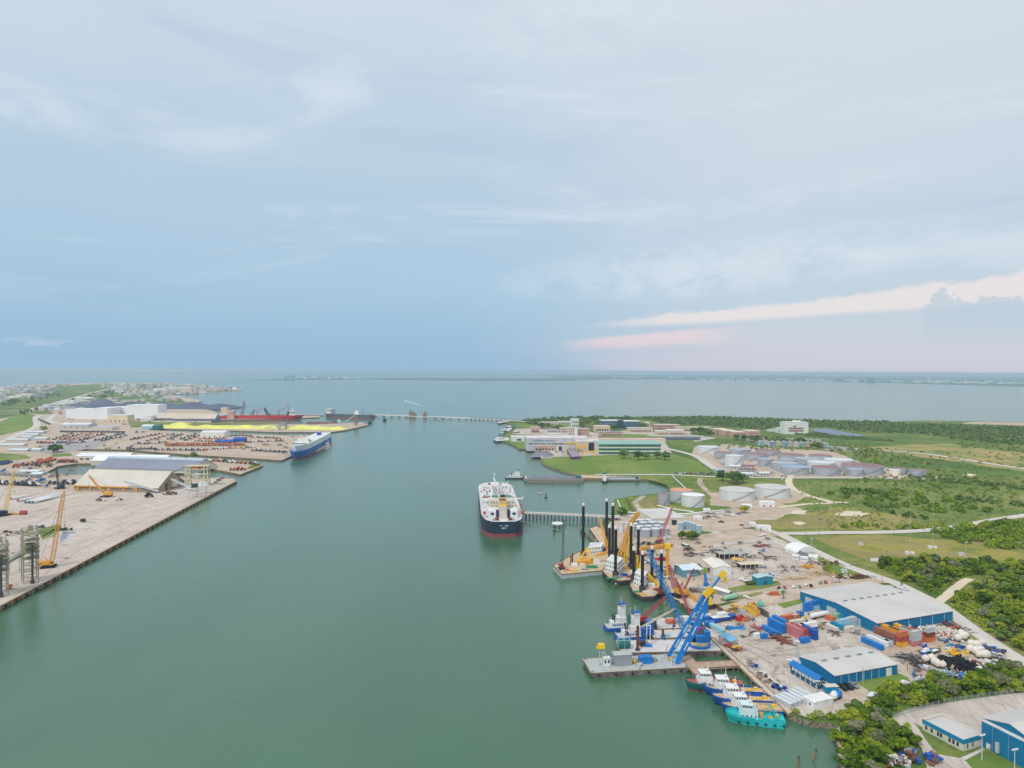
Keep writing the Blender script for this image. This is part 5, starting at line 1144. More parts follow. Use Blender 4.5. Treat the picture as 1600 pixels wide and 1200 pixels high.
t = thing('telehandler','dark blue telehandler with a raised white boom on the quay near the boats','vehicle',G(1215,1077),aW+.3)
MB().box(-2.6,2.4,-1.1,1.1,.7,1.7,.1).build('body', rblue, t); MB().box(-.6,1.0,-1.15,-.2,1.7,2.9,.12).build('cab', navy, t)
for x in (-1.7,1.6):
    for y in (-1.25,1.25): MB().tube((x,y-.25,.75),(x,y+.25,.75),.75,n=12).build('wheel', black, t)
MB().bar((2.2,.3,1.6),(-5.6,.3,4.6),.55).build('boom', white, t); MB().box(-6.4,-5.6,-.6,1.2,3.4,4.8).build('fork_carriage', dgrey, t)
# radio tower
g = G(1245,1036); t = thing('radio_tower','slim grey lattice tower standing beside the raised blue office','tower',g); h = hgt(g,1003)-Z0
b = MB(); b.lattice((0,0,-.2),(0,0,h),1.6,1.3,.09,9)
for x,y in ((-.7,-.7),(.7,-.7),(.7,.7),(-.7,.7)): b.bar((x,y,0),(x*.8,y*.8,h),.1)
b.build('lattice', lgrey, t); MB().box(-1.2,1.2,-.5,.5,h,h+.5).box(-.8,-.2,-.7,-.4,h+.4,h+1).build('lamp_head', white, t)
def small_boat(px, py, L, rz, hullm, label, house=True, z=.8, topm=None, name='small_boat'):
    g = G(px, py); t = thing(name, label, 'boat', (g.x,g.y,Z0+.4+z), rz); B = L*.3; D = L*.13
    MB().loft(hull_secs(L,B,D,0.05,D,bow=.45,sheer=.3,flare=.5,n=12,rake=.05)).build('hull', hullm, t)
    MB().box(-L*.45,L*.2,-B*.4,B*.4,D+.01,D+.12).build('deck', topm or white, t)
    if house:
        c = MB().box(-L*.22,L*.12,-B*.3,B*.3,D+.12,D+L*.13,.08).build('cabin', white, t); MB().box(L*.06,L*.125,-B*.25,B*.25,D+L*.07,D+L*.11).build('window', glass, c)
    MB().box(-L*.3,-L*.25,-B*.4,B*.4,-z,.05).box(L*.2,L*.25,-B*.4,B*.4,-z,.05).build('cradle', wood, t); return t
small_boat(1241,1041,8,bW+2.6,white,'small white boat on a stand left of the raised blue office',z=1.6)
small_boat(1130,971,17,bW-.1,rblue,'blue hulled work boat with white cabin standing ashore on the quay',z=.6)
small_boat(1133,979,4,aW,white,'tiny white skiff lying on the yard below the blue boat ashore',house=False,z=.1)
small_boat(1168,936,7,aW,white,'white skiff lying on the dirt road verge below the green tank',house=False,z=.2)
small_boat(1448,1022,9,bW+.1,rblue,'blue and white boat stored in the scrap yard near the lamp post',z=.4)
small_boat(1462,1021,8,bW+.1,dgreen,'dark green boat stored beside the blue one in the scrap yard',house=False,z=.4)
small_boat(1448,1049,8,aW,white,'blue and white boat half hidden by scrap above the trees',z=.3,topm=rblue)
small_boat(1545,1041,9,aW+.1,white,'white boat at the far right end of the scrap yard',z=.4,topm=lgrey)
small_boat(1072,855,11,aW,dteal,'dark teal hull lying ashore in the upper yard beside bushes',house=False,z=.4)
small_boat(1162,910,9,aW,white,'white motor boat on land beside the dark hedge and teal shed',z=.5)
small_boat(1411,925,10,aW-.1,lgrey,'grey motor boat beside the road behind the big warehouse',z=.5)
small_boat(1192,838,8,bW,white,'white boat with cabin in the upper yard near the road fork',z=.3)
# containers
def cc(px, py, lvl, colr, rz, label, group, L=12.2): container(G(px, py), rz, colr, label, group, lvl, L)
grpA = 'containers in the block left of the big warehouse'
for a in [(1204,990,0,'blue',aW,'single blue container at the low left front of the left block'),(1213,985,0,'blue',aW,'lower blue container, front of the two stacked pairs'),(1213,985,1,'blue',aW,'upper blue container, front of the two stacked pairs'),(1220,981,0,'blue',aW,'lower blue container, rear of the two stacked pairs'),(1220,981,1,'blue',aW,'upper blue container, rear of the two stacked pairs'),
 (1234,975,0,'orange',bW,'lower orange container at the back of the left block'),(1234,975,1,'orange',bW,'upper orange container at the back of the left block'),(1247,978,0,'rblue',bW,'dark blue container behind the white one in the left block'),
 (1243,984,0,'white',bW,'lower white container across the middle of the left block'),(1243,984,1,'cream',bW,'upper cream container across the middle of the left block'),(1257,985,0,'cyan',bW,'pale cyan container right of the cream one'),(1262,988.5,0,'rblue',bW,'lower dark blue container at the right of the left block'),(1262,988.5,1,'white',bW,'upper white container at the right of the left block'),
 (1241,994,0,'pink',aW,'lower faded red container in the front of the left block'),(1241,994,1,'pink',aW,'upper faded red container in the front of the left block'),(1248,993,0,'orange',aW,'lower orange container with open end in the left block'),(1248,993,1,'red',aW,'upper red container right of the faded red pair'),(1256,992,0,'red',aW,'lower red container beside the dark blue end ones'),(1263,995,0,'rblue',aW,'lower dark blue container at the right front'),(1263,995,1,'rblue',aW,'upper dark blue container at the right front')]:
    cc(a[0],a[1],a[2],a[3],a[4],a[5],grpA)
cc(1257,1004.5,0,'blue',bW,'short blue container alone in front of the left block',grpA,6.1)
grpB = 'containers by the big warehouse doors'
for a in [(1262,955,0,'blue',bW,'lower left blue container against the warehouse wall',6.1),(1262,955,1,'blue',bW,'upper left blue container against the warehouse wall',6.1),(1275,952,0,'cyan',bW,'lower pale container beside the blue pair at the wall',6.1),(1275,952,1,'blue',bW,'upper right blue container against the warehouse wall',6.1),
 (1297,970,0,'orange',aW,'short orange container near the middle warehouse door',6.1),(1309,966,0,'green',bW,'pale green container near the middle warehouse door',6.1),(1320,968,0,'teal',bW,'teal container right of the pale green one',6.1),
 (1300,986,0,'cream',aW,'long cream container at the front of the door group',8),(1309,982,0,'teal',aW,'teal container behind the long cream one',9),(1318,982,0,'cyan',bW,'lower pale cyan container in the door group',6.1),(1318,982,1,'cyan',bW,'upper pale cyan container in the door group',6.1),(1330,979,0,'cyan',bW,'lower pale container near the right door',6.1),(1330,979,1,'grey',bW,'upper pale grey container near the right door',6.1),(1339,976,0,'teal',bW,'teal container next to the right door',6.1),(1327,987,0,'cream',bW,'small cream container in front of the cyan stack',6.1)]:
    cc(*a[:6],grpB,a[6])
grpC = 'containers in front of the warehouse long wall'
for a in [(1363,1010,0,'blue',aW,'long bright blue container at the left front of the right block',13),(1371,1006,0,'white',aW,'white container behind the long blue one',12.2),(1378,1005,0,'grey',aW,'grey container behind the white one in the right block',12.2),(1388,1008,0,'cyan',bW,'short cyan container in front of the brown stack',6.1),(1396,1006,0,'rust',bW,'short rusty container beside the cyan one',6.1),
 (1384,1001,0,'brown',aW,'lower long brown container of the right block',14),(1384,1001,1,'brown',aW,'upper long brown container of the right block',14),(1393,996,0,'red',aW,'lower red container under a yellow one',12.2),(1393,996,1,'yellow',aW,'yellow container on top, right of the brown stack',12.2),
 (1409,1010,0,'yellow',bW,'yellow container at the bottom of the three high front stack',6.1),(1409,1010,1,'red',bW,'red container in the middle of the three high front stack',6.1),(1409,1010,2,'orange',bW,'orange container on top of the three high front stack',6.1),
 (1404,1000,0,'grey',aW,'lower grey container behind the three high front stack',12.2),(1404,1000,1,'yellow',aW,'yellow container on the lower grey one behind the front stack',12.2),(1413,995,0,'orange',aW,'lower orange container near the middle of the right block',12.2),(1413,995,1,'yellow',aW,'yellow container at the back middle of the right block',12.2),
 (1430,1009,0,'pink',bW,'faded red container under the two grey ones',6.1),(1430,1009,1,'grey',bW,'lower grey container on the faded red one',6.1),(1430,1009,2,'grey',bW,'top grey container of the three high grey stack',6.1),(1422,1000,0,'grey',aW,'grey container running back behind the grey stack',12.2),(1422,1000,1,'grey',aW,'upper grey container running back behind the grey stack',12.2),
 (1436,994,0,'red',aW,'dark red container near the warehouse side door',12.2),(1441,1002,0,'orange',bW,'short orange container right of the grey stack',4),(1452,1003,0,'orange',bW,'lower orange container of the right end stack',6.1),(1452,1003,1,'rust',bW,'rusty container in the middle of the right end stack',6.1),(1452,1003,2,'grey',bW,'pale grey container on top of the right end stack',6.1)]:
    cc(*a[:6],grpC,a[6])
for a in [(1101,971,0,'blue','blue container on the quay left of the blue boat'),(1109,979,0,'blue','blue container on the quay below the first one'),(1121,987,0,'cyan','long pale cyan container with dark open end on the quay'),(1183,998,0,'white','small white box container alone on the yard'),(1193,998.5,0,'blue','small blue box container alone on the yard')]:
    cc(a[0],a[1],0,a[3],aW if 'long' in a[4] else bW,a[4],'containers along the quay',12.2 if 'long' in a[4] else 4 if 'box' in a[4] else 6.1)
# tank trailer, awning, bits on the quay
t = thing('tank_trailer','long white tank trailer parked in front of the blue containers','trailer',G(1280,966),bW+.02)
b = MB(); n = 16; b.loft([[(x, rr*math.cos(2*math.pi*i/n), 2.4+rr*math.sin(2*math.pi*i/n)) for i in range(n)] for x, rr in ((-6.8,.7),(-6.5,1.4),(6.5,1.4),(6.8,.7))]); b.build('tank', white, t)
for x in (-5,-3.7,4.8): MB().tube((x,-1.2,.5),(x,1.2,.5),.5,n=10).build('wheel', black, t)
MB().box(-6,6,-.5,.5,.7,1.1).build('chassis', dgrey, t)
unit('pump_skid','bright blue pump skid left of the tank trailer','equipment',1253,965,3.4,2.6,3.2,blue,Z0+.4,bW); unit('pump_skid','yellow pump skid at the left end of the tank trailer','equipment',1258,968.5,3,1.4,1.3,yellow,Z0+.4,bW)
t = thing('awning','pale blue sloping awning on posts over red gear on the quay','shelter',G(1138,1005),aW)
MB().add([(-5,-2.4,3.0),(5,-2.4,3.0),(5,2.4,3.8),(-5,2.4,3.8),(-5,-2.4,3.15),(5,-2.4,3.15),(5,2.4,3.95),(-5,2.4,3.95)],[(3,2,1,0),(4,5,6,7),(0,1,5,4),(1,2,6,5),(2,3,7,6),(3,0,4,7)]).build('roof', mat('pale_blue_roof',(120,184,220),.5,.05,.3), t)
for x in (-4.6,4.6):
    for y, hh in ((-2.2,3.0),(2.2,3.7)): MB().tube((x,y,0),(x,y,hh),.15,n=6).build('post', rblue, t)
def heap(px, py, w, d, h, spec, label, name='scrap_pile', rz=0, n=40, size=1.0, cat='pile', group=None):
    """irregular stack of pieces: spec = list of (kind, material); pieces of one material form one part"""
    g = G(px, py); t = thing(name, label, cat, (g.x,g.y,Z0+.38), rz, group); per = max(4, n//len(spec))
    for kind, m in spec:
        b = MB()
        for i in range(per):
            x = random.gauss(0, w*.25); y = random.gauss(0, d*.25); x = max(-w/2, min(w/2, x)); y = max(-d/2, min(d/2, y))
            z = max(0, h*(1-(2*x/w)**2*.8-(2*y/d)**2*.8)*random.random()); a = random.uniform(0,3.14); s = size*random.uniform(.5,1.3); v = Vector((math.cos(a),math.sin(a),random.uniform(-.25,.25)))
            if kind == 'pipe': b.tube(Vector((x,y,z+.3))-v*2*s, Vector((x,y,z+.3))+v*2*s, .2*s, n=6)
            elif kind == 'drum': b.tube(Vector((x,y,z)), Vector((x,y,z+1.1*s)), .5*s, n=8)
            elif kind == 'roll': b.tube(Vector((x,y,z+.6*s))-v*.8*s, Vector((x,y,z+.6*s))+v*.8*s, .6*s, n=10)
            elif kind == 'beam': b.bar(Vector((x,y,z+.2))-v*2.6*s, Vector((x,y,z+.2))+v*2.6*s, .3*s)
            else:
                c_, s_ = math.cos(a), math.sin(a); q = [(x+c_*p*s-s_*r*s*.6, y+s_*p*s+c_*r*s*.6) for p, r in ((-1,-1),(1,-1),(1,1),(-1,1))]; b.prism(q, z, z+s*random.uniform(.5,1.3))
        b.build({'pipe':'pipe_bundle','drum':'drum_stack','roll':'roll_stack','beam':'beam_bundle','box':'crate_stack'}[kind], m, t)
    return t
heap(1139,1012,5,3,1.8,[('pipe',dred),('box',dred)],'red machinery heap under the awning',rz=aW,n=20,size=.7)
heap(1152,1016,6,3,1.6,[('pipe',orange),('beam',rust),('roll',yellow)],'orange and yellow gear heap right of the awning',n=24,size=.7)
heap(1110,951,12,6,3,[('beam',mat('maroon_scrap',(104,52,56),.9,.2,.5)),('pipe',MATS['maroon_scrap'])],'maroon scrap metal pile above the blue boat ashore',n=60)
heap(1185,983,12,7,1.6,[('beam',dred),('pipe',mat('salmon_frame',(210,120,110),.7,.1,.5))],'salmon red steel frames lying in the yard left of the blue containers',n=30,size=.9)
heap(1220,1001,13,3,1.8,[('pipe',mat('brown_pipe',(130,84,66),.8,.2,.4)),('pipe',rust)],'brown bundle of long pipes in front of the blue containers',name='pipe_stack',rz=aW,n=20,size=2.0)
heap(1208,995,5,4,2.2,[('box',rblue),('roll',dteal)],'blue and green machinery beside the brown pipes',n=14,size=.9)
t = thing('winch_frame','bright blue winch frame lying on the yard below the red crates','equipment',G(1151,983),.1); MB().box(-4.6,1,-.5,.5,.3,1.5).box(1,4.8,-1.6,1.6,.2,.9).bar((-4.4,-1.4,.3),(4,1.2,1.6),.5).build('frame', mat('azure_paint',(30,140,210),.5,.1,.5), t); MB().box(-5.6,-4.2,-1.2,1.2,0,2.1,.2).build('drum_box', MATS['azure_paint'], t)
for i,(x,y,m,lb) in enumerate(((1157,971,red,'left red crate right of the blue boat ashore'),(1165,971,orange,'right orange crate right of the blue boat ashore'))): unit('crate',lb,'crate',x,y,4,3,2.4,m,Z0+.4,.05)
heap(1146,957,9,7,5,[('beam',ochre),('pipe',mat('teal_gear',(70,150,150),.6,.1,.5)),('roll',ochre)],'tall yellow crane parts heap right of the maroon scrap',name='crane_parts',n=48,size=1.1)
for i,(x0,y0,x1,y1,m,lb) in enumerate(((1152,953,1172,966,lgrey,'grey lattice boom section lying left of the yellow ones'),(1162,948,1180,963,yellow,'long yellow boom section in the middle of the laid out row'),(1172,947,1186,960,ochre,'right yellow boom section of the laid out row'),(1185,952,1200,962,dgrey,'dark machinery sled at the right end of the laid out row'),(1064,920,1090,938,ochre,'yellow conveyor boom lying on the shore beside the red cranes'))):
    a_, b_ = G(x0,y0,Z0+1.4), G(x1,y1,Z0+1.4); P = (a_+b_)/2; t = thing('boom_section', lb, 'machine part', P); MB().lattice(a_, b_, 2.4, 2.4, .3, 8).build('lattice', m, t, P); MB().bar(a_+Vector((0,0,-.6)), a_.lerp(b_,.4)+Vector((0,0,-.6)), .9).build('foot', m, t, P)
heap(1178,951,7,5,3,[('box',yellow),('roll',ochre),('beam',black)],'yellow engine parts at the head of the boom sections',n=24)
t = thing('buoy','round turquoise mooring buoy on the yard by the pole','buoy',G(1188,948)); MB().lathe([(.5,0),(1.7,.9),(2.0,2),(1.7,3.1),(.5,4)],16).build('float', mat('sea_green',(110,200,180),.6,.08,.4), t); MB().tube((0,0,4),(0,0,4.5),.3,n=8).build('ring', dgrey, t)
# east scrap yard
cream_t = mat('cream_plastic',(226,218,204),.5,.06,.4,dirt=.2)
k = 0
for (px,py,r,L,rz,z) in ((1504,1001,2.1,4.2,.2,0),(1497,1003,1.8,3.6,.5,0),(1502,997,2.0,4.0,.2,0),(1509,998,1.6,3,.3,0),(1518,1013,1.9,4.2,.1,0),(1526,1014,1.9,4.2,.1,0),(1516,1021,1.9,4.0,.1,0),(1525,1024,2.0,4.4,.1,0),(1532,1021,1.7,3.6,.4,0),(1535,1010,1.7,3.6,.4,0),(1540,1030,2.0,4.4,.1,0),(1530,1029,1.7,3.6,.1,0),(1446,1036,1.7,3.4,.2,0),(1456,1035,1.8,3.6,.2,0),(1461,1041,1.8,3.8,.2,0),(1466,1044,1.7,3.4,.2,0),(1473,1045,1.6,3.0,.2,0),(1531,1055,1.9,3.2,1.2,0)):
    htank(px,py,r,L,rz,cream_t,'%s cream plastic tank from the left among the junk east of the warehouses' % nth(sorted([1504,1497,1502.1,1509,1518,1526,1516,1525,1532,1535,1540,1530,1446,1456,1461,1466,1473,1531]).index({1502:1502.1}.get(px,px))), 'plastic_tank', group='cream plastic tanks in the scrap yard'); k += 1
heap(1470,990,26,16,2.4,[('roll',cream_t),('drum',cream_t),('roll',offw)],'wide heap of cream rolls and drums beside the warehouse corner',n=150,size=.8)
heap(1448,988,18,6,2.0,[('roll',cream_t),('box',mat('maroon_scrap',(104,52,56)))],'cream rolls along the warehouse wall beside dark red crates',n=40,size=.8)
heap(1487,980,22,10,1.5,[('beam',dgrey),('pipe',mgrey),('beam',rust)],'dark steel sections heap by the warehouse right corner',rz=aW,n=60)
heap(1482,1000,16,8,1.8,[('box',cyan_),('box',offw),('roll',orange),('roll',cream_t),('pipe',mgrey)],'mixed white and blue junk in the middle of the scrap yard',n=60,size=.8)
heap(1492,986,6,5,2.6,[('roll',orange),('roll',rust)],'orange reels heap near the white tanks',n=14,size=1.1)
heap(1478,1038,18,9,2.6,[('roll',mat('black_netting',(36,38,42),.95,.2,.5)),('box',MATS['black_netting'])],'left black netting heap above the trees',name='netting_pile',n=130,size=1.1)
heap(1505,1046,18,12,3.4,[('roll',MATS['black_netting']),('box',MATS['black_netting'])],'big right black netting heap above the trees',name='netting_pile',n=190,size=1.2)
heap(1523,1042,14,6,1.8,[('beam',orange),('pipe',dred),('box',rust)],'orange rusty scrap right of the black netting',n=40)
heap(1489,1045,8,4,1.2,[('box',deckt)],'sandy heap in front of the black netting',n=16,size=1.3)
heap(1480,1056,20,6,1.6,[('beam',lgrey),('beam',cyan_),('pipe',lgrey)],'pale steel frames heap along the trees',n=60)
heap(1425,1030,18,9,1.6,[('beam',mgrey),('pipe',dgrey)],'grey scaffold heap near the lamp post in the scrap yard',n=70)
heap(1436,1040,8,4,1.6,[('box',dgrey),('pipe',rust)],'dark junk heap left of the cream tanks',n=22,size=.8)
heap(1497,1013,9,4,1.6,[('box',rblue),('box',teal),('box',dred)],'blue and red parts behind the yellow loader',n=22,size=.8)
heap(1548,1020,14,10,2.2,[('box',dgrey),('beam',rust),('roll',mgrey),('box',rblue)],'dark mixed scrap at the far right of the scrap yard',n=60,size=.9)
heap(1534,1046,18,7,1.8,[('roll',cream_t),('box',mgrey),('beam',lgrey)],'pale scrap beside the white boat',n=44,size=.8)
heap(1562,1030,12,8,1.8,[('box',lgrey),('beam',dgrey),('roll',offw)],'last grey scrap heap before the road bend',n=36,size=.8)
heap(1515,1058,10,4,1.4,[('box',dred),('roll',cream_t)],'small red and white junk heap at the tree edge',n=22,size=.8)
heap(1434,1058,6,4,1.4,[('box',rblue),('box',yellow),('beam',mgrey)],'small blue and yellow junk heap beside the white pickup',n=16,size=.7)
unit('crate','small bright blue box at the edge of the trees','crate',1508,1063,3,2.4,2.2,blue,Z0+.4,.1)
t = thing('loader','yellow wheeled loader in the middle of the scrap yard','vehicle',G(1493,1026),aW+.2)
MB().box(-4,1.5,-1.2,1.2,1,2.4,.15).build('body', yellow, t); MB().box(-1.6,.4,-1,1,2.4,3.9,.15).build('cab', ochre, t); MB().bar((1,.8,2),(5,.8,4.4),.5).bar((1,-.8,2),(5,-.8,4.4),.5).box(4.6,6,-1.6,1.6,3.4,4.8,.2).build('lift_arm', yellow, t)
for x in (-2.6,1.4):
    for y in (-1.4,1.4): MB().tube((x,y-.3,.9),(x,y+.3,.9),.9,n=12).build('wheel', black, t)
# upper yard heaps
for a in [(1080,868,18,8,2,[('beam',rust),('box',mgrey)],'brown scrap row below the bushes in the upper yard'),(1120,863,22,8,2,[('beam',dgrey),('pipe',rust),('box',mgrey)],'dark scrap row behind the open grey shed'),(1190,872,32,8,2,[('beam',rust),('pipe',dgrey)],'long rusty scrap row right of the open sheds'),(1195,855,16,6,2,[('pipe',rust),('beam',dred)],'rusty pipe row at the back of the upper yard'),
 (1288,883,26,14,4.5,[('beam',mat('rust_violet',(112,72,76),.9,.2,.5)),('box',rust),('pipe',dgrey)],'tall rusty scrap mound beside the grass bank'),(1282,898,20,10,4,[('beam',ochre),('pipe',mat('sandy_lattice',(206,180,120),.8,.1,.5)),('beam',deckt)],'sandy yellow lattice pile in front of the rusty mound'),(1262,887,12,5,1.2,[('beam',ochre)],'flat yellow steel stack left of the rusty mound'),
 (1240,905,22,6,1.2,[('beam',deckt),('pipe',mat('sandy_lattice',(206,180,120)))],'low tan lattice sections beside the parked cars'),(1318,903,16,5,1.8,[('box',rust),('roll',offw),('beam',dgrey)],'brown scrap heap left of the dirt road corner'),(1340,903,16,5,1.8,[('box',rust),('beam',dred),('pipe',dgrey)],'reddish scrap heap nearest the road corner'),
 (1048,905,9,5,1.4,[('box',white),('beam',mgrey)],'small white gear heap left of the teal shed'),(1085,925,16,6,2,[('beam',wood),('box',mgrey),('pipe',rust)],'timber debris on the shore right of the yellow crane'),(1105,920,10,6,2,[('box',lgrey),('box',white)],'grey and white gear heap behind the blue derrick'),(1075,860,8,5,3,[('beam',dgrey),('box',wood)],'dark brush heap in the upper yard'),
 (1012,852,26,5,2.2,[('beam',mat('purple_slate',(80,72,92),.8,.15,.5)),('box',MATS['purple_slate'])],'long dark slate coloured steel stack behind the yellow crane boom'),(1030,853,22,4,1.6,[('box',wood),('pipe',rust)],'brown crates row behind the horizontal yellow boom'),(960,812,10,5,1.6,[('box',deckt),('beam',rust)],'small debris heap where the jetty meets the shore'),
 (1000,868,10,7,2.4,[('box',red),('box',dred)],'red machinery heap between the black legs'),(1012,880,8,5,2,[('box',white),('box',mgrey)],'white machinery heap behind the right liftboat'),(1034,876,8,5,3,[('box',red)],'bright red equipment heap right of the black legs'),(1040,892,8,4,1.4,[('box',white),('box',rblue)],'small white cars and gear left of the teal shed'),(1108,803,14,4,1.2,[('beam',mgrey)],'low grey steel rack in the sandy yard'),
 (1075,838,10,5,2.4,[('roll',dteal),('box',dgrey)],'dark teal scrap heap in the upper yard beside the bushes'),(1043,842,6,4,2,[('roll',lgrey),('box',white)],'pale gear at the right end of the silver tanks'),(1208,930,8,3,1.6,[('beam',orange),('box',orange)],'orange gear by the palm tree kiosk')]:
    heap(a[0],a[1],a[2],a[3],a[4],a[5],a[6],n=34)
# buildings of the upper yard
tealw = mat('slate_teal_wall',(104,150,168),.6,.06,.2,stripe=(0,1.2,.12),dirt=.15); cyroof = mat('pale_cyan_roof',(206,224,232),.5,.04,.2)
b = Bld('shed','slate teal workshop with pale roof behind the red cranes',(1067,903),(1091,901),13,5.4,tealw,cyroof,'gable',rise=1.6,ridge='x',cat='shed'); b.panel('shed_door',white,0,.35,2,0,2.6); b.windows(0,3,1.2,3,4.2,t0=.5)
b = Bld('shed','small low lean-to workshop left of the slate teal one',(1053,893),(1063,899),(1071,896),4.2,tealw,cyroof,'gable',rise=1,ridge='x',cat='shed'); b.panel('shed_door',white,0,.5,1.4,0,2.2)
b = Bld('shed','white workshop with large pale roof right of the tan shed',(1115,899.5),(1143,899),22,5.6,white,mat('ivory_roof',(226,222,208),.6,.04,.2,stripe=(0,1.0,.06),dirt=.15),'gable',rise=1.4,ridge='y',cat='shed'); b.panel('shed_door',lgrey,0,.5,3,0,3.4)
def openshed(label, a, b_, dep, h, roofm, posts=4, rise=.6, name='open_shed'):
    B = Bld(name,label,a,b_,dep,h,white,roofm,'gable',rise=rise,ridge='x',cat='shed',split=False)
    r = MB(); x, y = B.L/2+.4, B.D/2+.4; r.add([(-x,-y,h),(x,-y,h),(x,y,h),(-x,y,h),(-x,0,h+rise),(x,0,h+rise)],[(0,1,5,4),(4,5,2,3),(0,4,3),(1,2,5),(3,2,1,0)]); r.build('roof', roofm, B.root)
    for i in range(posts):
        for yy in (-B.D/2,B.D/2): MB().bar((-B.L/2+B.L*i/(posts-1),yy,-.2),(-B.L/2+B.L*i/(posts-1),yy,h),.3).build('post', offw, B.root)
    MB().box(-B.L/2+1,B.L/2-1,B.D/2-.5,B.D/2-.2,0,h-.6).build('back_wall', dgrey, B.root)
    return B
openshed('tan roofed open shed with brown timber stacks inside, left of the white workshop',(1099,895.5),(1116,895.5),16,4.2,troof)
openshed('open shed with grey roof and dark interior in the upper yard',(1124,876),(1163,875),9,5,mat('shed_grey_roof',(170,172,168),.7,.1,.2,dirt=.3),6)
openshed('open shed with an orange rusty roof, left of the two front ones',(1142,882),(1159,885),8,4,mat('orange_sheet',(216,168,104),.8,.12,.3,dirt=.3),4)
openshed('open shed with white and orange patched roof at the right',(1158,891),(1194,889),8,4,mat('patch_roof',(214,200,176),.8,.1,.1,dirt=.5,dirtcol=(.5,.22,.06)),6)
b = Bld('shed','teal box building with pale roof beside a dark hedge',(1175,911.5),(1184,916),(1207,913.5),5.6,mat('teal_wall',(48,140,164),.6,.05,.2,stripe=(0,1.2,.12)),mat('pale_teal_roof',(176,204,208),.6,.05,.2),'gable',rise=.9,ridge='x',cat='shed'); b.panel('shed_door',mat('dim_teal',(30,100,120)),1,.5,2.4,0,3.2); b.windows(0,1,1,2.6,3.6)
for i,(a_,b_,m,lb) in enumerate((((1078,888),(1093,898),white,'long white roofed shelter with salmon stripe beside the teal workshop'),((1115,927),(1138,934),white,'white roofed shelter by the shore below the grassy strip'))):
    B = Bld('shelter',lb,a_,b_,4.5,3.2,mgrey,m,'gable',rise=.7,ridge='x',cat='shelter'); B.panel('stripe', mat('salmon_frame',(210,120,110)), 0, .5, B.L*.9, 2.6, 3.1)
b = Bld('quonset_hut','white arched storage hut next to the dark glazed frame',(1227,862),(1246,869),(1262,861),2.2,white,mat('white_fabric',(232,232,230),.6,.03,.1),'arch',rise=5,ridge='x',cat='hut'); b.panel('hut_door',lgrey,3,.5,4,0,3)
t = thing('greenhouse_frame','dark glazed frame with white ribs right of the white arched hut','frame',G(1254,873),aW)
MB().add([(-7,-4,.2),(7,-4,.2),(7,4,4.2),(-7,4,4.2)],[(0,1,2,3)]).build('panel', glass, t)
for i in range(7): MB().bar((-7+i*2.33,-4,.3),(-7+i*2.33,4,4.4),.25).build('rib', white, t)
for i,(x0,x1,y,tp,lb) in enumerate(((1238,1249,874,868,'low white cabin left below the dark glazed frame'),(1251,1263,877,871,'low white cabin right below the dark glazed frame'),(1264,1278,876,866,'white curved shelter at the grass edge'))):
    B = Bld('cabin',lb,(x0,y),(x1,y+1),5,2.8,white,white,'arch' if 'curved' in lb else 'flat',rise=1.6,over=.1,cat='cabin'); B.windows(0,3,.8,1.2,2)
# white trailers and small boxes
for a in [(1171,1181,823,'white box trailer in the sandy yard beside the long one'),(1183,1205,828,'long white box trailer beside the road fork'),(1160,1175,794,'white curved roof shed by the storage tank'),(1187,1211,792,'larger white shed right of the curved roof one'),(1099,1110,801,'white cube building left of the parked cars'),(1084,1097,813,'white truck box parked in the sandy yard')]:
    B = Bld('trailer' if 'trailer' in a[3] or 'truck' in a[3] else 'shed',a[3],(a[0],a[2]),(a[1],a[2]+.5),7,3.2 if a[2]>793 else 5,white,white,'gable' if 'shed' in a[3] else 'flat',rise=1,over=.1,ridge='x',cat='trailer' if 'trailer' in a[3] or 'truck' in a[3] else 'shed'); B.windows(0,2,1.4,.4,2.2,dgrey if 'shed' in a[3] else lgrey,name='opening')
B = Bld('warehouse','wide low white warehouse with flat pale roof behind the silver tanks',(1019,821.5),(1071,820),46,6.5,offw,croof,'flat',over=.3,cat='warehouse'); B.panel('roller_door',glass,0,.66,5,0,5); B.panel('roller_door',lgrey,0,.2,4,0,4)
# silver tanks
K = 0
for (cx,by,w_,tp) in ((1009,840.5,15,828),(1024,839.5,15,827),(1038.5,838.5,14,826),(1000,834,12,823),(1013,833,12,822.5),(1027,832,12,822),(1041,832,10,823),(991,831,13,819),(1005,829,13,817),(1019,828,13,816.5),(1033,827,12,817),(990,824,13,813.5),(1001,822,13,813),(1015,822,13,813),(988,841,9,823),(971,833,7,817),(979,833,7,817)):
    tank(cx,by,w_,tp,silver if cx>985 else wtank,mat('bright_tank_roof',(214,218,224),.5,.04,.2,dirt=.15),'%s silver tank from the left in the cluster behind the liftboats' % nth(sorted(q[0] for q in ((1009,),(1024,),(1038.5,),(1000,),(1013,),(1027,),(1041,),(991,),(1005,),(1019,),(1033,),(990,),(1001,),(1015,),(988,),(971,),(979,))).index(cx)),'silver tanks in the cluster by the jetty',stair=False)
for i,(cx,by,w_,tp) in enumerate(((1064,829.5,9,817),(1070,826.5,7,814.5),(1075,827.5,6.5,815.5),(1080,829.5,7,817),(1085.5,831,7,818.5),(1092,833.5,9,821.5))):
    tank(cx,by,w_,tp,mat('pale_blue_steel',(158,184,198),.5,.08,.3,stripe=(2,2.,.1),dirt=.2),mat('bright_tank_roof',(214,218,224)),'%s of the six pale blue upright tanks, counted from the left' % nth(i),'pale blue upright tanks on the grass',stair=False,name='upright_tank')
tank(1082.5,793,36.5,775.6,wtank,mat('white_tank_top',(232,232,230),.5,.03,.2),'tall white tank nearest the camera in the jetty tank group',None)
tank(1064,786,35,768,lgrey,oroof,'pale grey tank with orange rusted roof behind the tall white one',None)
tank(1037.5,789.5,18.5,772,silver,rroof,'narrow streaked grey tank with rusty roof left of the white one',None)
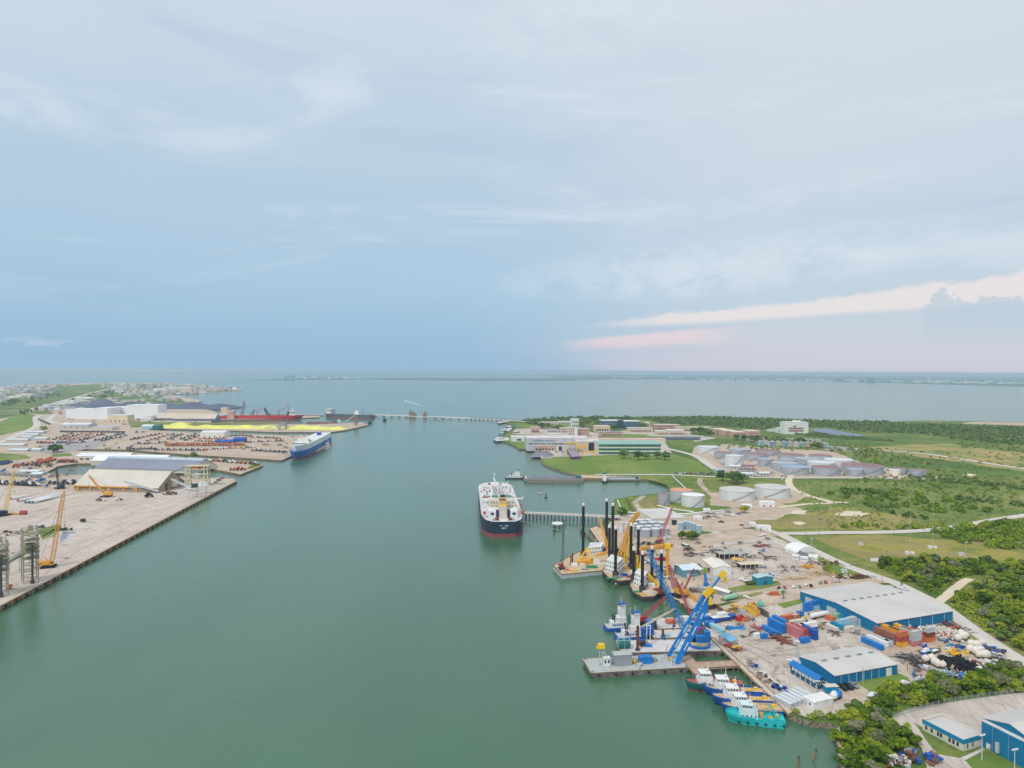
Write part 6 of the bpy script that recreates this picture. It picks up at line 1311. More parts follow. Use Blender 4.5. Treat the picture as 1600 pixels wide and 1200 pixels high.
tank(1151.5,783.5,55,768.5,wtank,croof,'very wide grey white tank, left one of the wide pair',None)
tank(1206.5,779.5,54,764,wtank,croof,'very wide grey white tank, right one of the wide pair',None)
FT = [(1106,709.5,35,699.5,'w'),(1156,713,34,703,'s'),(1129,718,26,708,'r'),(1200,713,38,705.5,'r'),(1182,721,36,710.5,'r'),(1147,729.5,28.5,713,'w'),(1196,730,24,718,'s'),(1236,722,40,712,'r'),(1282,721,34,713,'r'),(1262,729,40,718,'s'),(1230,731,26,719,'s'),(1310,733,44,720,'w'),(1225,738,40,725,'s'),(1283,735,42,724,'w'),(1347,743,62,730,'r'),(1242,743,42,731,'b'),(1290,744,43,732,'r'),(1405,742,22,732.5,'r'),(1434,745.5,25,735,'r'),(1336,744.5,24,734,'s'),(1398,745,17,735,'c')]
xs = sorted(f[0] for f in FT)
for f in FT: tank(f[0],f[1],f[2],f[3],{'w':wtank,'c':mat('cream_tank',(236,226,204),.5,.04,.2)}.get(f[4],silver),{'w':wtank,'r':rroof,'s':silver,'b':mat('blue_tank_roof',(150,174,200),.5,.06,.2),'c':white}[f[4]],'%s %s tank from the left in the far tank farm' % (nth(xs.index(f[0])),{'w':'white','r':'rusty roofed','s':'plain silver','b':'blue topped','c':'cream'}[f[4]]),'tanks of the far tank farm')
for i,(x0,x1,y,m) in enumerate(((1127,1142,727,lgrey),(1140,1158,733,white),(1160,1180,733,mat('maroon_roof',(140,90,92),.8,.1,.2)),(1158,1182,739,mat('maroon_roof',(140,90,92))),(1118,1130,739,cyan_),(1160,1178,745,white),(1187,1203,744,white),(1155,1170,741,mgrey))):
    B = Bld('pump_building','%s small terminal building left to right below the far white tank' % nth(i),'building' and (x0,y),(x1,y),10,4.5,lgrey,m,'gable',rise=1,ridge='x',cat='building',group='small buildings in front of the tank farm'); B.windows(0,3,2,1,2.6,dgrey)
# parked cars
cols = ['white','black','grey','silver','red','blue']
C1 = [(1217,921,'black'),(1226,920,'red'),(1240,919,'white'),(1250,918.5,'grey'),(1259,915.5,'white'),(1267,917,'black'),(1282,912.5,'grey'),(1290,911.5,'red'),(1305,910,'silver'),(1313,909.5,'silver')]
for i,(x,y,c_) in enumerate(C1): car(x,y,bW+(.9 if i%2 else .7),c_,'car','%s %s car from the left in the row above the big warehouse' % (nth(i),c_),'cars parked above the big warehouse')
for i,(x,y,c_,k_) in enumerate(((1317,1078,'black','pickup'),(1326,1076.5,'black','pickup'),(1334,1074,'grey','pickup'))): car(x,y,aW-.15,c_,k_,'%s pickup from the left beside the smaller warehouse' % nth(i),'pickups beside the smaller warehouse')
car(1363,1090,bW+.2,'white','pickup','white pickup on the dirt between grass and trees'); car(1412,1071,bW-.2,'white','pickup','white pickup with black window line beside the lawn'); car(1396,1072,bW-.4,'black','car','black car left of the white pickup by the lawn'); car(1414,1082,bW-.1,'silver','car','silver car under the trees below the white pickup'); car(1436,1065,bW,'silver','pickup','silver pickup beside the small junk heap')
for i,(x,y,c_,k_) in enumerate(((1117,808,'grey','car'),(1122,809.5,'silver','car'),(1135,806,'silver','van'),(1144,807,'white','van'),(1154,804,'blue','car'),(1102,810.5,'grey','pickup'),(1107,809,'black','pickup'),(1159,822,'red','car'),(1165,826,'silver','car'),(1137,801,'grey','van'),(1127,817,'black','pickup'))): car(x,y,random.uniform(-.5,.2)+2.6,c_,k_,'%s vehicle from the left on the sandy yard, %s' % (nth([1102,1107,1117,1122,1127,1135,1137,1144,1154,1159,1165].index(x)),c_),'vehicles on the sandy yard')
for i in range(22):
    x = 1050+i*2.9; car(x,740.5+random.uniform(-1.2,.8),1.4+random.uniform(-.3,.3),random.choice(cols),'car','small car in the long row left to right along the terminal road','cars along the terminal road')
# poles and masts
PL = [(1242,994,962,'lamp','tall lamp mast in front of the container block'),(1276,1085,1066,'lamp','short pole in front of the raised blue office'),(1348,1068,1045,'lamp','thin mast at the corner of the smaller warehouse'),(1418,1050,1030,'wood','pole at the edge of the scrap yard lawn'),(1467,1026,1006,'wood','brown pole in the middle of the scrap yard'),(1185,950,925,'lamp','pale pole beside the turquoise buoy'),(1152,933,912,'lamp','thin pole on the strip left of the teal box building'),(1378,913,892,'wood','pole at the road corner above the big warehouse'),(1217,823,805,'wood','utility pole at the left of the open field'),(1233,829,813,'wood','utility pole in the middle of the open field'),(1188,838,823,'wood','utility pole beside the long white trailer'),(1207,836,822,'wood','utility pole at the road fork corner'),(1258,837,820,'wood','utility pole by the fork bushes'),(1279,837.5,822,'wood','utility pole right of the fork bushes'),(1268,861,842,'lamp','pale mast beside the diagonal road'),(1310,861,845,'wood','lone pole in the brown field'),(1377,876,856,'wood','left dark pole by the pale pad'),(1386,876,859,'wood','right dark pole by the pale pad'),(1111,828,800,'lamp','tall thin mast in the sandy yard'),(1269,808,793,'wood','pole in the dry grass patch'),(1509,871,849,'lamp','white mast in the brown meadow'),(1545,817,806,'wood','small pole beside the far road'),(1511,822,810,'wood','small roadside pole left on the far road'),(1445,833,824,'wood','roadside pole over the left part of the road'),(1397,834,828,'wood','low roadside pole nearest the fork'),(1534,1190,1150,'lamp','pale pole with transformers beside the office corner'),(1545,1183,1165,'wood','short brown pole at the tall blue wall'),(1585,1205,1172,'lamp','pale pole at the bottom right edge'),(1197,800,782,'lamp','thin mast behind the wide tank pair'),(1300,914,905,'wood','pole behind the big warehouse roof'),(1311,913,903,'wood','second pole behind the big warehouse roof')]
for x,y,tp,k_,lb in PL: pole(x,y,tp,k_,lb)
for x,y,tp,lb in ((1421.5,866,782,'tall thin left radio mast in the meadow'),(1457,857,782,'tall thin right radio mast in the meadow')):
    g = G(x,y); t = thing('radio_mast',lb,'mast',g); h = hgt(g,tp)-Z0; MB().tube((0,0,0),(0,0,h),.09,n=5).build('lattice', offw, t); MB().box(-3.4,-.9,-1.4,1.4,0,2.3).box(.9,3.2,-1.2,1.2,0,2.0).build('base_hut', white, t)
for x,y,s,lb in ((1345,852,3.2,'small white hut in the yellow meadow'),(1502,868,3.4,'white hut at the meadow edge beside the mast'),(1366,904,3,'white box at the road corner grass'),(1319,895,3.5,'white skip on the bright grass beside scrap'),(1222,928,4,'white and blue kiosk under the palm tree'),(1390,922,4,'white tank box near the grey motor boat'),(1378,921,3,'dark pad cabin behind the big warehouse')):
    g = G(x,y); t = thing('hut',lb,'hut',g); MB().box(-s*.5,s*.5,-s*.4,s*.4,0,s*.6).build('wall', white if 'dark' not in lb else dgrey, t); MB().box(-s*.56,s*.56,-s*.46,s*.46,s*.6+.01,s*.6+.3).build('roof', lgrey, t); MB().box(-s*.15,s*.15,-s*.42,-s*.395,0,s*.42).build('hut_door', rblue if 'blue' in lb else mgrey, t)
t = thing('concrete_pad','pale concrete pad beside two dark poles at the thicket','pad',G(1388,876)); MB().prism([(-16,-4),(14,-5),(20,0),(8,5),(-12,4)],0,.8).build('slab', croof, t); MB().box(-3,3,-1,1,.8,2.2).build('plinth', lgrey, t)
# fence beside the compound
F = [G(x,y) for x,y in ((1396,1124),(1410,1118),(1440,1110),(1475,1101),(1510,1095),(1555,1089),(1600,1082),(1650,1076))]; P = F[0]; t = thing('fence','grey chain link fence along the upper edge of the bottom right compound','fence',P)
m_link = mat('fence_mesh',(140,150,146),.7,.1,.8)
for i in range(len(F)-1):
    a_, b_ = F[i], F[i+1]; n_ = int((b_-a_).length/4)+1
    for k in range(n_): p = a_.lerp(b_,k/n_); MB().tube(p, p+Vector((0,0,2.6)), .09, n=5).build('post', lgrey, t, P)
    b = MB()
    for k in range(7): b.bar(a_+Vector((0,0,.3+.36*k)), b_+Vector((0,0,.3+.36*k)), .05)
    for k in range(int((b_-a_).length/.8)): p = a_.lerp(b_, k*.8/(b_-a_).length); b.bar(p+Vector((0,0,.2)), p+Vector((0,0,2.5)), .045)
    b.build('mesh_panel', m_link, t, P)
# junk at the bottom edge
heap(1400,1194,9,6,3.4,[('roll',rblue),('box',offw),('roll',mat('brown_reel',(120,84,72),.8,.15,.5)),('beam',lgrey),('box',lgrey)],'mixed reels, frames and blue cover at the bottom edge left of the drive',n=60,size=.9)
heap(1424,1187,6,5,3,[('roll',MATS['brown_reel']),('roll',mgrey),('box',rblue)],'brown reels and blue bin at the bottom edge',n=24,size=1.2)
heap(1458,1192,7,5,3,[('roll',MATS['brown_reel']),('roll',mat('rosy_brown',(150,110,104),.8,.1,.5)),('box',rblue)],'brown buoys with a blue cap on the drive at the bottom edge',n=26,size=1.2)
# ================================================ SHIPYARD, CAMPUS, CAUSEWAY, FAR SHORE
def FB(name, label, x0, x1, yb, yt, dep, wallm, roofm, roof='flat', rise=1.5, wins=None, slope=0, **k):
    """building seen square on: left, right, base row, top row"""
    A, B = G(x0, yb), G(x1, yb+slope); h = max(2.5, hgt((A+B)/2, yt)-Z0)
    b = Bld(name, label, A, B, dep, h, wallm, roofm, roof, rise=rise, over=k.pop('over', .5), ridge=k.pop('ridge', 'x'), cat=k.pop('cat', 'building'), group=k.pop('group', None))
    if wins:
        n, fl = wins
        for f in range(fl):
            dz = h/(fl+.3); b.windows(0, n, b.L/n*.55, .25*dz+f*dz, .7*dz+f*dz, glass)
    return b
yw = mat('shipyard_wall', (198,200,206), .6, .06, .08, stripe=(0,3,.08), dirt=.3)
b = FB('shipyard_hall','long grey shipyard hall with lettering near the slipways',823,918,704.5,685,45,yw,mat('pale_rusty_roof',(214,206,206),.7,.1,.04,dirt=.45,dirtcol=(.24,.07,.07)),'gable',rise=3,ridge='x')
me = text_mesh('SOUTHWEST SHIPYARD, LP', 7.2, .1); me.materials.append(mat('sign_letters',(52,84,96),.6,.05,.5)); o = bpy.data.objects.new('sign_lettering', me); COL.objects.link(o); o.parent = b.root; o.rotation_euler = (math.pi/2,0,0); o.location = (-b.L/2+b.L*.3, -b.D/2-.2, b.h*.8); k_ = b.L*.37/max(v.co.x for v in me.vertices)/2; o.scale = (k_, k_*1.15, 1)
b.windows(0, 8, b.L*.085, b.h*.52, b.h*.60, glass, t0=.02, t1=.8, name='window_band'); b.panel('doorway_panel', glass, 0, .55, 6, 0, 8); b.panel('doorway_panel', white, 0, .5, 12, 0, 7.8)
FB('annex','pinkish low annex in front of the lettered shipyard hall',834,868,704.8,697,8,mat('pink_annex',(206,172,156),.8,.12,.1,dirt=.3),troof,'gable',wins=(6,1))
b = FB('shipyard_hall','tan shipyard shed with wide dark opening beside the yellow gantries',900,936,706,690,40,mat('tan_shed',(206,190,166),.7,.08,.1,dirt=.25),MATS['pale_rusty_roof'],'gable',rise=3,ridge='x'); b.panel('doorway_panel', mat('opening_shade',(38,44,84),.8,.1,.2), 0, .75, b.L*.42, 0, b.h*.9); b.panel('yellow_stripe', yellow, 0, .3, b.L*.4, b.h*.4, b.h*.55)  # indigo panel paints the shade inside the open doorway onto the wall
b = FB('assembly_hall','wide green glass banded assembly hall with pale green roof',935,1033,711,694,60,mat('cream_band_wall',(214,210,184),.6,.05,.1),mat('pale_green_roof',(140,182,172),.6,.05,.05),'gable',rise=2,ridge='x',cat='hall')
gb = mat('green_glass',(48,106,108),.2,.1,.1,spec=.6); b.bands((0,),(b.h*.08,b.h*.42,b.h*.76),b.h*.2,gb,.99); b.panel('end_wall', offw, 1, .5, b.D*.98, 0, b.h)
FB('long_shed','long white shed with curved left end behind the shipyard halls',799,905,690,682.5,20,white,white,'gable',rise=1.5,wins=(8,1)); FB('long_shed','long pinkish roofed shed behind the green banded hall',930,1040,692,686.5,24,offw,mat('pink_roof',(214,176,168),.7,.12,.05,dirt=.3),'gable')
for x0,x1,yt,yb,lb in ((884.5,900.5,692,707,'left tall yellow gantry over the slipway'),(911.5,928,705,714,'right low yellow gantry beside the lawn')):
    A,B = G(x0,yb),G(x1,yb); P=(A+B)/2; t = thing('gantry_crane',lb,'gantry',P); h = hgt(P,yt); L=(B-A).length
    for s in (-1,1):
        for y in (-3,3): MB().bar((s*L/2,y,0),(s*L/2,y*.5,h-Z0),1.6).build('leg', yellow, t)
    MB().box(-L/2-1,L/2+1,-1.2,1.2,h-Z0-1.6,h-Z0+.6).build('girder', yellow, t)
    for s in (-1,1): MB().box(s*L/2-1,s*L/2+1,-4.5,4.5,0,1).build('bogie', dgrey, t)
t,P = slab('barge','dark unfinished barge on the slipway under the yellow gantry','barge',[(886,702),(897,700),(907,713),(893,714)],Z0,Z0+4.5,purple,mat('lilac_grey_deck',(150,146,160),.8,.1,.2,dirt=.3))
for i,q in enumerate(([(828,716),(838,705.5),(846,705.5),(846,716)],[(849,716),(845,705.5),(858,705.5),(866,713)])):
    o = sheet('slipway', PG(q, .8 if i==0 else Z0), mat('slipway_planks',(136,134,146),.9,.12,.1,stripe=(0,3,.3),dirt=.3), 3+i)
# campus: (name, x0, x1, base, top, depth, wall, roof, windows, label)
pb = mat('pink_brick_wall',(204,164,150),.8,.08,.1); tb_ = mat('tan_block_wall',(208,190,170),.8,.08,.1); bgl = mat('blue_glass_wall',(92,128,150),.2,.12,.08,spec=.6)
for r in [(888,898,683,668,18,offw,croof,(3,4),'pale five storey tower block left of the white stair core'),(898,902.5,683,669,14,white,white,None,'narrow white stair core between the two tower blocks'),(902.5,921,682,670,22,pb,croof,(6,4),'pinkish tower block right of the white stair core'),
 (893,905,668,655,26,white,white,(4,2),'white windowless hall highest above the campus centre'),(845,872,668,660,26,tb_,croof,(8,2),'tan hall with pale roof near the left end of the campus'),(830,843,677,668,18,pb,croof,(4,1),'small pink box hall left on the campus'),(856,870,676,671,16,lgrey,croof,(5,1),'small grey hall between the trees on the campus'),
 (876,889,676,669,20,tb_,croof,(4,2),'tan hall left of the pale tower block'),(858,877,684,678.5,14,offw,white,(6,1),'low white shed behind the shipyard'),(872,892,663,659,24,offw,white,(6,1),'low white wing left of the highest white hall'),
 (940,974,669,657.5,40,bgl,white,(12,3),'wide blue glass campus building with white roof'),(967,974,670,656.5,14,mat('dark_blue_tower',(52,66,96),.4,.1,.1),mgrey,None,'dark blue glass tower at the end of the blue glass building'),(975,1001,668,658.5,40,bgl,white,(8,3),'second blue glass campus building right of the dark tower'),
 (1001,1016,668,660.5,26,offw,white,(4,2),'white square building right of the blue glass ones'),(930,953,675,666,30,tb_,mat('beige_roof',(220,204,182),.8,.06,.05),(5,1),'beige fan roofed building left of the blue glass building'),(938,973,682,675.5,24,pb,mat('slate_roof',(150,156,160),.7,.08,.1),(9,1),'low pink brick building with grey roof and small bell tower'),
 (983,1020,676,669,26,tb_,croof,(9,1),'low tan building with white roof above the lawn'),(1024,1062,672,664,30,pb,croof,(10,2),'long pink brick building behind dark trees'),(1027,1045,680,674,26,tb_,white,(5,1),'left part of the low tan gymnasium'),(1045,1070,680.5,672.5,30,tb_,white,(7,1),'taller middle part of the low tan gymnasium'),(1070,1079,680,676,18,tb_,white,None,'right end part of the low tan gymnasium'),
 (1058,1112,675,668,24,tb_,mat('beige_roof',(220,204,182)),(12,1),'long beige roofed row behind the gymnasium'),(1118,1138,679,671,34,pb,mat('beige_roof',(220,204,182)),(6,2),'first brick dormitory from the left'),(1132,1153,682,673.5,40,pb,mat('beige_roof',(220,204,182)),(6,2),'second brick dormitory from the left'),(1146,1166,684,675.5,34,pb,mat('beige_roof',(220,204,182)),(6,2),'third brick dormitory from the left'),(1168,1188,682,674,40,pb,mat('beige_roof',(220,204,182)),(6,2),'rightmost brick dormitory of the row'),
 (1039,1095,688,683,18,mat('slate_blue_wall',(124,132,150),.7,.1,.08),mat('slate_blue_roof',(150,156,172),.7,.1,.08),(12,1),'long slate grey row right of the green banded hall'),(812,826,689,684.5,14,cyan_,white,(3,1),'small pale blue shed by the small boat docks')]:
    FB('campus_building', r[8], r[0], r[1], r[2], r[3], r[4], r[5], r[6], 'flat', wins=r[7], over=.8)
b = FB('campus_building','stepped white ship-like building with maroon window bands above the coloured houses',1226,1263,678.5,660,26,white,white,'flat',over=.3)
for z in (.22,.42): b.panel('window_band', mat('maroon_band',(150,86,90),.6,.1,.2), 0, .48, b.L*.62, b.h*z, b.h*(z+.13))
b.panel('window_band', glass, 0, .42, b.L*.1, b.h*.6, b.h*.72); b.box_on_roof(.2,0,b.L*.3,8,3.4,white)
FB('campus_building','left stepped wing of the ship-like white building',1216,1226,676.5,669,20,white,white,'flat',wins=(3,1)); FB('campus_building','lowest left ramp wing of the ship-like white building',1202,1216,674.5,672,16,white,white,'flat')
sp = mat('solar_panel',(112,124,150),.3,.08,.1)
for i in range(7):
    yy = 673+i*1.35; A, B = G(1268+i*5,yy), G(1300+i*8,yy+.6+i*.2); c_, L, a_ = at_line(A,B); t = thing('solar_array','%s solar panel row counted from the back beside the ship-like building' % nth(i),'solar panels',c_,a_,'rows of solar panels')
    MB().add([(-L/2,-9,.8),(L/2,-9,.8),(L/2,9,4.6),(-L/2,9,4.6),(-L/2,-9,.6),(L/2,-9,.6),(L/2,9,4.4),(-L/2,9,4.4)],[(0,1,2,3),(7,6,5,4),(0,4,5,1),(2,6,7,3)]).build('panel', sp, t)
    for k in range(5): MB().tube((-L/2+L*(k+.5)/5,0,-.2),(-L/2+L*(k+.5)/5,0,2.5),.2,n=6).build('post', mgrey, t)
hc = [('pale cyan',(170,206,216)),('white',(222,222,220)),('grey blue',(150,168,186)),('cream yellow',(228,214,158)),('sky blue',(130,182,220)),('beige',(214,200,176)),('white',(222,222,220)),('teal green',(150,196,190)),('orange beige',(226,190,150)),('pale blue',(176,200,220)),('white',(222,222,220)),('cyan green',(160,206,196))]
for i,(cn,cc_) in enumerate(hc):
    x = 1187+i*9.2; FB('house','%s house, %s from the left in the coloured row' % (cn, nth(i)),x,x+6.6,696.5+i*.35,690+i*.3,11,mat('house_'+cn.replace(' ','_'),cc_,.7,.06,.2),mat('house_roof',(160,156,158),.8,.08,.1),'hip',rise=3.2,wins=(3,2),cat='house',group='coloured houses behind the tank farm')
for i in range(10):
    x = 1190+i*9.6; FB('house','rear house, %s from the left behind the coloured row' % nth(i),x,x+7,690.5+i*.3,685.5+i*.3,11,mat('house_beige',(214,200,176)),mat('house_roof',(160,156,158)),'hip',rise=3.2,cat='house',group='rear houses behind the coloured row')
for i in range(26): car(1290+random.random()*44,699+random.random()*6,random.uniform(0,3),random.choice(cols),'car','parked car in the far lot right of the coloured houses','cars in the far lot')
for i in range(24): car(1152+i*2.6,683+i*.75+random.uniform(-.6,.6),1.0,random.choice(cols),'car','parked car beside the angled grey lot near the dormitories','cars in the angled lot')
# small boat docks at the point
for i,(q,lb) in enumerate((([(777,659.5),(797,656.5),(799,658),(779,661.5)],'pale boat ramp pier at the foot of the causeway'),([(771,687),(776,683),(795,683.5),(796,688),(776,689.5)],'square pale dock with piles at the shipyard point'),([(788,672),(796,668),(801,669),(795,674)],'small white dock at the marina'))): slab('dock',lb,'dock',q,-1,3.4,dgrey,croof)
for i,(x,y,L,a_,m,lb) in enumerate(((790,672,22,.4,white,'white boat with red trim in the small marina'),(797,668,26,.3,rblue,'blue boat at the small marina'),(785,677.5,18,.1,dteal,'dark launch moored below the small marina'),(783,687,16,.1,lgrey,'grey boat on the square dock'),(806,677,20,.2,mgrey,'grey boat stored ashore by the marina'))): small_boat(x,y,L,a_,m,lb,z=-2.2 if i<3 else .6)
# causeway
def bridge(label, pts, z, w, pier_px, m, pm, name='causeway_bridge'):
    P = [G(x,y,z) for x,y in pts]; t = thing(name,label,'bridge',(P[0].x,P[0].y,0)); off = Vector((P[0].x,P[0].y,0))
    b = MB()
    for i in range(len(P)-1):
        d = (P[i+1]-P[i]).normalized(); s = Vector((-d.y,d.x,0))*w/2
        b.loft([[q+s+Vector((0,0,-1.5)), q-s+Vector((0,0,-1.5)), q-s, q+s] for q in (P[i],P[i+1])])
    b.build('deck', m, t, off); return t, off
t, off = bridge('long low railway causeway bridge crossing the channel to the right bank', [(582,649),(640,650),(668,651.5),(735,653.5),(800,656.5),(845,661)], 6.5, 9, 0, croof, mgrey)
for i,x in enumerate([587,600,612,624,635]+[680,692,704,717,729]+[736+6.6*k for k in range(16)]):
    y = 649+(x-582)*.033+max(0,x-760)*.02; g = G(x,y+.8,0); MB().box(g.x-3,g.x+3,g.y-6,g.y+6,-1,5).build('pier', mat('pier_brown',(122,110,108),.9,.12,.3), t, off)
for x0,y0,x1,y1 in ((582,648.5,640,650),(668,651,735,653.5)):
    a_, b_ = G(x0,y0,7.5), G(x1,y1,7.5); MB().bar(a_+Vector((0,-4.5,1.0)), b_+Vector((0,-4.5,1.0)), 2.6).build('girder', white, t, off)
for x,h_ in ((642,13),(647,9),(664,10)):
    g = G(x,652,0); MB().box(g.x-6,g.x+6,g.y-7,g.y+7,-1,h_+3).box(g.x-3,g.x+3,g.y-3,g.y+3,h_+3.01,h_+8).build('lift_tower', mat('lift_brown',(150,128,118),.85,.1,.3), t, off)
a_, b_ = G(500,648.5,3), G(398,646,3); slab('breakwater','low dark pier wall running left behind the dark ship','wall',[(398,645.5),(520,648),(520,649),(398,646.5)],-1,3.4,mgrey,mat('pale_pier_top',(176,180,184),.8,.08,.1))
# far causeway with a hump
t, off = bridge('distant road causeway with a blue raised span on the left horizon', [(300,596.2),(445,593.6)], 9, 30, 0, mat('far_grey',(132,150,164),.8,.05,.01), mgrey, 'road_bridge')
t, off = bridge('distant road causeway continuing right of the blue raised span', [(458,593.4),(640,592.4)], 8, 30, 0, mat('far_grey',(132,150,164)), mgrey, 'road_bridge')
A,B = G(445,593.3,0),G(459,593.2,0); P=(A+B)/2; t = thing('bridge_span','blue raised bridge span standing on the left horizon','bridge',P); L=(B-A).length
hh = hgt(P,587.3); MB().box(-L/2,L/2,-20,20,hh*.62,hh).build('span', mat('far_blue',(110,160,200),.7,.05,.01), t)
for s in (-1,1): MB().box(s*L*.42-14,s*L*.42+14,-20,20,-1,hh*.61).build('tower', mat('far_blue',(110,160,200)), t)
# wakes and speedboats
foam = mat('foam', (226,232,232), .7, .05, .2)
for x0,y0,x1,y1,w,lb in ((632,626,662,634.5,16,'white speedboat with long wake beyond the causeway'),(752,603,769,603.6,18,'distant speedboat with wake in the middle of the bay'),(1461,631,1385,631.6,9,'distant boat with thin wake on the right bay'),(1600,612.6,1552,611.5,22,'far boat with bright wake at the right edge')):
    a_, b_ = G(x0,y0,.1), G(x1,y1,.1); d=(b_-a_).normalized(); s=Vector((-d.y,d.x,0)); me_=bpy.data.meshes.new('wake'); me_.from_pydata([a_+s*w*.3,a_-s*w*.3,b_-s*w*.1,b_+s*w*.1],[],[(0,1,2,3)]); me_.materials.append(foam); o=bpy.data.objects.new('wake',me_); COL.objects.link(o); o['kind']='structure'
    t = thing('speedboat',lb,'boat',a_,math.atan2(-d.y,-d.x)); Ls = w*1.1; MB().loft(hull_secs(Ls,Ls*.3,Ls*.16,0.05,Ls*.16,bow=.5,n=10)).build('hull', white, t); MB().box(-Ls*.2,Ls*.1,-Ls*.1,Ls*.1,Ls*.16,Ls*.28,.3).build('cabin', white, t)
# far refinery shore: tanks, sheds, stacks
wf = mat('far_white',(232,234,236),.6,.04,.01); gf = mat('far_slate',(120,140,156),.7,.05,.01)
protoB = thing('far_building','low white building on the far refinery shore','building'); MB().box(-50,50,-30,30,0,26,2).build('wall', wf, protoB); MB().box(-51,51,-31,31,26.1,29).build('roof', wf, protoB)
protoT = thing('far_tank','white tank on the far refinery shore','tank'); MB().lathe([(35,0),(35,26),(3,30)],20).build('shell', wf, protoT); MB().lathe([(36,24),(36,25.5)],20).build('rim', gf, protoT)
protoS = thing('refinery_stack','tall pale stack on the far refinery shore','chimney'); MB().tube((0,0,0),(0,0,90),9,5,n=10).build('stack', wf, protoS); MB().tube((0,0,86),(0,0,92),7,n=10).build('stack_top', gf, protoS)
protoD = thing('far_building','slate coloured plant block on the far refinery shore','building'); MB().box(-40,40,-25,25,0,44).build('wall', gf, protoD); MB().box(-12,12,-8,8,44.1,62).build('roof_unit', gf, protoD)
pools = {'b':Pool(protoB),'t':Pool(protoT),'s':Pool(protoS),'d':Pool(protoD)}
def farput(k, x, y, s, lb=None): g = G(x,y); pools[k].put(g, random.uniform(-.3,.3), lb, {'b':'far white buildings','t':'far white tanks','s':'far stacks','d':'far plant blocks'}[k], s)
for x in np.linspace(962,1002,7): farput('b', x, 589.7, (1.0,1,.55))
for x in (1048,1056,1064): farput('t', x, 590.6, 1.0)
for i in range(170):
    x = 1090+random.random()**.9*520; yl = 590+(x-1000)*.0135; y = yl+random.uniform(-.8,2.0); k_ = random.choice('bbbbttd'); sz = random.uniform(.35,.9); farput(k_, x, min(y, yl+1.9), (sz*random.uniform(.6,1.5), sz, sz*random.uniform(.5,.9)))
for x,y,s in ((1145,592.5,1.2),(1451,597.5,1.1),(1481,598.3,.9),(1509,598.6,.8),(1120,592.3,.6),(1455,597.6,.8),(1262,594.3,.5),(1332,595.5,.4)): farput('s', x, y, s)
for x in (1358,1361,1364): farput('d', x, 597.3, (.6,.6,1.1))
for x,y in ((1318,586.3),(1323,586.3),(1328,586.5),(1307,587.6),(1390,587.6)): farput('b', x, y, (2.4,2,1.6))
for i in range(60): x = random.uniform(462,560); farput('b' if i%3 else 'd', x, 591.4-(x-462)*.003+random.uniform(-1.6,.6), (random.uniform(.15,.5),.4,random.uniform(.3,.7)))
# ================================================ SMALL CLUTTER, PIPELINES, WORN GROUND
tm = mat('worn_track', (188,174,160), .95, .15, .3); tm2 = mat('oil_stain', (166,154,144), .8, .2, .3)
for pts, w, m, l in (([(10,870),(60,842),(140,800),(230,782)],1.2,tm,3),([(14,873),(66,845),(146,803),(236,785)],1.2,tm,3),([(60,905),(120,862),(220,815),(330,764)],1.5,tm,3),([(-20,820),(60,806),(160,812),(250,796)],1.4,tm,3),([(0,842),(50,822),(110,792),(200,788)],1.2,tm,3),([(1150,1000),(1200,1020),(1260,1012),(1310,1006)],1.0,tm,7),([(1160,1010),(1210,1040),(1216,1070),(1235,1085)],1.0,tm,7),([(1320,1010),(1400,1024),(1440,1060)],1.4,tm,7),([(1100,860),(1180,848),(1260,868),(1300,890)],1.4,tm,6),([(1090,915),(1150,905),(1230,890),(1310,900)],1.4,tm,6),([(1216,1040),(1205,1060),(1224,1088)],1.6,tm2,7)): road('tyre_track', pts, w, m, l)
random.seed(21)
for poly, n_, l in (([(10,800),(300,760),(340,765),(80,900),(20,930)],26,3),([(1130,990),(1240,1000),(1330,1010),(1240,1030),(1230,1075),(1190,1060)],20,7)):
    while n_:
        x, y = random.uniform(0,1340), random.uniform(750,1080)
        if inside((x,y), poly): c_ = G(x,y); r_ = random.uniform(.8,3.4); sheet('stain', [(c_.x+r_*random.uniform(.5,1.3)*math.cos(a*.7)*1.6, c_.y+r_*random.uniform(.5,1.3)*math.sin(a*.7)) for a in range(9)], random.choice((tm,tm2)), l); n_ -= 1
CL = [(heap(1100,850,4,3,1.2,sp,'clutter',name='clutter_pile',n=12,size=.55),nm) for sp,nm in (([('box',mgrey),('pipe',rust)],'grey and rusty clutter pile'),([('beam',deckt),('box',wood)],'tan timber clutter pile'),([('box',white),('roll',offw)],'white clutter pile'),([('pipe',rust),('beam',dgrey)],'dark rusty clutter pile'),([('box',rblue),('box',lgrey)],'blue and grey clutter pile'))]
CP = [(Pool(a),b) for a,b in CL]
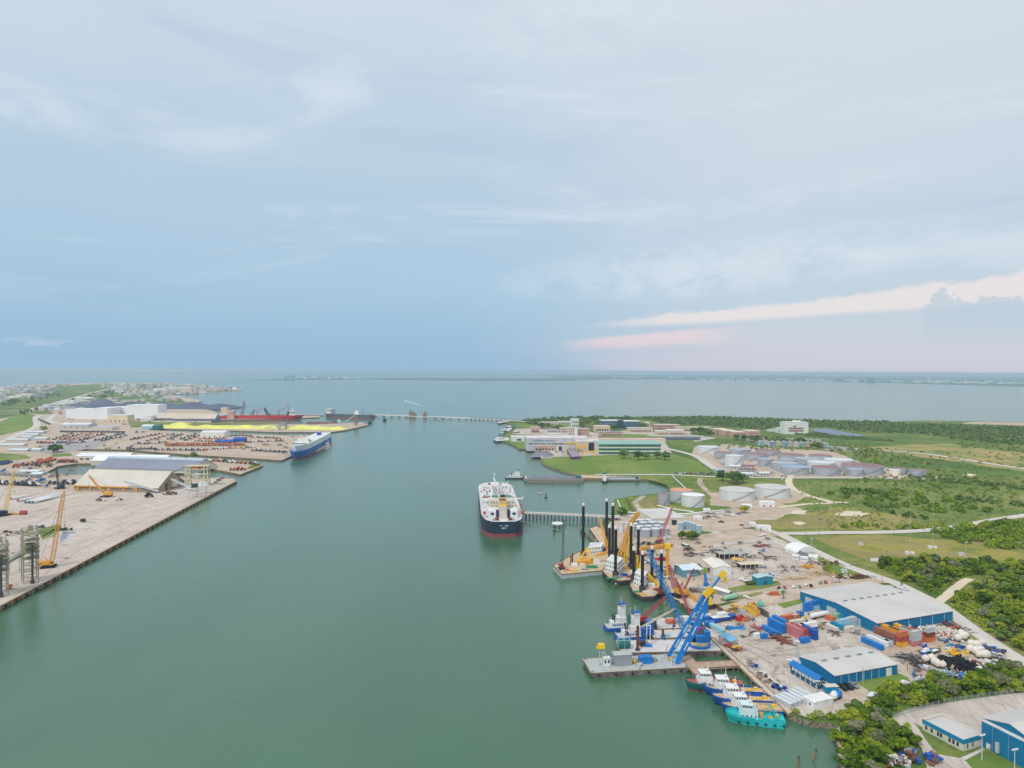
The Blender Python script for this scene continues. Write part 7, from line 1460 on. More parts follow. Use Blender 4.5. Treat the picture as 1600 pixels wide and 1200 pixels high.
for poly, where, n_ in (([(1050,835),(1100,850),(1200,842),(1250,872),(1300,900),(1170,908),(1120,868),(1060,872)],'in the upper yard',45),([(1085,955),(1200,940),(1205,975),(1150,1010),(1112,990)],'on the quay yard',22),([(1120,1000),(1240,1085),(1232,1100),(1180,1055)],'along the quay edge',12),([(1400,1015),(1480,985),(1560,1020),(1530,1050),(1440,1062)],'in the scrap yard',28),([(1260,960),(1345,985),(1340,1000),(1270,990)],'between the container blocks',10),([(1110,700),(1150,735),(1240,744),(1200,748),(1060,742),(1150,742),(1120,725)],'at the tank farm gate',16),([(955,815),(1000,848),(1045,850),(1040,930),(1000,890)],'on the shore behind the liftboats',30),([(830,705),(935,704),(935,712),(850,714)],'in the shipyard',16),([(60,678),(240,672),(505,684),(445,712),(280,705),(60,700)],'in the left cargo yard',60),([(0,728),(110,722),(120,760),(0,765)],'along the left rail lines',35),([(100,655),(330,656),(330,660),(100,668)],'by the cold stores',20)):
    while n_:
        x, y = random.uniform(0,1570), random.uniform(655,1105)
        if inside((x,y), poly): p = G(x,y); p.z += .45; q, nm = CP[random.randrange(5)]; q.put(p, random.uniform(0,3), nm+' '+where, 'small piles '+where, random.uniform(.7,1.5)*(1.5 if y<760 and x>700 else 2.2 if x<700 else 1)); n_ -= 1
for pts, lb in (([(965,782),(973,800),(1000,801.5)],'white pipeline bending across the grass by the jetty'),([(978,778),(990,800)],'dark pipe rack crossing the grass by the jetty'),([(1050,743),(1070,762),(1078,768)],'pale pipeline from the cove road to the orange roofed tank'),([(1002,804),(1070,803),(1130,797)],'long white pipeline in front of the white tank'),([(1028,790),(1050,795),(1084,800)],'thin pale pipeline below the narrow grey tank'),([(1176,722),(1226,743),(1222,750)],'white pipe rack running out of the tank farm to the gate')):
    P = [G(x,y,Z0+1.1) for x,y in pts]; t = thing('pipeline', lb, 'pipe', P[0]); m = rust if 'dark' in lb else white
    for k in range(len(P)-1):
        MB().tube(P[k],P[k+1],.7,n=8).build('pipe', m, t, P[0]); n_ = int((P[k+1]-P[k]).length/9)+1
        for j in range(n_): q = P[k].lerp(P[k+1],j/n_); MB().box(q.x-.3,q.x+.3,q.y-.3,q.y+.3,Z0,Z0+.6).build('support', mgrey, t, P[0])
# ================================================ LEFT BANK
# car carrier
A, B_ = G(508,690,2), G(459,717.5,2); c, L, ang_ = at_line(A, B_)
t = thing('car_carrier','big blue and white car carrier ship moored at the end of the cargo pier','ship',(c.x,c.y,0),ang_); Bm = 30; D = 13; kw = dict(bow=.2,stern=.05,sheer=.06,rake=.03,n=24)
MB().loft(hull_secs(L,Bm,D,-1,3,**kw)).build('hull_bottom', hullred, t); h_ = MB().loft(hull_secs(L,Bm,D,3,D,**kw)).build('hull', mat('ferry_blue',(22,104,186),.5,.08,.1), t)
MB().loft(hull_secs(L*.93,Bm*.99,22,D+.01,22,**kw)).build('upper_hull', white, t)
for i in range(3): MB().box(L*.16+i*9,L*.16+i*9+7,-11+i,11-i,22.05,25+i*2.2).build('deckhouse', white, t)
MB().box(L*.34,L*.38,-12,12,21,24).build('window', glass, t); MB().tube((L*.3,0,26),(L*.3,0,38),.6,n=8).bar((L*.3,-4,34),(L*.3,4,34),.5).build('mast', white, t); MB().box(-L*.3,-L*.24,-3,3,20.05,27).build('funnel', rblue, t)
for i in range(24): x = -L*.44+random.random()*L*.5; MB().box(x-2,x+2,(y:=random.uniform(-11,11))-1,y+1,20.05,21.6).build('deck_vehicle', random.choice((orange,white,mgrey,dred)), t)
# cargo ships behind the sulphur pier
def freighter(label, a, b, B, hm, top=20, house=.86, mast=True, D=9, cranes=2, cm=dred):
    pa, pb = G(*a,0), G(*b,0); c, L, an = at_line(pa,pb); t = thing('cargo_ship',label,'ship',(c.x,c.y,0),an); kw = dict(bow=.14,stern=.06,sheer=.15,n=20)
    MB().loft(hull_secs(L,B,D,-1,2.2,**kw)).build('hull_bottom', hullred, t); MB().loft(hull_secs(L,B,D,2.2,D,**kw)).build('hull', hm, t)
    MB().box(-L*.42,L*.38,-B*.42,B*.42,D+.02,D+1.4).build('deck', mat('ship_deck_red',(150,90,88),.8,.12,.1) if cm is dred else mgrey, t)
    x = L*(house-.5) ; k = 1 if house > .5 else -1
    for i in range(3): MB().box(x-9+i*1.5,x+9-i*1.5,-B*.4+i,B*.4-i,D+i*4+.02,D+i*4+4).build('superstructure', white, t)
    MB().box(x-7,x+7,-B*.5,B*.5,D+12.1,D+15).build('bridge', white, t); MB().tube((x,0,D+15),(x,0,D+25),.8,n=8).bar((x,-4,D+21),(x,4,D+21),.7).build('mast', white, t); MB().box(x-k*13-2.5,x-k*13+2.5,-3,3,D,D+13).build('funnel', dgrey if cm is dred else mgrey, t)
    for i in range(cranes):
        xx = -L*.3+L*.5*i/max(1,cranes-1); MB().tube((xx,0,D),(xx,0,D+16),1.2,n=8).bar((xx,0,D+15),(xx+L*.08,3,D+24),1.2).build('deck_crane', cm, t)
    return t
freighter('red hulled cargo ship with white bridge behind the yellow sulphur piles',(340,655.5),(476,655),24,red,house=.86,D=11,cranes=3)
freighter('dark grey tanker with white superstructure at its left end by the causeway',(583,654),(507,651.5),26,mat('slate_hull',(84,100,108),.6,.1,.1),house=.88,D=11,cranes=1,cm=mgrey)
for x,y,tx,ty,m,lb in ((378,649,382,626,mgrey,'thin lattice crane standing behind the left end of the red ship'),(455,652,447,627,lgrey,'leaning pale crane boom above the red ship'),(420,651,413,637,dgrey,'dark thin crane above the middle of the red ship'),(393,650,397,640,mgrey,'short grey crane at the left end of the red ship')):
    g = G(x,y); q = RY(tx,ty,g.y); t = thing('harbour_crane',lb,'crane',g); MB().lattice(g, q, 6, 4, 1.1, 9).build('boom', m, t, g); MB().box(-6,6,-5,5,0,9,.8).build('house', m, t)
tankbarge('long thin red and dark barge moored along the sulphur pier',(480,660.5),(526,661.5),16,dred,mgrey,3)
towboat('small white push boat at the right end of the thin red barge',(536,661.5),(526,661.5),10,dteal,3); towboat('small blue and white tug in the slip below the sulphur piles',(440,675),(428,674.5),9,rblue,3)
tankbarge('flat pale barge moored beside the blue and white car carrier',(488,707.5),(511,698),14,mgrey,deckt,3); towboat('white workboat at the right end of the pale barge by the car carrier',(507,702),(514,697.5),10,white,3)
# sulphur piles
for i,(x0,x1,y,yt,lb) in enumerate(((236,300,669,661,'left low yellow sulphur pile'),(262,288,664,658.3,'small peaked yellow sulphur pile above the left low one'),(295,352,669.5,661.5,'yellow sulphur pile left of the middle'),(330,400,670,661.5,'long yellow sulphur pile across the middle'),(385,438,670.5,662,'yellow sulphur pile left of the small conveyor'),(442,505,671,660.8,'tallest pale yellow sulphur pile right of the conveyor'),(495,536,671.5,664.5,'right tail of the yellow sulphur piles'))):
    A, B = G(x0,y), G(x1,y); c_, L, a_ = at_line(A,B); h = (hgt(A,yt)-Z0)*.62; t = thing('sulphur_pile',lb,'pile',(c_.x,c_.y+22,Z0),a_); D_ = 55; b = MB(); nx, ny = 22, 8; vs = []
    for iy in range(ny+1):
        for ix in range(nx+1):
            u, v = ix/nx*2-1, iy/ny*2-1; e = max(0, (1-abs(u)**4)*(1-abs(v)**1.5)); vs.append((u*L/2, v*D_/2, .3+h*e*(.82+.18*math.sin(ix*.5+i*2)+random.uniform(-.02,.02)) if e > 0 else -.3))
    b.add(vs, [(iy*(nx+1)+ix, iy*(nx+1)+ix+1, (iy+1)*(nx+1)+ix+1, (iy+1)*(nx+1)+ix) for iy in range(ny) for ix in range(nx)]); b.build('heap', sulphur, t, None)
t = thing('conveyor_loader','grey conveyor hopper standing between the sulphur piles','machine',G(442,671)); MB().box(-9,9,-6,6,10,17,1).build('hopper', mgrey, t); MB().bar((-8,-5,0),(-8,-5,11),1.2).bar((8,-5,0),(8,-5,11),1.2).bar((-8,5,0),(-8,5,11),1.2).bar((8,5,0),(8,5,11),1.2).build('leg', dgrey, t); MB().bar((0,0,16),(-46,6,3),2).build('conveyor', lgrey, t)
g = G(556,664); t = thing('ship_loader','brown and grey loader tower near the tip of the sulphur pier','machine',g); MB().lattice((0,0,0),(3,0,34),9,6,1.2,5).build('tower', mat('loader_brown',(150,128,118),.8,.15,.3), t); MB().bar((3,0,30),(-30,6,8),2).build('boom', lgrey, t); MB().box(-3,9,-5,5,28,38,1).build('head', white, t)
g = G(578,662,0); t = thing('mooring_dolphin','dark round mooring dolphin off the tip of the sulphur pier','dolphin',g); MB().lathe([(5,-1),(6,5),(5,6.5)],14).build('body', dgreen, t); MB().lathe([(1,6.5),(1,8)],8).build('bollard', black, t)
g = G(601,657.5,0); t = thing('mooring_dolphin','dark round mooring dolphin in open water below the causeway','dolphin',g); MB().lathe([(5,-1),(6,5),(5,6.5)],14).build('body', dgreen, t); MB().lathe([(1,6.5),(1,8)],8).build('bollard', black, t)
# grain and cargo sheds
b = Bld('grain_shed','huge cream A-roofed bulk shed, nearest on the left bank',(116,766),(247,770),52,5.5,mat('ribbed_cream_wall',(160,146,124),.8,.1,.1,stripe=(0,3,.4),dirt=.3),mat('cream_sheet_roof',(204,198,186),.7,.05,.05,stripe=(0,2.5,.05),dirt=.12),'gable',rise=16,over=.5,ridge='x',cat='shed')
b.panel('gable_door', glass, 1, .3, 5, 0, 9); b.panel('roof_house', offw, 1, .55, 9, 3, 12, proud=3)  # dark glass door panel on the shed's gable end
for t_ in (.05,.2,.42,.6,.75): b.panel('yellow_post', ochre, 0, t_, 2.0, 0, 5.2, proud=1.2)
MB().box(-b.L/2,b.L*.18,-b.D/2-2.2,-b.D/2-.5,5.2,6.3).build('yellow_beam', ochre, b.root); MB().bar((0+b.L*.12,-b.D/2-3,13),(b.L/2+2,-b.D/2-2,2.2),1.8).build('conveyor', lgrey, b.root); MB().bar((b.L/2+1,-4,13),(b.L/2+40,-12,2),2.0).build('conveyor', lgrey, b.root)
b = Bld('cargo_shed','long dark grey roofed shed with pale ridge behind the cream bulk shed',(148,735),(300,740),60,4,offw,mat('dark_sheet_roof',(136,140,156),.6,.06,.05,stripe=(0,3,.08)),'gable',rise=12,over=.5,ridge='x',cat='shed'); MB().box(-b.L/2,b.L/2,-5,5,14.6,17.2).build('ridge_light', mat('skylight',(206,220,230),.4,.05,.1), b.root); b.panel('end_wall', offw, 1, .5, b.D*.9, 0, 4)
b = Bld('cargo_shed','long white roofed cargo shed beside the slip, behind the dark roofed one',(142,727),(256,727.5),34,7,offw,mat('bright_white_roof',(236,236,234),.5,.03,.05),'gable',rise=7,over=.5,ridge='x',cat='shed'); b.panel('door', mgrey, 1, .5, 8, 0, 7)
FB('cargo_shed','long low pale shed between the white roofed shed and the slip',118,200,719.5,713,30,offw,white,'gable',rise=4,wins=(8,1))
for r in [(103,146,655,640,70,wf,wf,'tall white windowless cold store, left block'),(146,168,655,638,80,wf,wf,'tall white cold store, middle block behind'),(166,200,652,637,80,wf,wf,'tall white cold store, long right block'),(198,247,654,633,60,wf,wf,'white cold store at the right end'),(168,199,660,649,40,mat('beige_block',(222,206,172),.7,.05,.05),white,'beige block in front of the white cold stores'),(226,236,658,650,30,white,white,'low white shed right of the beige block'),
 (94,138,668.5,663.5,40,lgrey,white,'long white roofed shed left of the yellow piles'),(140,174,672.5,668,36,offw,lgrey,'low grey roofed shed below the cold stores'),(220,238,670.5,666,30,cyan_,white,'pale blue roofed shed at the left of the sulphur'),(238,248,671.5,666,26,dteal,dteal,'dark teal box shed at the left of the sulphur'),(345,355,647,637,22,tb_,tb_,'pinkish tan silo block at the pier'),(355,365,655,642,20,pb,white,'pink block beside the harbour cranes'),
 (313,350,684,676,36,white,white,'bright white shed in the middle of the machinery yard'),(364,381,691,686,20,rblue,rblue,'dark blue shed at the right of the machinery yard'),(335,364,692.5,689.5,14,rblue,rblue,'low row of dark blue boxes in the machinery yard'),(92,130,631,627,60,white,white,'white warehouse row left beyond the cold stores'),(118,142,625,622,60,white,white,'small white hall beside the dark heap'),
 (238,258,613,608,90,white,white,'white halls of the distant town, left'),(262,298,612,606.5,90,offw,offw,'pale halls of the distant town, middle'),(27,48,622,616.5,90,offw,offw,'cream domed hall in the left distance'),(10,28,624.5,620.5,60,offw,white,'low cream hall left of the domed one'),(198,214,603,600.5,90,white,white,'bright halls near the horizon')]:
    b = FB('warehouse', r[7], r[0], r[1], r[2], r[3], r[4], r[5], r[6], 'flat' if 'block' in r[7] or 'cold' in r[7] else 'gable', rise=3, over=.4, cat='warehouse'); 
    if r[2] > 656: b.windows(0, 4, b.L*.05, .5, b.h*.35, dgrey, name='door')
for r in [(240,272,657,638,44,'left'),(270,305,658,637,50,'middle'),(291,336,658,642,46,'right')]:
    b = Bld('bulk_shed','%s of the three big tan gable bulk sheds behind the sulphur' % r[5], (r[0],r[2]),(r[1],r[2]),r[4],7,mat('blue_grey_base',(130,140,160),.8,.1,.1,stripe=(0,6,.3)),mat('tan_gable_roof',(206,192,174),.8,.06,.04,dirt=.15),'gable',rise=13,over=.5,ridge='x',cat='shed'); b.panel('conveyor', mgrey, 0, .5, b.L*.9, 5, 6.6, proud=2)
t = thing('grain_elevator_shed','pale blue long low shed beside the harbour cranes','shed',G(345,652)); MB().box(-35,35,-10,10,0,9).build('wall', mat('pale_blue_wall',(190,204,216),.7,.05,.1), t); MB().box(-36,36,-11,11,9.01,10).build('roof', cyroof, t)
# dark stockpile behind the cold stores
t = thing('coal_pile','long dark blue grey stockpile behind the white cold stores','pile',G(235,636.5)); b = MB(); nx, ny = 40, 8; vs = []
for iy in range(ny+1):
    for ix in range(nx+1): u, v = ix/nx*2-1, iy/ny*2-1; vs.append((u*330, v*110, (1-abs(v)**1.5)*(1-abs(u)**6)*(17+6*math.sin(ix*.9))-.3))
b.add(vs, [(iy*(nx+1)+ix, iy*(nx+1)+ix+1, (iy+1)*(nx+1)+ix+1, (iy+1)*(nx+1)+ix) for iy in range(ny) for ix in range(nx)]); b.build('heap', mat('coal_grey',(88,98,116),.9,.12,.02), t)
t = thing('coal_pile','rounded dark mound at the left end of the stockpile','pile',G(160,631.5)); MB().lathe([(60,-.3),(52,6),(30,15),(8,21)],22).build('heap', mat('coal_grey',(88,98,116)), t)
# distant town
pt = [Pool(x) for x in (lambda: [FB('town_building','low building of the distant town',10,14,640,637,20,m1,m2,'flat',cat='building') .root for m1,m2 in ((white,white),(lgrey,mat('town_grey_roof',(170,174,180),.8,.1,.05)),(tb_,white),(mat('town_pink',(206,176,166),.8,.06,.05),croof))])()]
zones = [([(0,606),(200,599),(300,601),(380,609),(340,611),(300,617),(200,619),(150,600),(0,612)],260),([(60,640),(110,628),(240,618),(300,622),(280,628),(140,640),(90,650)],60),([(0,612),(60,606),(100,612),(60,622),(0,628)],60)]
k = 0
for poly, n_ in zones:
    while n_ > 0:
        x, y = random.uniform(0,390), random.uniform(596,655)
        if inside((x,y), poly):
            g = G(x,y); pt[k%4].put(g, random.uniform(-.3,.3), ['low cream building of the distant left town','low grey building of the distant left town','low tan building of the distant left town','low pinkish building of the distant left town'][k%4], 'buildings of the distant town', (random.uniform(1,4)*(1 if y>615 else 1.8), 1.5, random.uniform(1.0,1.8)*(1 if y>615 else 1.5))); n_ -= 1; k += 1
# white farm-like shed rows at the far left
for i,(x0,x1,y) in enumerate(((40,67,677.5),(32,58,681.5),(30,49,685),(10,42,689.5),(50,72,687.5),(-10,36,697.5),(12,42,705.5),(48,62,705),(28,60,739.5),(48,64,743.5))):
    FB('storage_shed','%s long pale shed roof, counting down the far left yard' % nth(i),x0,x1,y,y-2.6,14,lgrey,mat('pale_aqua_roof',(214,226,228),.6,.05,.05),'gable',rise=1.4,cat='shed',group='long pale sheds of the far left yard')
# machines in rows: one small prototype of each colour
def machine(m, kind):
    t = thing('farm_machine','machine','vehicle')
    MB().box(-2.2,2.2,-1,1,.9,2.1,.15).box(2.2,3.4,-.7,.7,.9,1.8,.1).build('body', m, t); MB().box(-1.9,.1,-.9,.9,2.1,3.5,.15).build('cab', m if kind else glass, t)
    w_ = MB()
    for x,r_ in ((-1.6,1.0),(2.2,.7)):
        for y in (-1.3,1.3): w_.tube((x,y-.3,r_),(x,y+.3,r_),r_,n=9)
    w_.build('wheels', black, t); return t
MP = {k_: Pool(machine(m,kk)) for k_,m,kk in (('orange',orange,1),('yellow',ochre,1),('green',green,0),('dark',dgrey,0),('red',dred,1),('blue',rblue,0),('white',white,1),('purple',purple,0))}
MC = 0
def mrow(x0,y0,x1,y1,n,cs,where,rz=.3,s=1.5):
    global MC; n = max(4, int(n*.69)); s *= .82
    for i in range(n):
        f = i/max(1,n-1); x = x0+(x1-x0)*f; y = y0+(y1-y0)*f+random.uniform(-.25,.25); c_ = cs[(i*7+i//3)%len(cs)] if len(cs)>1 else cs[0]; p = G(x,y); p.z += .4
        MP[c_].put(p, rz+random.uniform(-.15,.15), '%s machine, %s from the left in the %s' % (c_, nth(i), where), 'machines in the '+where, s*random.uniform(.85,1.2)); MC += 1
mrow(262,697.5,380,697,44,['orange','orange','red','yellow'],'front orange row'); mrow(260,695,378,694.5,40,['orange','yellow','red'],'second orange row')
mrow(84,688,112,679,9,['dark','red'],'first slanting dark row',.7); mrow(96,688,128,679,9,['orange','red','dark'],'second slanting row',.7); mrow(110,689,142,679.5,9,['orange','red'],'third slanting row',.7); mrow(126,689.5,160,679.5,10,['dark','purple','red'],'fourth slanting row',.7); mrow(150,689,192,679,12,['dark','purple'],'dark slanting row',.7); mrow(160,690,196,682,9,['dark','blue'],'fifth slanting row',.7)
mrow(205,688,250,679,12,['red','dark','purple'],'violet slanting row',.7); mrow(230,690,262,681,9,['red','purple','orange'],'sixth slanting row',.7); mrow(263,687,284,680,8,['green'],'left green slanting row',.7); mrow(284,687,305,680,8,['green','dark'],'right green slanting row',.7); mrow(290,689,312,682,7,['blue','red','purple'],'blue slanting row',.7)
mrow(312,687,350,686,13,['orange','red','yellow'],'row below the white shed'); mrow(352,681,392,682,13,['red','dark','purple'],'row right of the white shed'); mrow(312,690,350,690.5,12,['yellow','white'],'pale row in the middle'); mrow(212,694,250,693,12,['white','dark'],'white row on the left'); mrow(200,703,243,702.5,14,['dark','blue'],'dark row near the slip'); mrow(60,693,130,692,18,['dark','white','orange','red'],'mixed far left row')
mrow(385,692,440,690,14,['dark','red','white'],'row near the car carrier'); mrow(395,705,445,708,12,['dark','purple','blue'],'row on the pier tip'); mrow(325,703,395,700,14,['yellow','orange','white','blue'],'sparse yellow row'); mrow(245,704,320,705,14,['dark','red','blue'],'sparse dark row'); mrow(392,684,440,686,14,['orange','white','dark'],'row by the slip corner')
mrow(256,724,282,723.5,9,['orange','yellow'],'bright orange group on the small pier',.1,2); mrow(288,726,306,726,7,['orange'],'second orange group on the small pier',.1,2); mrow(345,722,400,726,14,['orange','red','white','dark'],'row on the small pier',.1,1.6); mrow(310,722,345,721,8,['red','orange','white'],'row behind the ship loader',.1,1.8); mrow(362,735,380,735,6,['red','orange'],'red group at the small pier edge',.1,1.6)
mrow(0,727,14,724,6,['blue'],'blue group at the left edge',.7,2); mrow(24,731,60,726,10,['red','orange','dark'],'scrap row at the left slip',.4,2); mrow(62,724,82,720,8,['orange'],'orange row at the left slip',.4,2); mrow(94,722.5,116,723,9,['red'],'bright red row at the slip head',.1,1.6); mrow(0,757,60,760,16,['dark','white','purple'],'rail row at the left',.1,1.8); mrow(80,757,118,757,10,['dark','purple','white'],'dark row left of the bulk shed',.2,1.8)
# rail wagons as long dark lines
for i,(x0,y0,x1,y1,n,m,lb) in enumerate(((94,675.5,196,676.5,9,dgrey,'dark rail wagons beneath the grey sheds'),(0,742,60,746.5,7,mgrey,'grey wagons on the left rail line'),(60,656,78,664,5,mat('dark_wagon',(64,78,96),.7,.1,.2),'dark wagons on the curved siding'))):
    for k in range(n):
        a_, b_ = G(x0+(x1-x0)*k/n,y0+(y1-y0)*k/n), G(x0+(x1-x0)*(k+.9)/n,y0+(y1-y0)*(k+.9)/n); c_, L, an = at_line(a_,b_); t = thing('rail_wagon','%s of the %s' % (nth(k),lb),'wagon',c_,an,lb); MB().box(-L/2,L/2,-1.6,1.6,1,4,.1).build('body', m, t); MB().box(-L*.4,-L*.3,-1,1,0,1).box(L*.3,L*.4,-1,1,0,1).build('bogies', black, t)
# wind turbine blades on the apron
for i,(x0,y0,x1,y1) in enumerate(((17,779,52,771.5),(28,782,60,774.5),(40,784.5,105,766.5),(46,784.5,110,767),(52,784.5,118,767.5))):
    a_, b_ = G(x0,y0,Z0+2), G(x1,y1,Z0+2); P = (a_+b_)/2; t = thing('turbine_blade','%s long white turbine blade from the left lying on the apron' % nth(i),'blade',P)
    d = (b_-a_); L = d.length; d.normalize(); s = Vector((-d.y,d.x,0)); b = MB(); b.loft([[a_.lerp(b_,f)+s*w_*math.cos(q)+Vector((0,0,h_*math.sin(q))) for q in [2*math.pi*j/10 for j in range(10)]] for f,w_,h_ in ((0,1.3,1.3),(.06,1.3,1.3),(.2,2.3,1.1),(.5,1.6,.7),(.85,.8,.35),(1,.2,.1))]); b.build('blade', white, t, P); MB().tube(a_-d*.4, a_+d*.1, 1.32, n=14).build('root_ring', dteal if i>1 else dred, t, P)
# apron cranes
crawler('tall orange lattice crane standing near the quay edge on the left', (76,886), (100,768), 4, ochre, mat('orange_lattice',(232,168,84),.5,.1,.4), size=1.2, w=2.2, bar=.32, bays=22, zb=Z0+.3)
crawler('orange crane with drooping boom in front of the cream bulk shed', (166,776), (139,743), 0, ochre, mat('orange_lattice',(232,168,84)), size=1.3, w=1.4, bar=.35, bays=10, zb=Z0+.3)
crawler('pale yellow crane boom leaning at the left picture edge', (3,806), (22,737), 10, navy, mat('pale_yellow_lattice',(232,206,120),.5,.1,.4), size=1.3, w=2.4, bar=.32, bays=14, zb=Z0+.3)
crawler('dark spindly crane left of the cream bulk shed', (93,763), (88,732), 4, dgrey, dgrey, size=1.4, w=1.2, bar=.3, bays=12, zb=Z0+.3)
t = thing('truck','dark low loader truck with yellow deck crossing the apron','truck',G(28,804),-.05); MB().box(-13,2,-1.5,1.5,1,1.6).build('bed', ochre, t); MB().box(2.5,9,-1.6,1.6,.8,4.0,.2).build('cab', dred, t); MB().box(-26,-14,-2,2,.8,4.4,.3).build('load', rblue, t)
for x in (-11,-9,-6,4,8): MB().tube((x,-1.8,.7),(x,1.8,.7),.7,n=10).build('wheel', black, t)
heap(97,829,18,5,2.2,[('box',dgreen),('beam',dgrey),('box',black)],'dark debris row right of the green patch on the apron',n=40); heap(129,816,7,4,2,[('box',dgrey)],'lone dark pile on the apron',n=14,size=1.2); heap(62,825,9,5,2.4,[('box',dgrey),('box',white)],'dark and white gear heap behind the steel tower',n=20); heap(30,834,30,14,1.6,[('beam',lgrey),('box',rust),('pipe',mgrey),('box',offw)],'cluttered grey and brown materials behind the steel towers',n=70,size=1.2); heap(16,921,5,3,2.4,[('box',orange)],'small orange machine by the quay edge at the left',n=8,size=1.1); heap(187,782,6,4,2,[('box',dteal),('box',dgrey)],'teal machine on the apron right of the crane',n=10); heap(232,777,9,6,3.2,[('box',black)],'black hopper pile at the corner of the bulk shed',n=10,size=2); heap(155,783,12,5,2.2,[('beam',purple),('box',dgrey),('box',white)],'violet trailers below the drooping crane',n=20,size=1.2); heap(265,773,14,6,3,[('box',rust),('beam',dgrey),('pipe',wood)],'brown gear heap below the conveyors',n=30,size=1.3); heap(290,745,24,10,2,[('box',white),('roll',dgrey),('beam',mgrey)],'white and dark gear right of the dark roofed shed',n=30,size=1.3)
car(342,752,.6,'black','van','black van on the pier near its tip'); car(337,754.5,.6,'black','car','black car left of the van on the pier'); car(347,749,.6,'red','van','red van at the back of the pier tip')
# old steel loading towers at the left edge
ot = mat('olive_steel',(172,168,142),.85,.15,.5,dirt=.45)
def tower(label, px, w, by, ty, dk, arm):
    g = G(px,by); h = hgt(g,ty)-Z0; t = thing('loading_tower',label,'tower',g,.75); b = MB(); hw = w/2
    for x in (-hw,hw):
        for y in (-hw,hw): MB().bar((x,y,0),(x,y,h*.92),.55).build('leg', ot, t)
    n = 9
    for k in range(n):
        z = h*.92*(k+1)/n; z0 = h*.92*k/n
        for x,y,x2,y2 in ((-hw,-hw,hw,-hw),(hw,-hw,hw,hw),(hw,hw,-hw,hw),(-hw,hw,-hw,-hw)): b.bar((x,y,z),(x2,y2,z),.3).bar((x,y,z0),(x2,y2,z),.2)
    b.build('bracing', ot, t)
    for k in (4,5,6,7,8): MB().box(-hw-.8,hw+.8,-hw-.8,hw+.8,h*.92*k/n,h*.92*k/n+.3).build('platform', ot, t)
    rb = MB()
    for k in (4,5,6,7,8): z = h*.92*k/n+.3; rail(rb, [(-hw-.8,-hw-.8,z),(hw+.8,-hw-.8,z),(hw+.8,hw+.8,z),(-hw-.8,hw+.8,z),(-hw-.8,-hw-.8,z)],1.1,.1,2)
    rb.build('railing', ot, t); MB().box(-hw*.7,hw*.7,-hw*.6,hw*.6,h*.52,h*.66,.2).build('machine_house', ot, t)
    MB().box(-hw*.3,hw*.5,-hw*.4,hw*.4,h*.88,h*.97,.3).build('head_house', ot, t); MB().tube((.6,-hw-1.4,1.5),(.6,-hw-1.4,h*.66),.7,n=8).tube((.6,-hw-1.4,0),(.6,-hw-1.4,2.4),1.3,n=10).build('loading_spout', dk, t)
    MB().bar((arm,-1,h*.38),(hw+1,-1,h*.60),1.6).build('conveyor_arm', mat('grey_conveyor',(150,150,140),.8,.12,.4,dirt=.3), t); return t
tower('tall old olive steel loading tower beside the quay at the left', 47, 8.5, 909, 818, dgrey, -14); tower('old olive steel loading tower cut off by the left edge', -2, 9, 930, 836, dgrey, -12)
a_, b_ = G(12,878,Z0+10), G(52,851,Z0+16); P=(a_+b_)/2; t = thing('conveyor','long grey sloping conveyor feeding the steel towers','conveyor',P); MB().bar(a_,b_,2.4).build('gallery', MATS['grey_conveyor'], t, P)
for f in (.1,.5,.9): q = a_.lerp(b_,f); MB().bar((q.x-1,q.y,Z0),(q.x-1,q.y,q.z-1),.35).build('support_leg', ot, t, P)
# white ship loader near the pier corner
for x,y,yt,m,lb in ((303,778,757,white,'white portal ship loader with dark cab at the quay corner, left one'),(317,772,754,white,'white portal ship loader at the quay corner, right one')):
    g = G(x,y); h = hgt(g,yt)-Z0; t = thing('ship_loader',lb,'machine',g,.7)
    for sx in (-5,5):
        for sy in (-4,4): MB().bar((sx,sy,0),(sx*.8,sy,h*.75),.7).build('leg', m, t)
    MB().box(-6,6,-5,5,h*.72,h*.78).bar((-5,-4,h*.4),(5,-4,h*.4),.5).build('portal', m, t); MB().box(-3,4,-3,3,h*.78,h*1.05,.4).build('house', dgrey if x<310 else white, t); MB().bar((0,0,h),(-16,3,h*.5),1.3).build('boom', m, t)
g = G(309,759); h = hgt(g,727)-Z0; t = thing('loading_tower','pale yellow twin loading tower with white funnel behind the ship loaders','tower',g,.1); py_ = mat('pale_yellow_steel',(214,208,172),.7,.08,.3,dirt=.2)
for sx in (-11,11):
    for sy in (-4,4): MB().bar((sx-2,sy,0),(sx-2,sy,h),1.3).bar((sx+2,sy,0),(sx+2,sy,h),1.0).build('leg', py_, t)
for z in (.35,.6,.85,1.0): MB().box(-14,14,-5,5,h*z-.8,h*z).build('platform', py_, t)
MB().lathe([(1.2,h*.3),(4.5,h*.5),(4.5,h*.62)],14).build('funnel', white, t); MB().box(-6,2,-4,4,h*.86,h*.97).box(4,10,-3,3,h*.86,h*.95).build('head_house', orange, t); MB().bar((-12,0,h*.95),(-52,-6,h*.35),1.8).build('conveyor', mgrey, t)
# lamp masts of the left yards
for i,(x,y,tp) in enumerate(((32,771,752),(106,737,722),(306,714,690),(108,697,680),(252,693,677),(375,672,655),(434,697,683),(453,682,672),(27,722,705),(347,700,688),(362,668,652),(60,701,690),(127,716,704),(315,742,710))): pole(x,y,tp,'lamp','%s floodlight mast from the left across the left bank yards' % nth(sorted([32,106,306,108,252,375,434,453,27,347,362,60,127,315]).index(x)),'floodlight masts of the left bank')
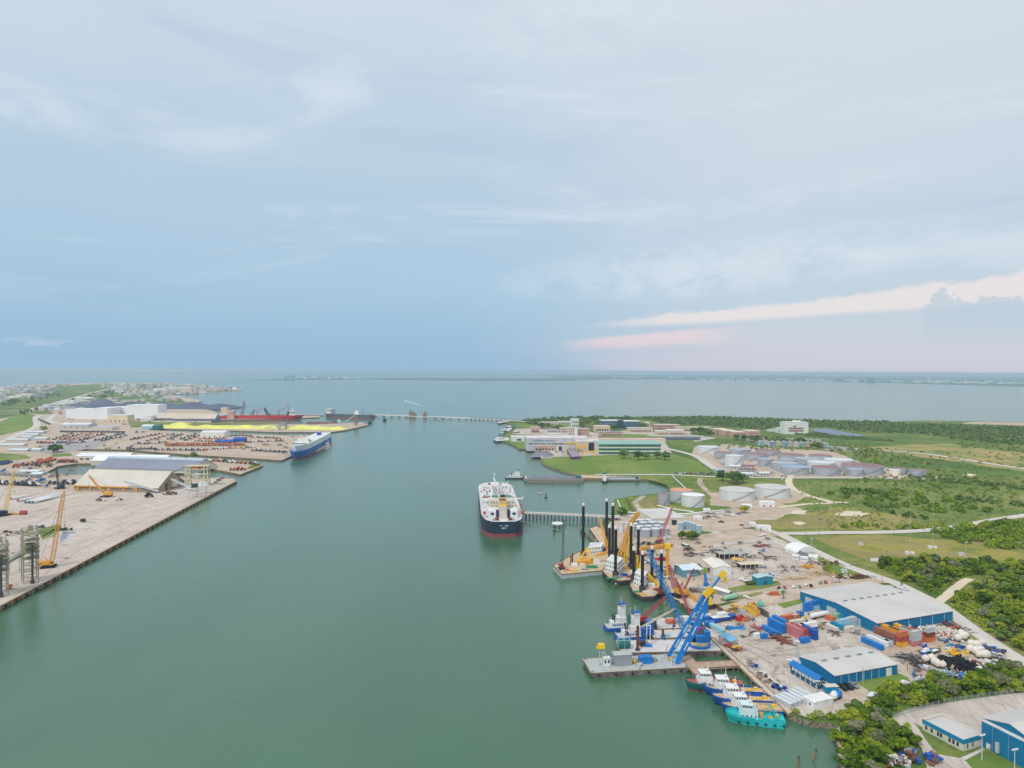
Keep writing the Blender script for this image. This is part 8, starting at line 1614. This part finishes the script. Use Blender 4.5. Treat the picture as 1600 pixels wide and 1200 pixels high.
# ================================================ VEGETATION
def leafmat(name, cols):
    m = bpy.data.materials.new(name); m.use_nodes = True; nt = m.node_tree; E.nt = nt; b = nt.nodes['Principled BSDF']
    oi = nt.nodes.new('ShaderNodeObjectInfo'); g = nt.nodes.new('ShaderNodeNewGeometry'); tc = nt.nodes.new('ShaderNodeTexCoord')
    n1 = noise(tc.outputs['Object'], 1.3, 3, .6); n2 = noise(g.outputs['Position'], .035, 3, .6)
    f = n1*.45+n2*.5+E(oi.outputs['Random'])*.28-.14
    c = ramp(f, [(.28+.09*i, lin(*cc)) for i, cc in enumerate(cols)])
    nt.links.new(c, b.inputs['Base Color']); b.inputs['Roughness'].default_value = .85; b.inputs['Specular IOR Level'].default_value = .15
    return m
m_leaf = leafmat('scrub_leaves', [(56,84,24),(84,112,28),(112,138,34),(140,156,42),(162,166,58)])
m_leafd = leafmat('dark_leaves', [(58,86,44),(72,102,48),(92,120,56),(116,138,68)])
m_farleaf = leafmat('field_leaves', [(82,106,52),(96,120,58),(112,132,64),(130,144,74)])
m_leafg = leafmat('greyish_leaves', [(96,108,70),(112,120,80),(126,130,94),(136,138,108)])
def leaf_quads(centers, r, n, size, squash=.75, up=.2):
    """numpy: leaf-sized quads scattered through the shell of blobs; returns verts, faces"""
    cs = np.repeat(np.array(centers), n, axis=0); rr = np.repeat(np.array(r), n); N = len(cs)
    d = rng.normal(size=(N,3)); d /= np.linalg.norm(d,axis=1)[:,None]; d[:,2] = np.abs(d[:,2])*1.15-.25; k = rng.uniform(.55,1.05,N)
    p = cs+d*(rr*k)[:,None]*np.array([1,1,squash])
    nrm = d+rng.normal(size=(N,3))*.55; nrm /= np.linalg.norm(nrm,axis=1)[:,None]
    a = np.cross(nrm, rng.normal(size=(N,3))); a /= np.linalg.norm(a,axis=1)[:,None]; b = np.cross(nrm,a); s = size*rng.uniform(.6,1.35,N)[:,None]
    v = np.stack([p-a*s-b*s*.7, p+a*s-b*s*.7, p+a*s*.8+b*s*.7, p-a*s*.8+b*s*.7],axis=1).reshape(-1,3)
    return v
def quads_mesh(name, v, m):
    n = len(v)//4; me = bpy.data.meshes.new(name); me.vertices.add(len(v)); me.vertices.foreach_set('co', v.astype(np.float32).ravel())
    me.loops.add(n*4); me.loops.foreach_set('vertex_index', np.arange(n*4,dtype=np.int32)); me.polygons.add(n); me.polygons.foreach_set('loop_start', np.arange(0,n*4,4,dtype=np.int32)); me.polygons.foreach_set('loop_total', np.full(n,4,dtype=np.int32))
    me.materials.append(m); me.update(calc_edges=True); me.validate(); o = bpy.data.objects.new(name, me); COL.objects.link(o); return o
def make_tree(i, m, R=3.4, h=4.2):
    t = thing('scrub_tree','tree','tree'); cs, rs = [], []
    for k in range(11+i%4):
        a = random.uniform(0,6.28); q = random.random()**.6*R*.68; cs.append((q*math.cos(a), q*math.sin(a), h*.55+random.uniform(-.9,1.0)*R*.42+(1-q/R)*.9)); rs.append(R*random.uniform(.24,.46))
    o = quads_mesh('crown', leaf_quads(cs, rs, 110, .30), m); o.parent = t
    b = MB().tube((0,0,-.3),(random.uniform(-.2,.2),0,h*.4),.26,.16,n=7)
    for c_ in cs[:7]: b.tube((0,0,h*.3), (c_[0]*.8,c_[1]*.8,c_[2]), .12,.04,n=5)
    b.build('trunk', mat('bark',(96,84,70),.95,.2,1), t); return t
TP = [Pool(make_tree(i, m_leafd if i in (3,) else m_leafg if i == 6 else m_leaf, 3.2+.35*(i%3))) for i in range(8)]
ZT = [('thicket along the inlet and drive',[(1304,1150),(1318,1122),(1325,1108),(1345,1100),(1368,1095),(1375,1080),(1392,1078),(1420,1088),(1425,1074),(1445,1068),(1510,1068),(1540,1058),(1562,1046),(1600,1042),(1640,1060),(1600,1080),(1540,1086),(1470,1098),(1412,1108),(1392,1122),(1400,1142),(1428,1152),(1430,1168),(1408,1182),(1385,1192),(1380,1215),(1322,1215),(1316,1180)],5.2),
 ('thicket by the road bend and inner track',[(1478,942),(1495,925),(1530,908),(1560,898),(1600,896),(1700,905),(1720,960),(1640,1040),(1575,1008),(1535,985),(1500,960)],8.2),
 ('thicket above the road beside the meadow',[(1362,884),(1420,876),(1480,879),(1560,880),(1600,884),(1600,892),(1520,900),(1490,915),(1468,934),(1430,915),(1396,898)],7.6)]
TRK = [G(x,y) for x,y in ((1466,942),(1487,925),(1505,910),(1518,904))]; TRK2 = [G(x,y) for x,y in ((1400,912),(1470,947),(1520,985),(1575,1022),(1640,1062))]
def clear(q, m=0):
    for pl, w in ((TRK,6.5),(TRK2,8)):
        for i in range(len(pl)-1):
            a, b = pl[i], pl[i+1]; dx_, dy_ = b.x-a.x, b.y-a.y; f = max(0, min(1, ((q[0]-a.x)*dx_+(q[1]-a.y)*dy_)/(dx_*dx_+dy_*dy_)))
            # keep the near side of the track open too, where crowns would hide it
            ex, ey = q[0]-a.x-f*dx_, q[1]-a.y-f*dy_
            if math.hypot(ex, ey*(.62 if ey < 0 and pl is TRK else 1)) < w-m: return False
    return True
trees = []
for nm, poly, spc in ZT:
    W_ = [(p.x,p.y) for p in PG(poly)]
    for q in scatter(W_, spc, .93):
        if clear(q): trees.append((math.hypot(*q), q, nm))
trees.sort(); lab = {'thicket along the inlet and drive':'scrub tree in the dense thicket along the inlet and drive','thicket by the road bend and inner track':'scrub tree in the thicket between road bend and sandy track','thicket above the road beside the meadow':'scrub tree in the thicket above the road beside the meadow'}
for d_, q, nm in trees[:296]:
    s = random.uniform(.7,1.35)*(1.2 if 'inlet' not in nm else 1); ti = random.randrange(8); TP[ti].put((q[0],q[1],Z0+.1), random.uniform(0,6.28), {3:'dark green ',6:'dull greyish '}.get(ti,'tall ' if s > 1.3 else 'low ' if s < .85 else '')+lab[nm], 'trees in the '+nm, (s*random.uniform(.9,1.2),s,s*random.uniform(.8,1.1)))
rest = [q for _, q, _ in trees[296:]]
def scrub(name, polys, spc, r, n, size, m, keep=1, squash=.7, extra=(), z=Z0+.2):
    cs = list(extra)
    for poly in polys: cs += scatter([(p.x,p.y) for p in PG(poly)], spc, keep)
    cs = [q for q in cs if clear(q, 2.5)]
    if not cs: return
    C3 = [(x,y,z+random.uniform(.2,.5)*r) for x,y in cs]; R_3 = [r*random.uniform(.55,1.35) for _ in cs]
    v = leaf_quads(C3, R_3, n, size, squash); o = quads_mesh(name, v, m); o['kind'] = 'stuff'; o['label'] = name.replace('_',' ')+' covering the right bank'; o['category'] = 'vegetation'; return o
if rest: scrub('scrub_thicket', [], 5, 3.4, 150, .55, m_leaf, extra=rest)
scrub('scrub_thicket', [[(1455,833),(1500,824),(1548,818),(1600,812),(1660,812),(1600,862),(1560,858),(1500,848),(1462,842)]], 9, 4.6, 110, .8, m_leaf, .85)
for nm, poly, spc in ZT: scrub('undergrowth', [poly], spc*.55, 2.3 if spc > 6 else 1.5, 34, .5, m_leaf, .85)
scrub('undergrowth', [[(1425,930),(1475,950),(1560,1012),(1640,1058),(1640,1046),(1560,1000),(1490,950)]], 8, 1.8, 30, .4, m_leaf, .6)
scrub('hedge_scrub', [[(1290,768),(1340,765),(1420,772),(1500,784),(1560,800),(1500,802),(1420,800),(1350,786),(1300,778)]], 16, 5, 60, 1.2, m_leaf, .7)
scrub('hedge_scrub', [[(1310,826),(1330,818),(1400,824),(1470,818),(1480,824),(1400,830),(1320,829)],[(1252,836),(1268,835),(1266,839),(1250,838)]], 10, 3.4, 60, .8, m_leaf, .8)
scrub('hedge_scrub', [[(1340,786),(1352,786),(1440,806),(1450,812),(1430,812),(1380,800)]], 9, 3.2, 50, .8, m_leafd, .8)
scrub('far_scrub', [[(1000,652.5),(1100,651),(1190,654),(1300,658),(1380,659),(1420,663),(1600,668),(1700,676),(1700,700),(1600,697),(1500,688),(1440,678),(1360,676),(1290,668),(1220,668),(1190,672),(1090,664),(1030,662)]], 14, 4.4, 12, 2.2, m_farleaf, .85)
scrub('far_scrub', [[(1090,700),(1200,688),(1300,695),(1340,693),(1440,720),(1480,730),(1360,716),(1280,704),(1200,704)],[(1440,728),(1600,745),(1600,762),(1480,756),(1360,750),(1360,747),(1440,747)],[(1500,690),(1600,700),(1600,706),(1500,700)]], 15, 3.4, 12, 1.7, m_farleaf, .55)
scrub('far_scrub', [[(1340,700),(1480,745),(1600,765),(1600,800),(1500,780),(1400,760),(1300,755)]], 13, 2.8, 13, 1.0, m_leaf, .6)
scrub('hedge_scrub', [[(1420,742),(1500,750),(1600,762),(1600,767),(1490,756),(1420,748)],[(1310,766),(1400,766),(1420,771),(1320,773)],[(1470,776),(1600,788),(1600,793),(1480,782)],[(1225,673),(1330,682),(1400,690),(1330,688),(1250,681)]], 8, 3.4, 30, 1.1, m_leafd, .8)
scrub('shore_scrub', [[(812,659),(850,656),(900,653),(980,653),(1000,656),(940,658),(880,662),(830,664)]], 20, 8, 30, 2.2, m_leafd, .9)
scrub('left_scrub', [[(0,652),(60,640),(60,646),(20,652),(0,656)],[(100,626),(200,604),(250,602),(220,612),(150,624)],[(0,622),(80,614),(100,620),(0,640)]], 60, 9, 16, 4, m_leafd, .5)
scrub('left_scrub', [[(278,716.5),(300,715.5),(325,718.5),(300,720)],[(395,724),(408,725),(400,729),(390,732)]], 16, 4, 40, 1.0, m_leafd, .7)
scrub('rock_weed', [[(1240,1112),(1262,1117),(1300,1118),(1306,1126),(1290,1126),(1265,1124),(1246,1119)]], 3.2, 2.2, 90, .32, m_leaf, .9)
for polys, spc_, m_, kp in (([[(1240,752),(1400,752),(1600,765),(1600,804),(1540,812),(1400,829),(1300,830),(1260,800)]],8,m_farleaf,.6),([[(1340,700),(1600,710),(1600,740),(1450,728)]],15,m_farleaf,.4),([[(1000,750),(1090,748),(1180,752),(1110,770),(1050,772)],[(965,784),(1055,776),(1060,796),(970,800)],[(1216,838),(1380,905),(1310,904)],[(1400,915),(1560,1018),(1500,985)]],5,m_leaf,.5)): scrub('grass_tufts', polys, spc_, 1.5*spc_/8, 7, .55*spc_/8, m_, kp, squash=.45)
# single trees
def tree_at(px, py, s, label, i=None, g_=None):
    p = G(px,py); TP[random.randrange(8) if i is None else i].put((p.x,p.y,Z0+.2), random.uniform(0,6), label, g_, s)
for a in [(1129,752,3.0,'round tree left of the pair behind the wide tanks'),(1145,756,3.4,'leafy tree in the middle behind the wide tanks'),(1161,755,2.6,'small tree right of the pair behind the wide tanks'),(1150,757,2.0,'low tree between the two behind the wide tanks'),(975,717,3.4,'round tree left at the top edge of the big lawn'),(997,719,3,'small tree middle at the top edge of the big lawn'),(1009,718,2.2,'tiny tree at the top edge of the big lawn'),(1039,719,3,'round tree right at the top edge of the big lawn'),(1028,717,2.6,'tree below the right end of the green banded hall'),
 (1065,843,1.5,'left bush in the upper yard'),(1076,842,1.2,'bush in the middle of the upper yard strip'),(1083,844,1.7,'right bush in the upper yard strip'),(1163,802,1.8,'bush beside the white sheds in the sandy yard'),(84,708,2.8,'left tree of the clump on the far left yard'),(90,706,2.6,'right tree of the clump on the far left yard'),(303,717,2.4,'single round tree on the small pier'),(68,674,2.6,'dark tree by the curved road on the left'),(972,806,1.6,'small bush where the jetty meets land'),(1290,895,1.0,'tiny bush on the grass bank')]: tree_at(a[0],a[1],a[2],a[3],3 if a[1]<760 and a[0]>900 else None)
for i in range(26):
    x, y = random.choice([(850,670),(870,674),(905,668),(915,662),(935,668),(1000,672),(1050,671),(1085,677),(1098,680),(1110,683),(925,665),(955,673)]); tree_at(x+random.uniform(-9,9),y+random.uniform(-1.5,1.5),random.uniform(2.4,3.8),'dark green tree among the campus buildings',3,'trees among the campus buildings')
for i in range(34):
    x = random.uniform(1150,1290); tree_at(x,686+(x-1150)*.085+random.uniform(-2,4),random.uniform(1.8,2.8),'dark green tree among the coloured houses',3,'trees among the coloured houses')
for i in range(7): tree_at(1168+i*2.4,914.5-i*.2,.55,'clipped dark bush, %s from the left beside the teal box building' % nth(i),3,'dark hedge bushes')
# palms
def palm(px, py, top, label):
    g = G(px,py); h = hgt(g,top)-Z0; t = thing('palm_tree',label,'palm',g); MB().tube((0,0,-.2),(.3,0,h*.8),.35,.25,n=8).build('trunk', mat('bark',(96,84,70)), t); b = MB()
    for k in range(26):
        a = k*2.4; e = random.uniform(-.5,.9); L = h*.3*random.uniform(.8,1.15); pts = []
        for j in range(5): f = j/4; pts.append(Vector((.3+L*f*math.cos(a)*math.cos(e*.5), L*f*math.sin(a)*math.cos(e*.5), h*.82+L*(f*e-f*f*.75))))
        for j in range(4):
            s = Vector((-math.sin(a),math.cos(a),0))*(.5*(1-j*.2)); s2 = Vector((-math.sin(a),math.cos(a),0))*(.5*(1-(j+1)*.2)+.03)
            b.add([pts[j]-s,pts[j]+s,pts[j+1]+s2,pts[j+1]-s2],[(0,1,2,3)])
    b.build('crown', m_leaf, t)
palm(1223,937,921,'palm tree standing on the lawn by the white kiosk'); palm(1101,909,886,'palm tree in front of the tan open shed'); palm(1416,1148,1127,'palm at the edge of the thicket beside the drive'); palm(1408,918,908,'small palm at the road behind the big warehouse'); palm(1482,962,952,'small palm at the right corner of the big warehouse')
# shore rocks
rk = quads = MB(); random.seed(3)
E1 = [G(x,y,.8) for x,y in ((1236,1117),(1246,1121),(1266,1127.5),(1290,1129.5),(1312,1131))]
for i in range(90):
    f = random.random()*3.999; k = int(f); p = E1[k].lerp(E1[k+1], f-k); t_s = random.uniform(.4,1.1)
    if i < 60:
        t = thing('shore_rock','rough tan rock on the shore beside the moored turquoise boat','rock',(p.x+random.uniform(-1.6,1.6),p.y+random.uniform(-1.6,1.8),.4),random.uniform(0,3),'tan rocks along the shore')
        b = MB(); b.lathe([(t_s*.7,-.8),(t_s*1.1,0),(t_s*.8,t_s*.7),(t_s*.25,t_s)],7); b.v = [(x*random.uniform(.75,1.25),y*random.uniform(.75,1.25),z*random.uniform(.8,1.2)) for x,y,z in b.v]; b.build('stone', m_rock, t)
# ================================================ HAZE
hz = MB().box(-R_-500, R_+500, -3500, R_+500, -2.6, H+8)
mh = bpy.data.materials.new('air_haze'); mh.use_nodes = True; n_ = mh.node_tree; n_.nodes.remove(n_.nodes['Principled BSDF'])
pv = n_.nodes.new('ShaderNodeVolumePrincipled'); pv.inputs['Color'].default_value = (.68,.84,1.0,1); pv.inputs['Density'].default_value = 6.8e-5; pv.inputs['Anisotropy'].default_value = .2
n_.links.new(pv.outputs[0], n_.nodes['Material Output'].inputs['Volume'])
o = hz.build('haze', mh); o['kind'] = 'stuff'
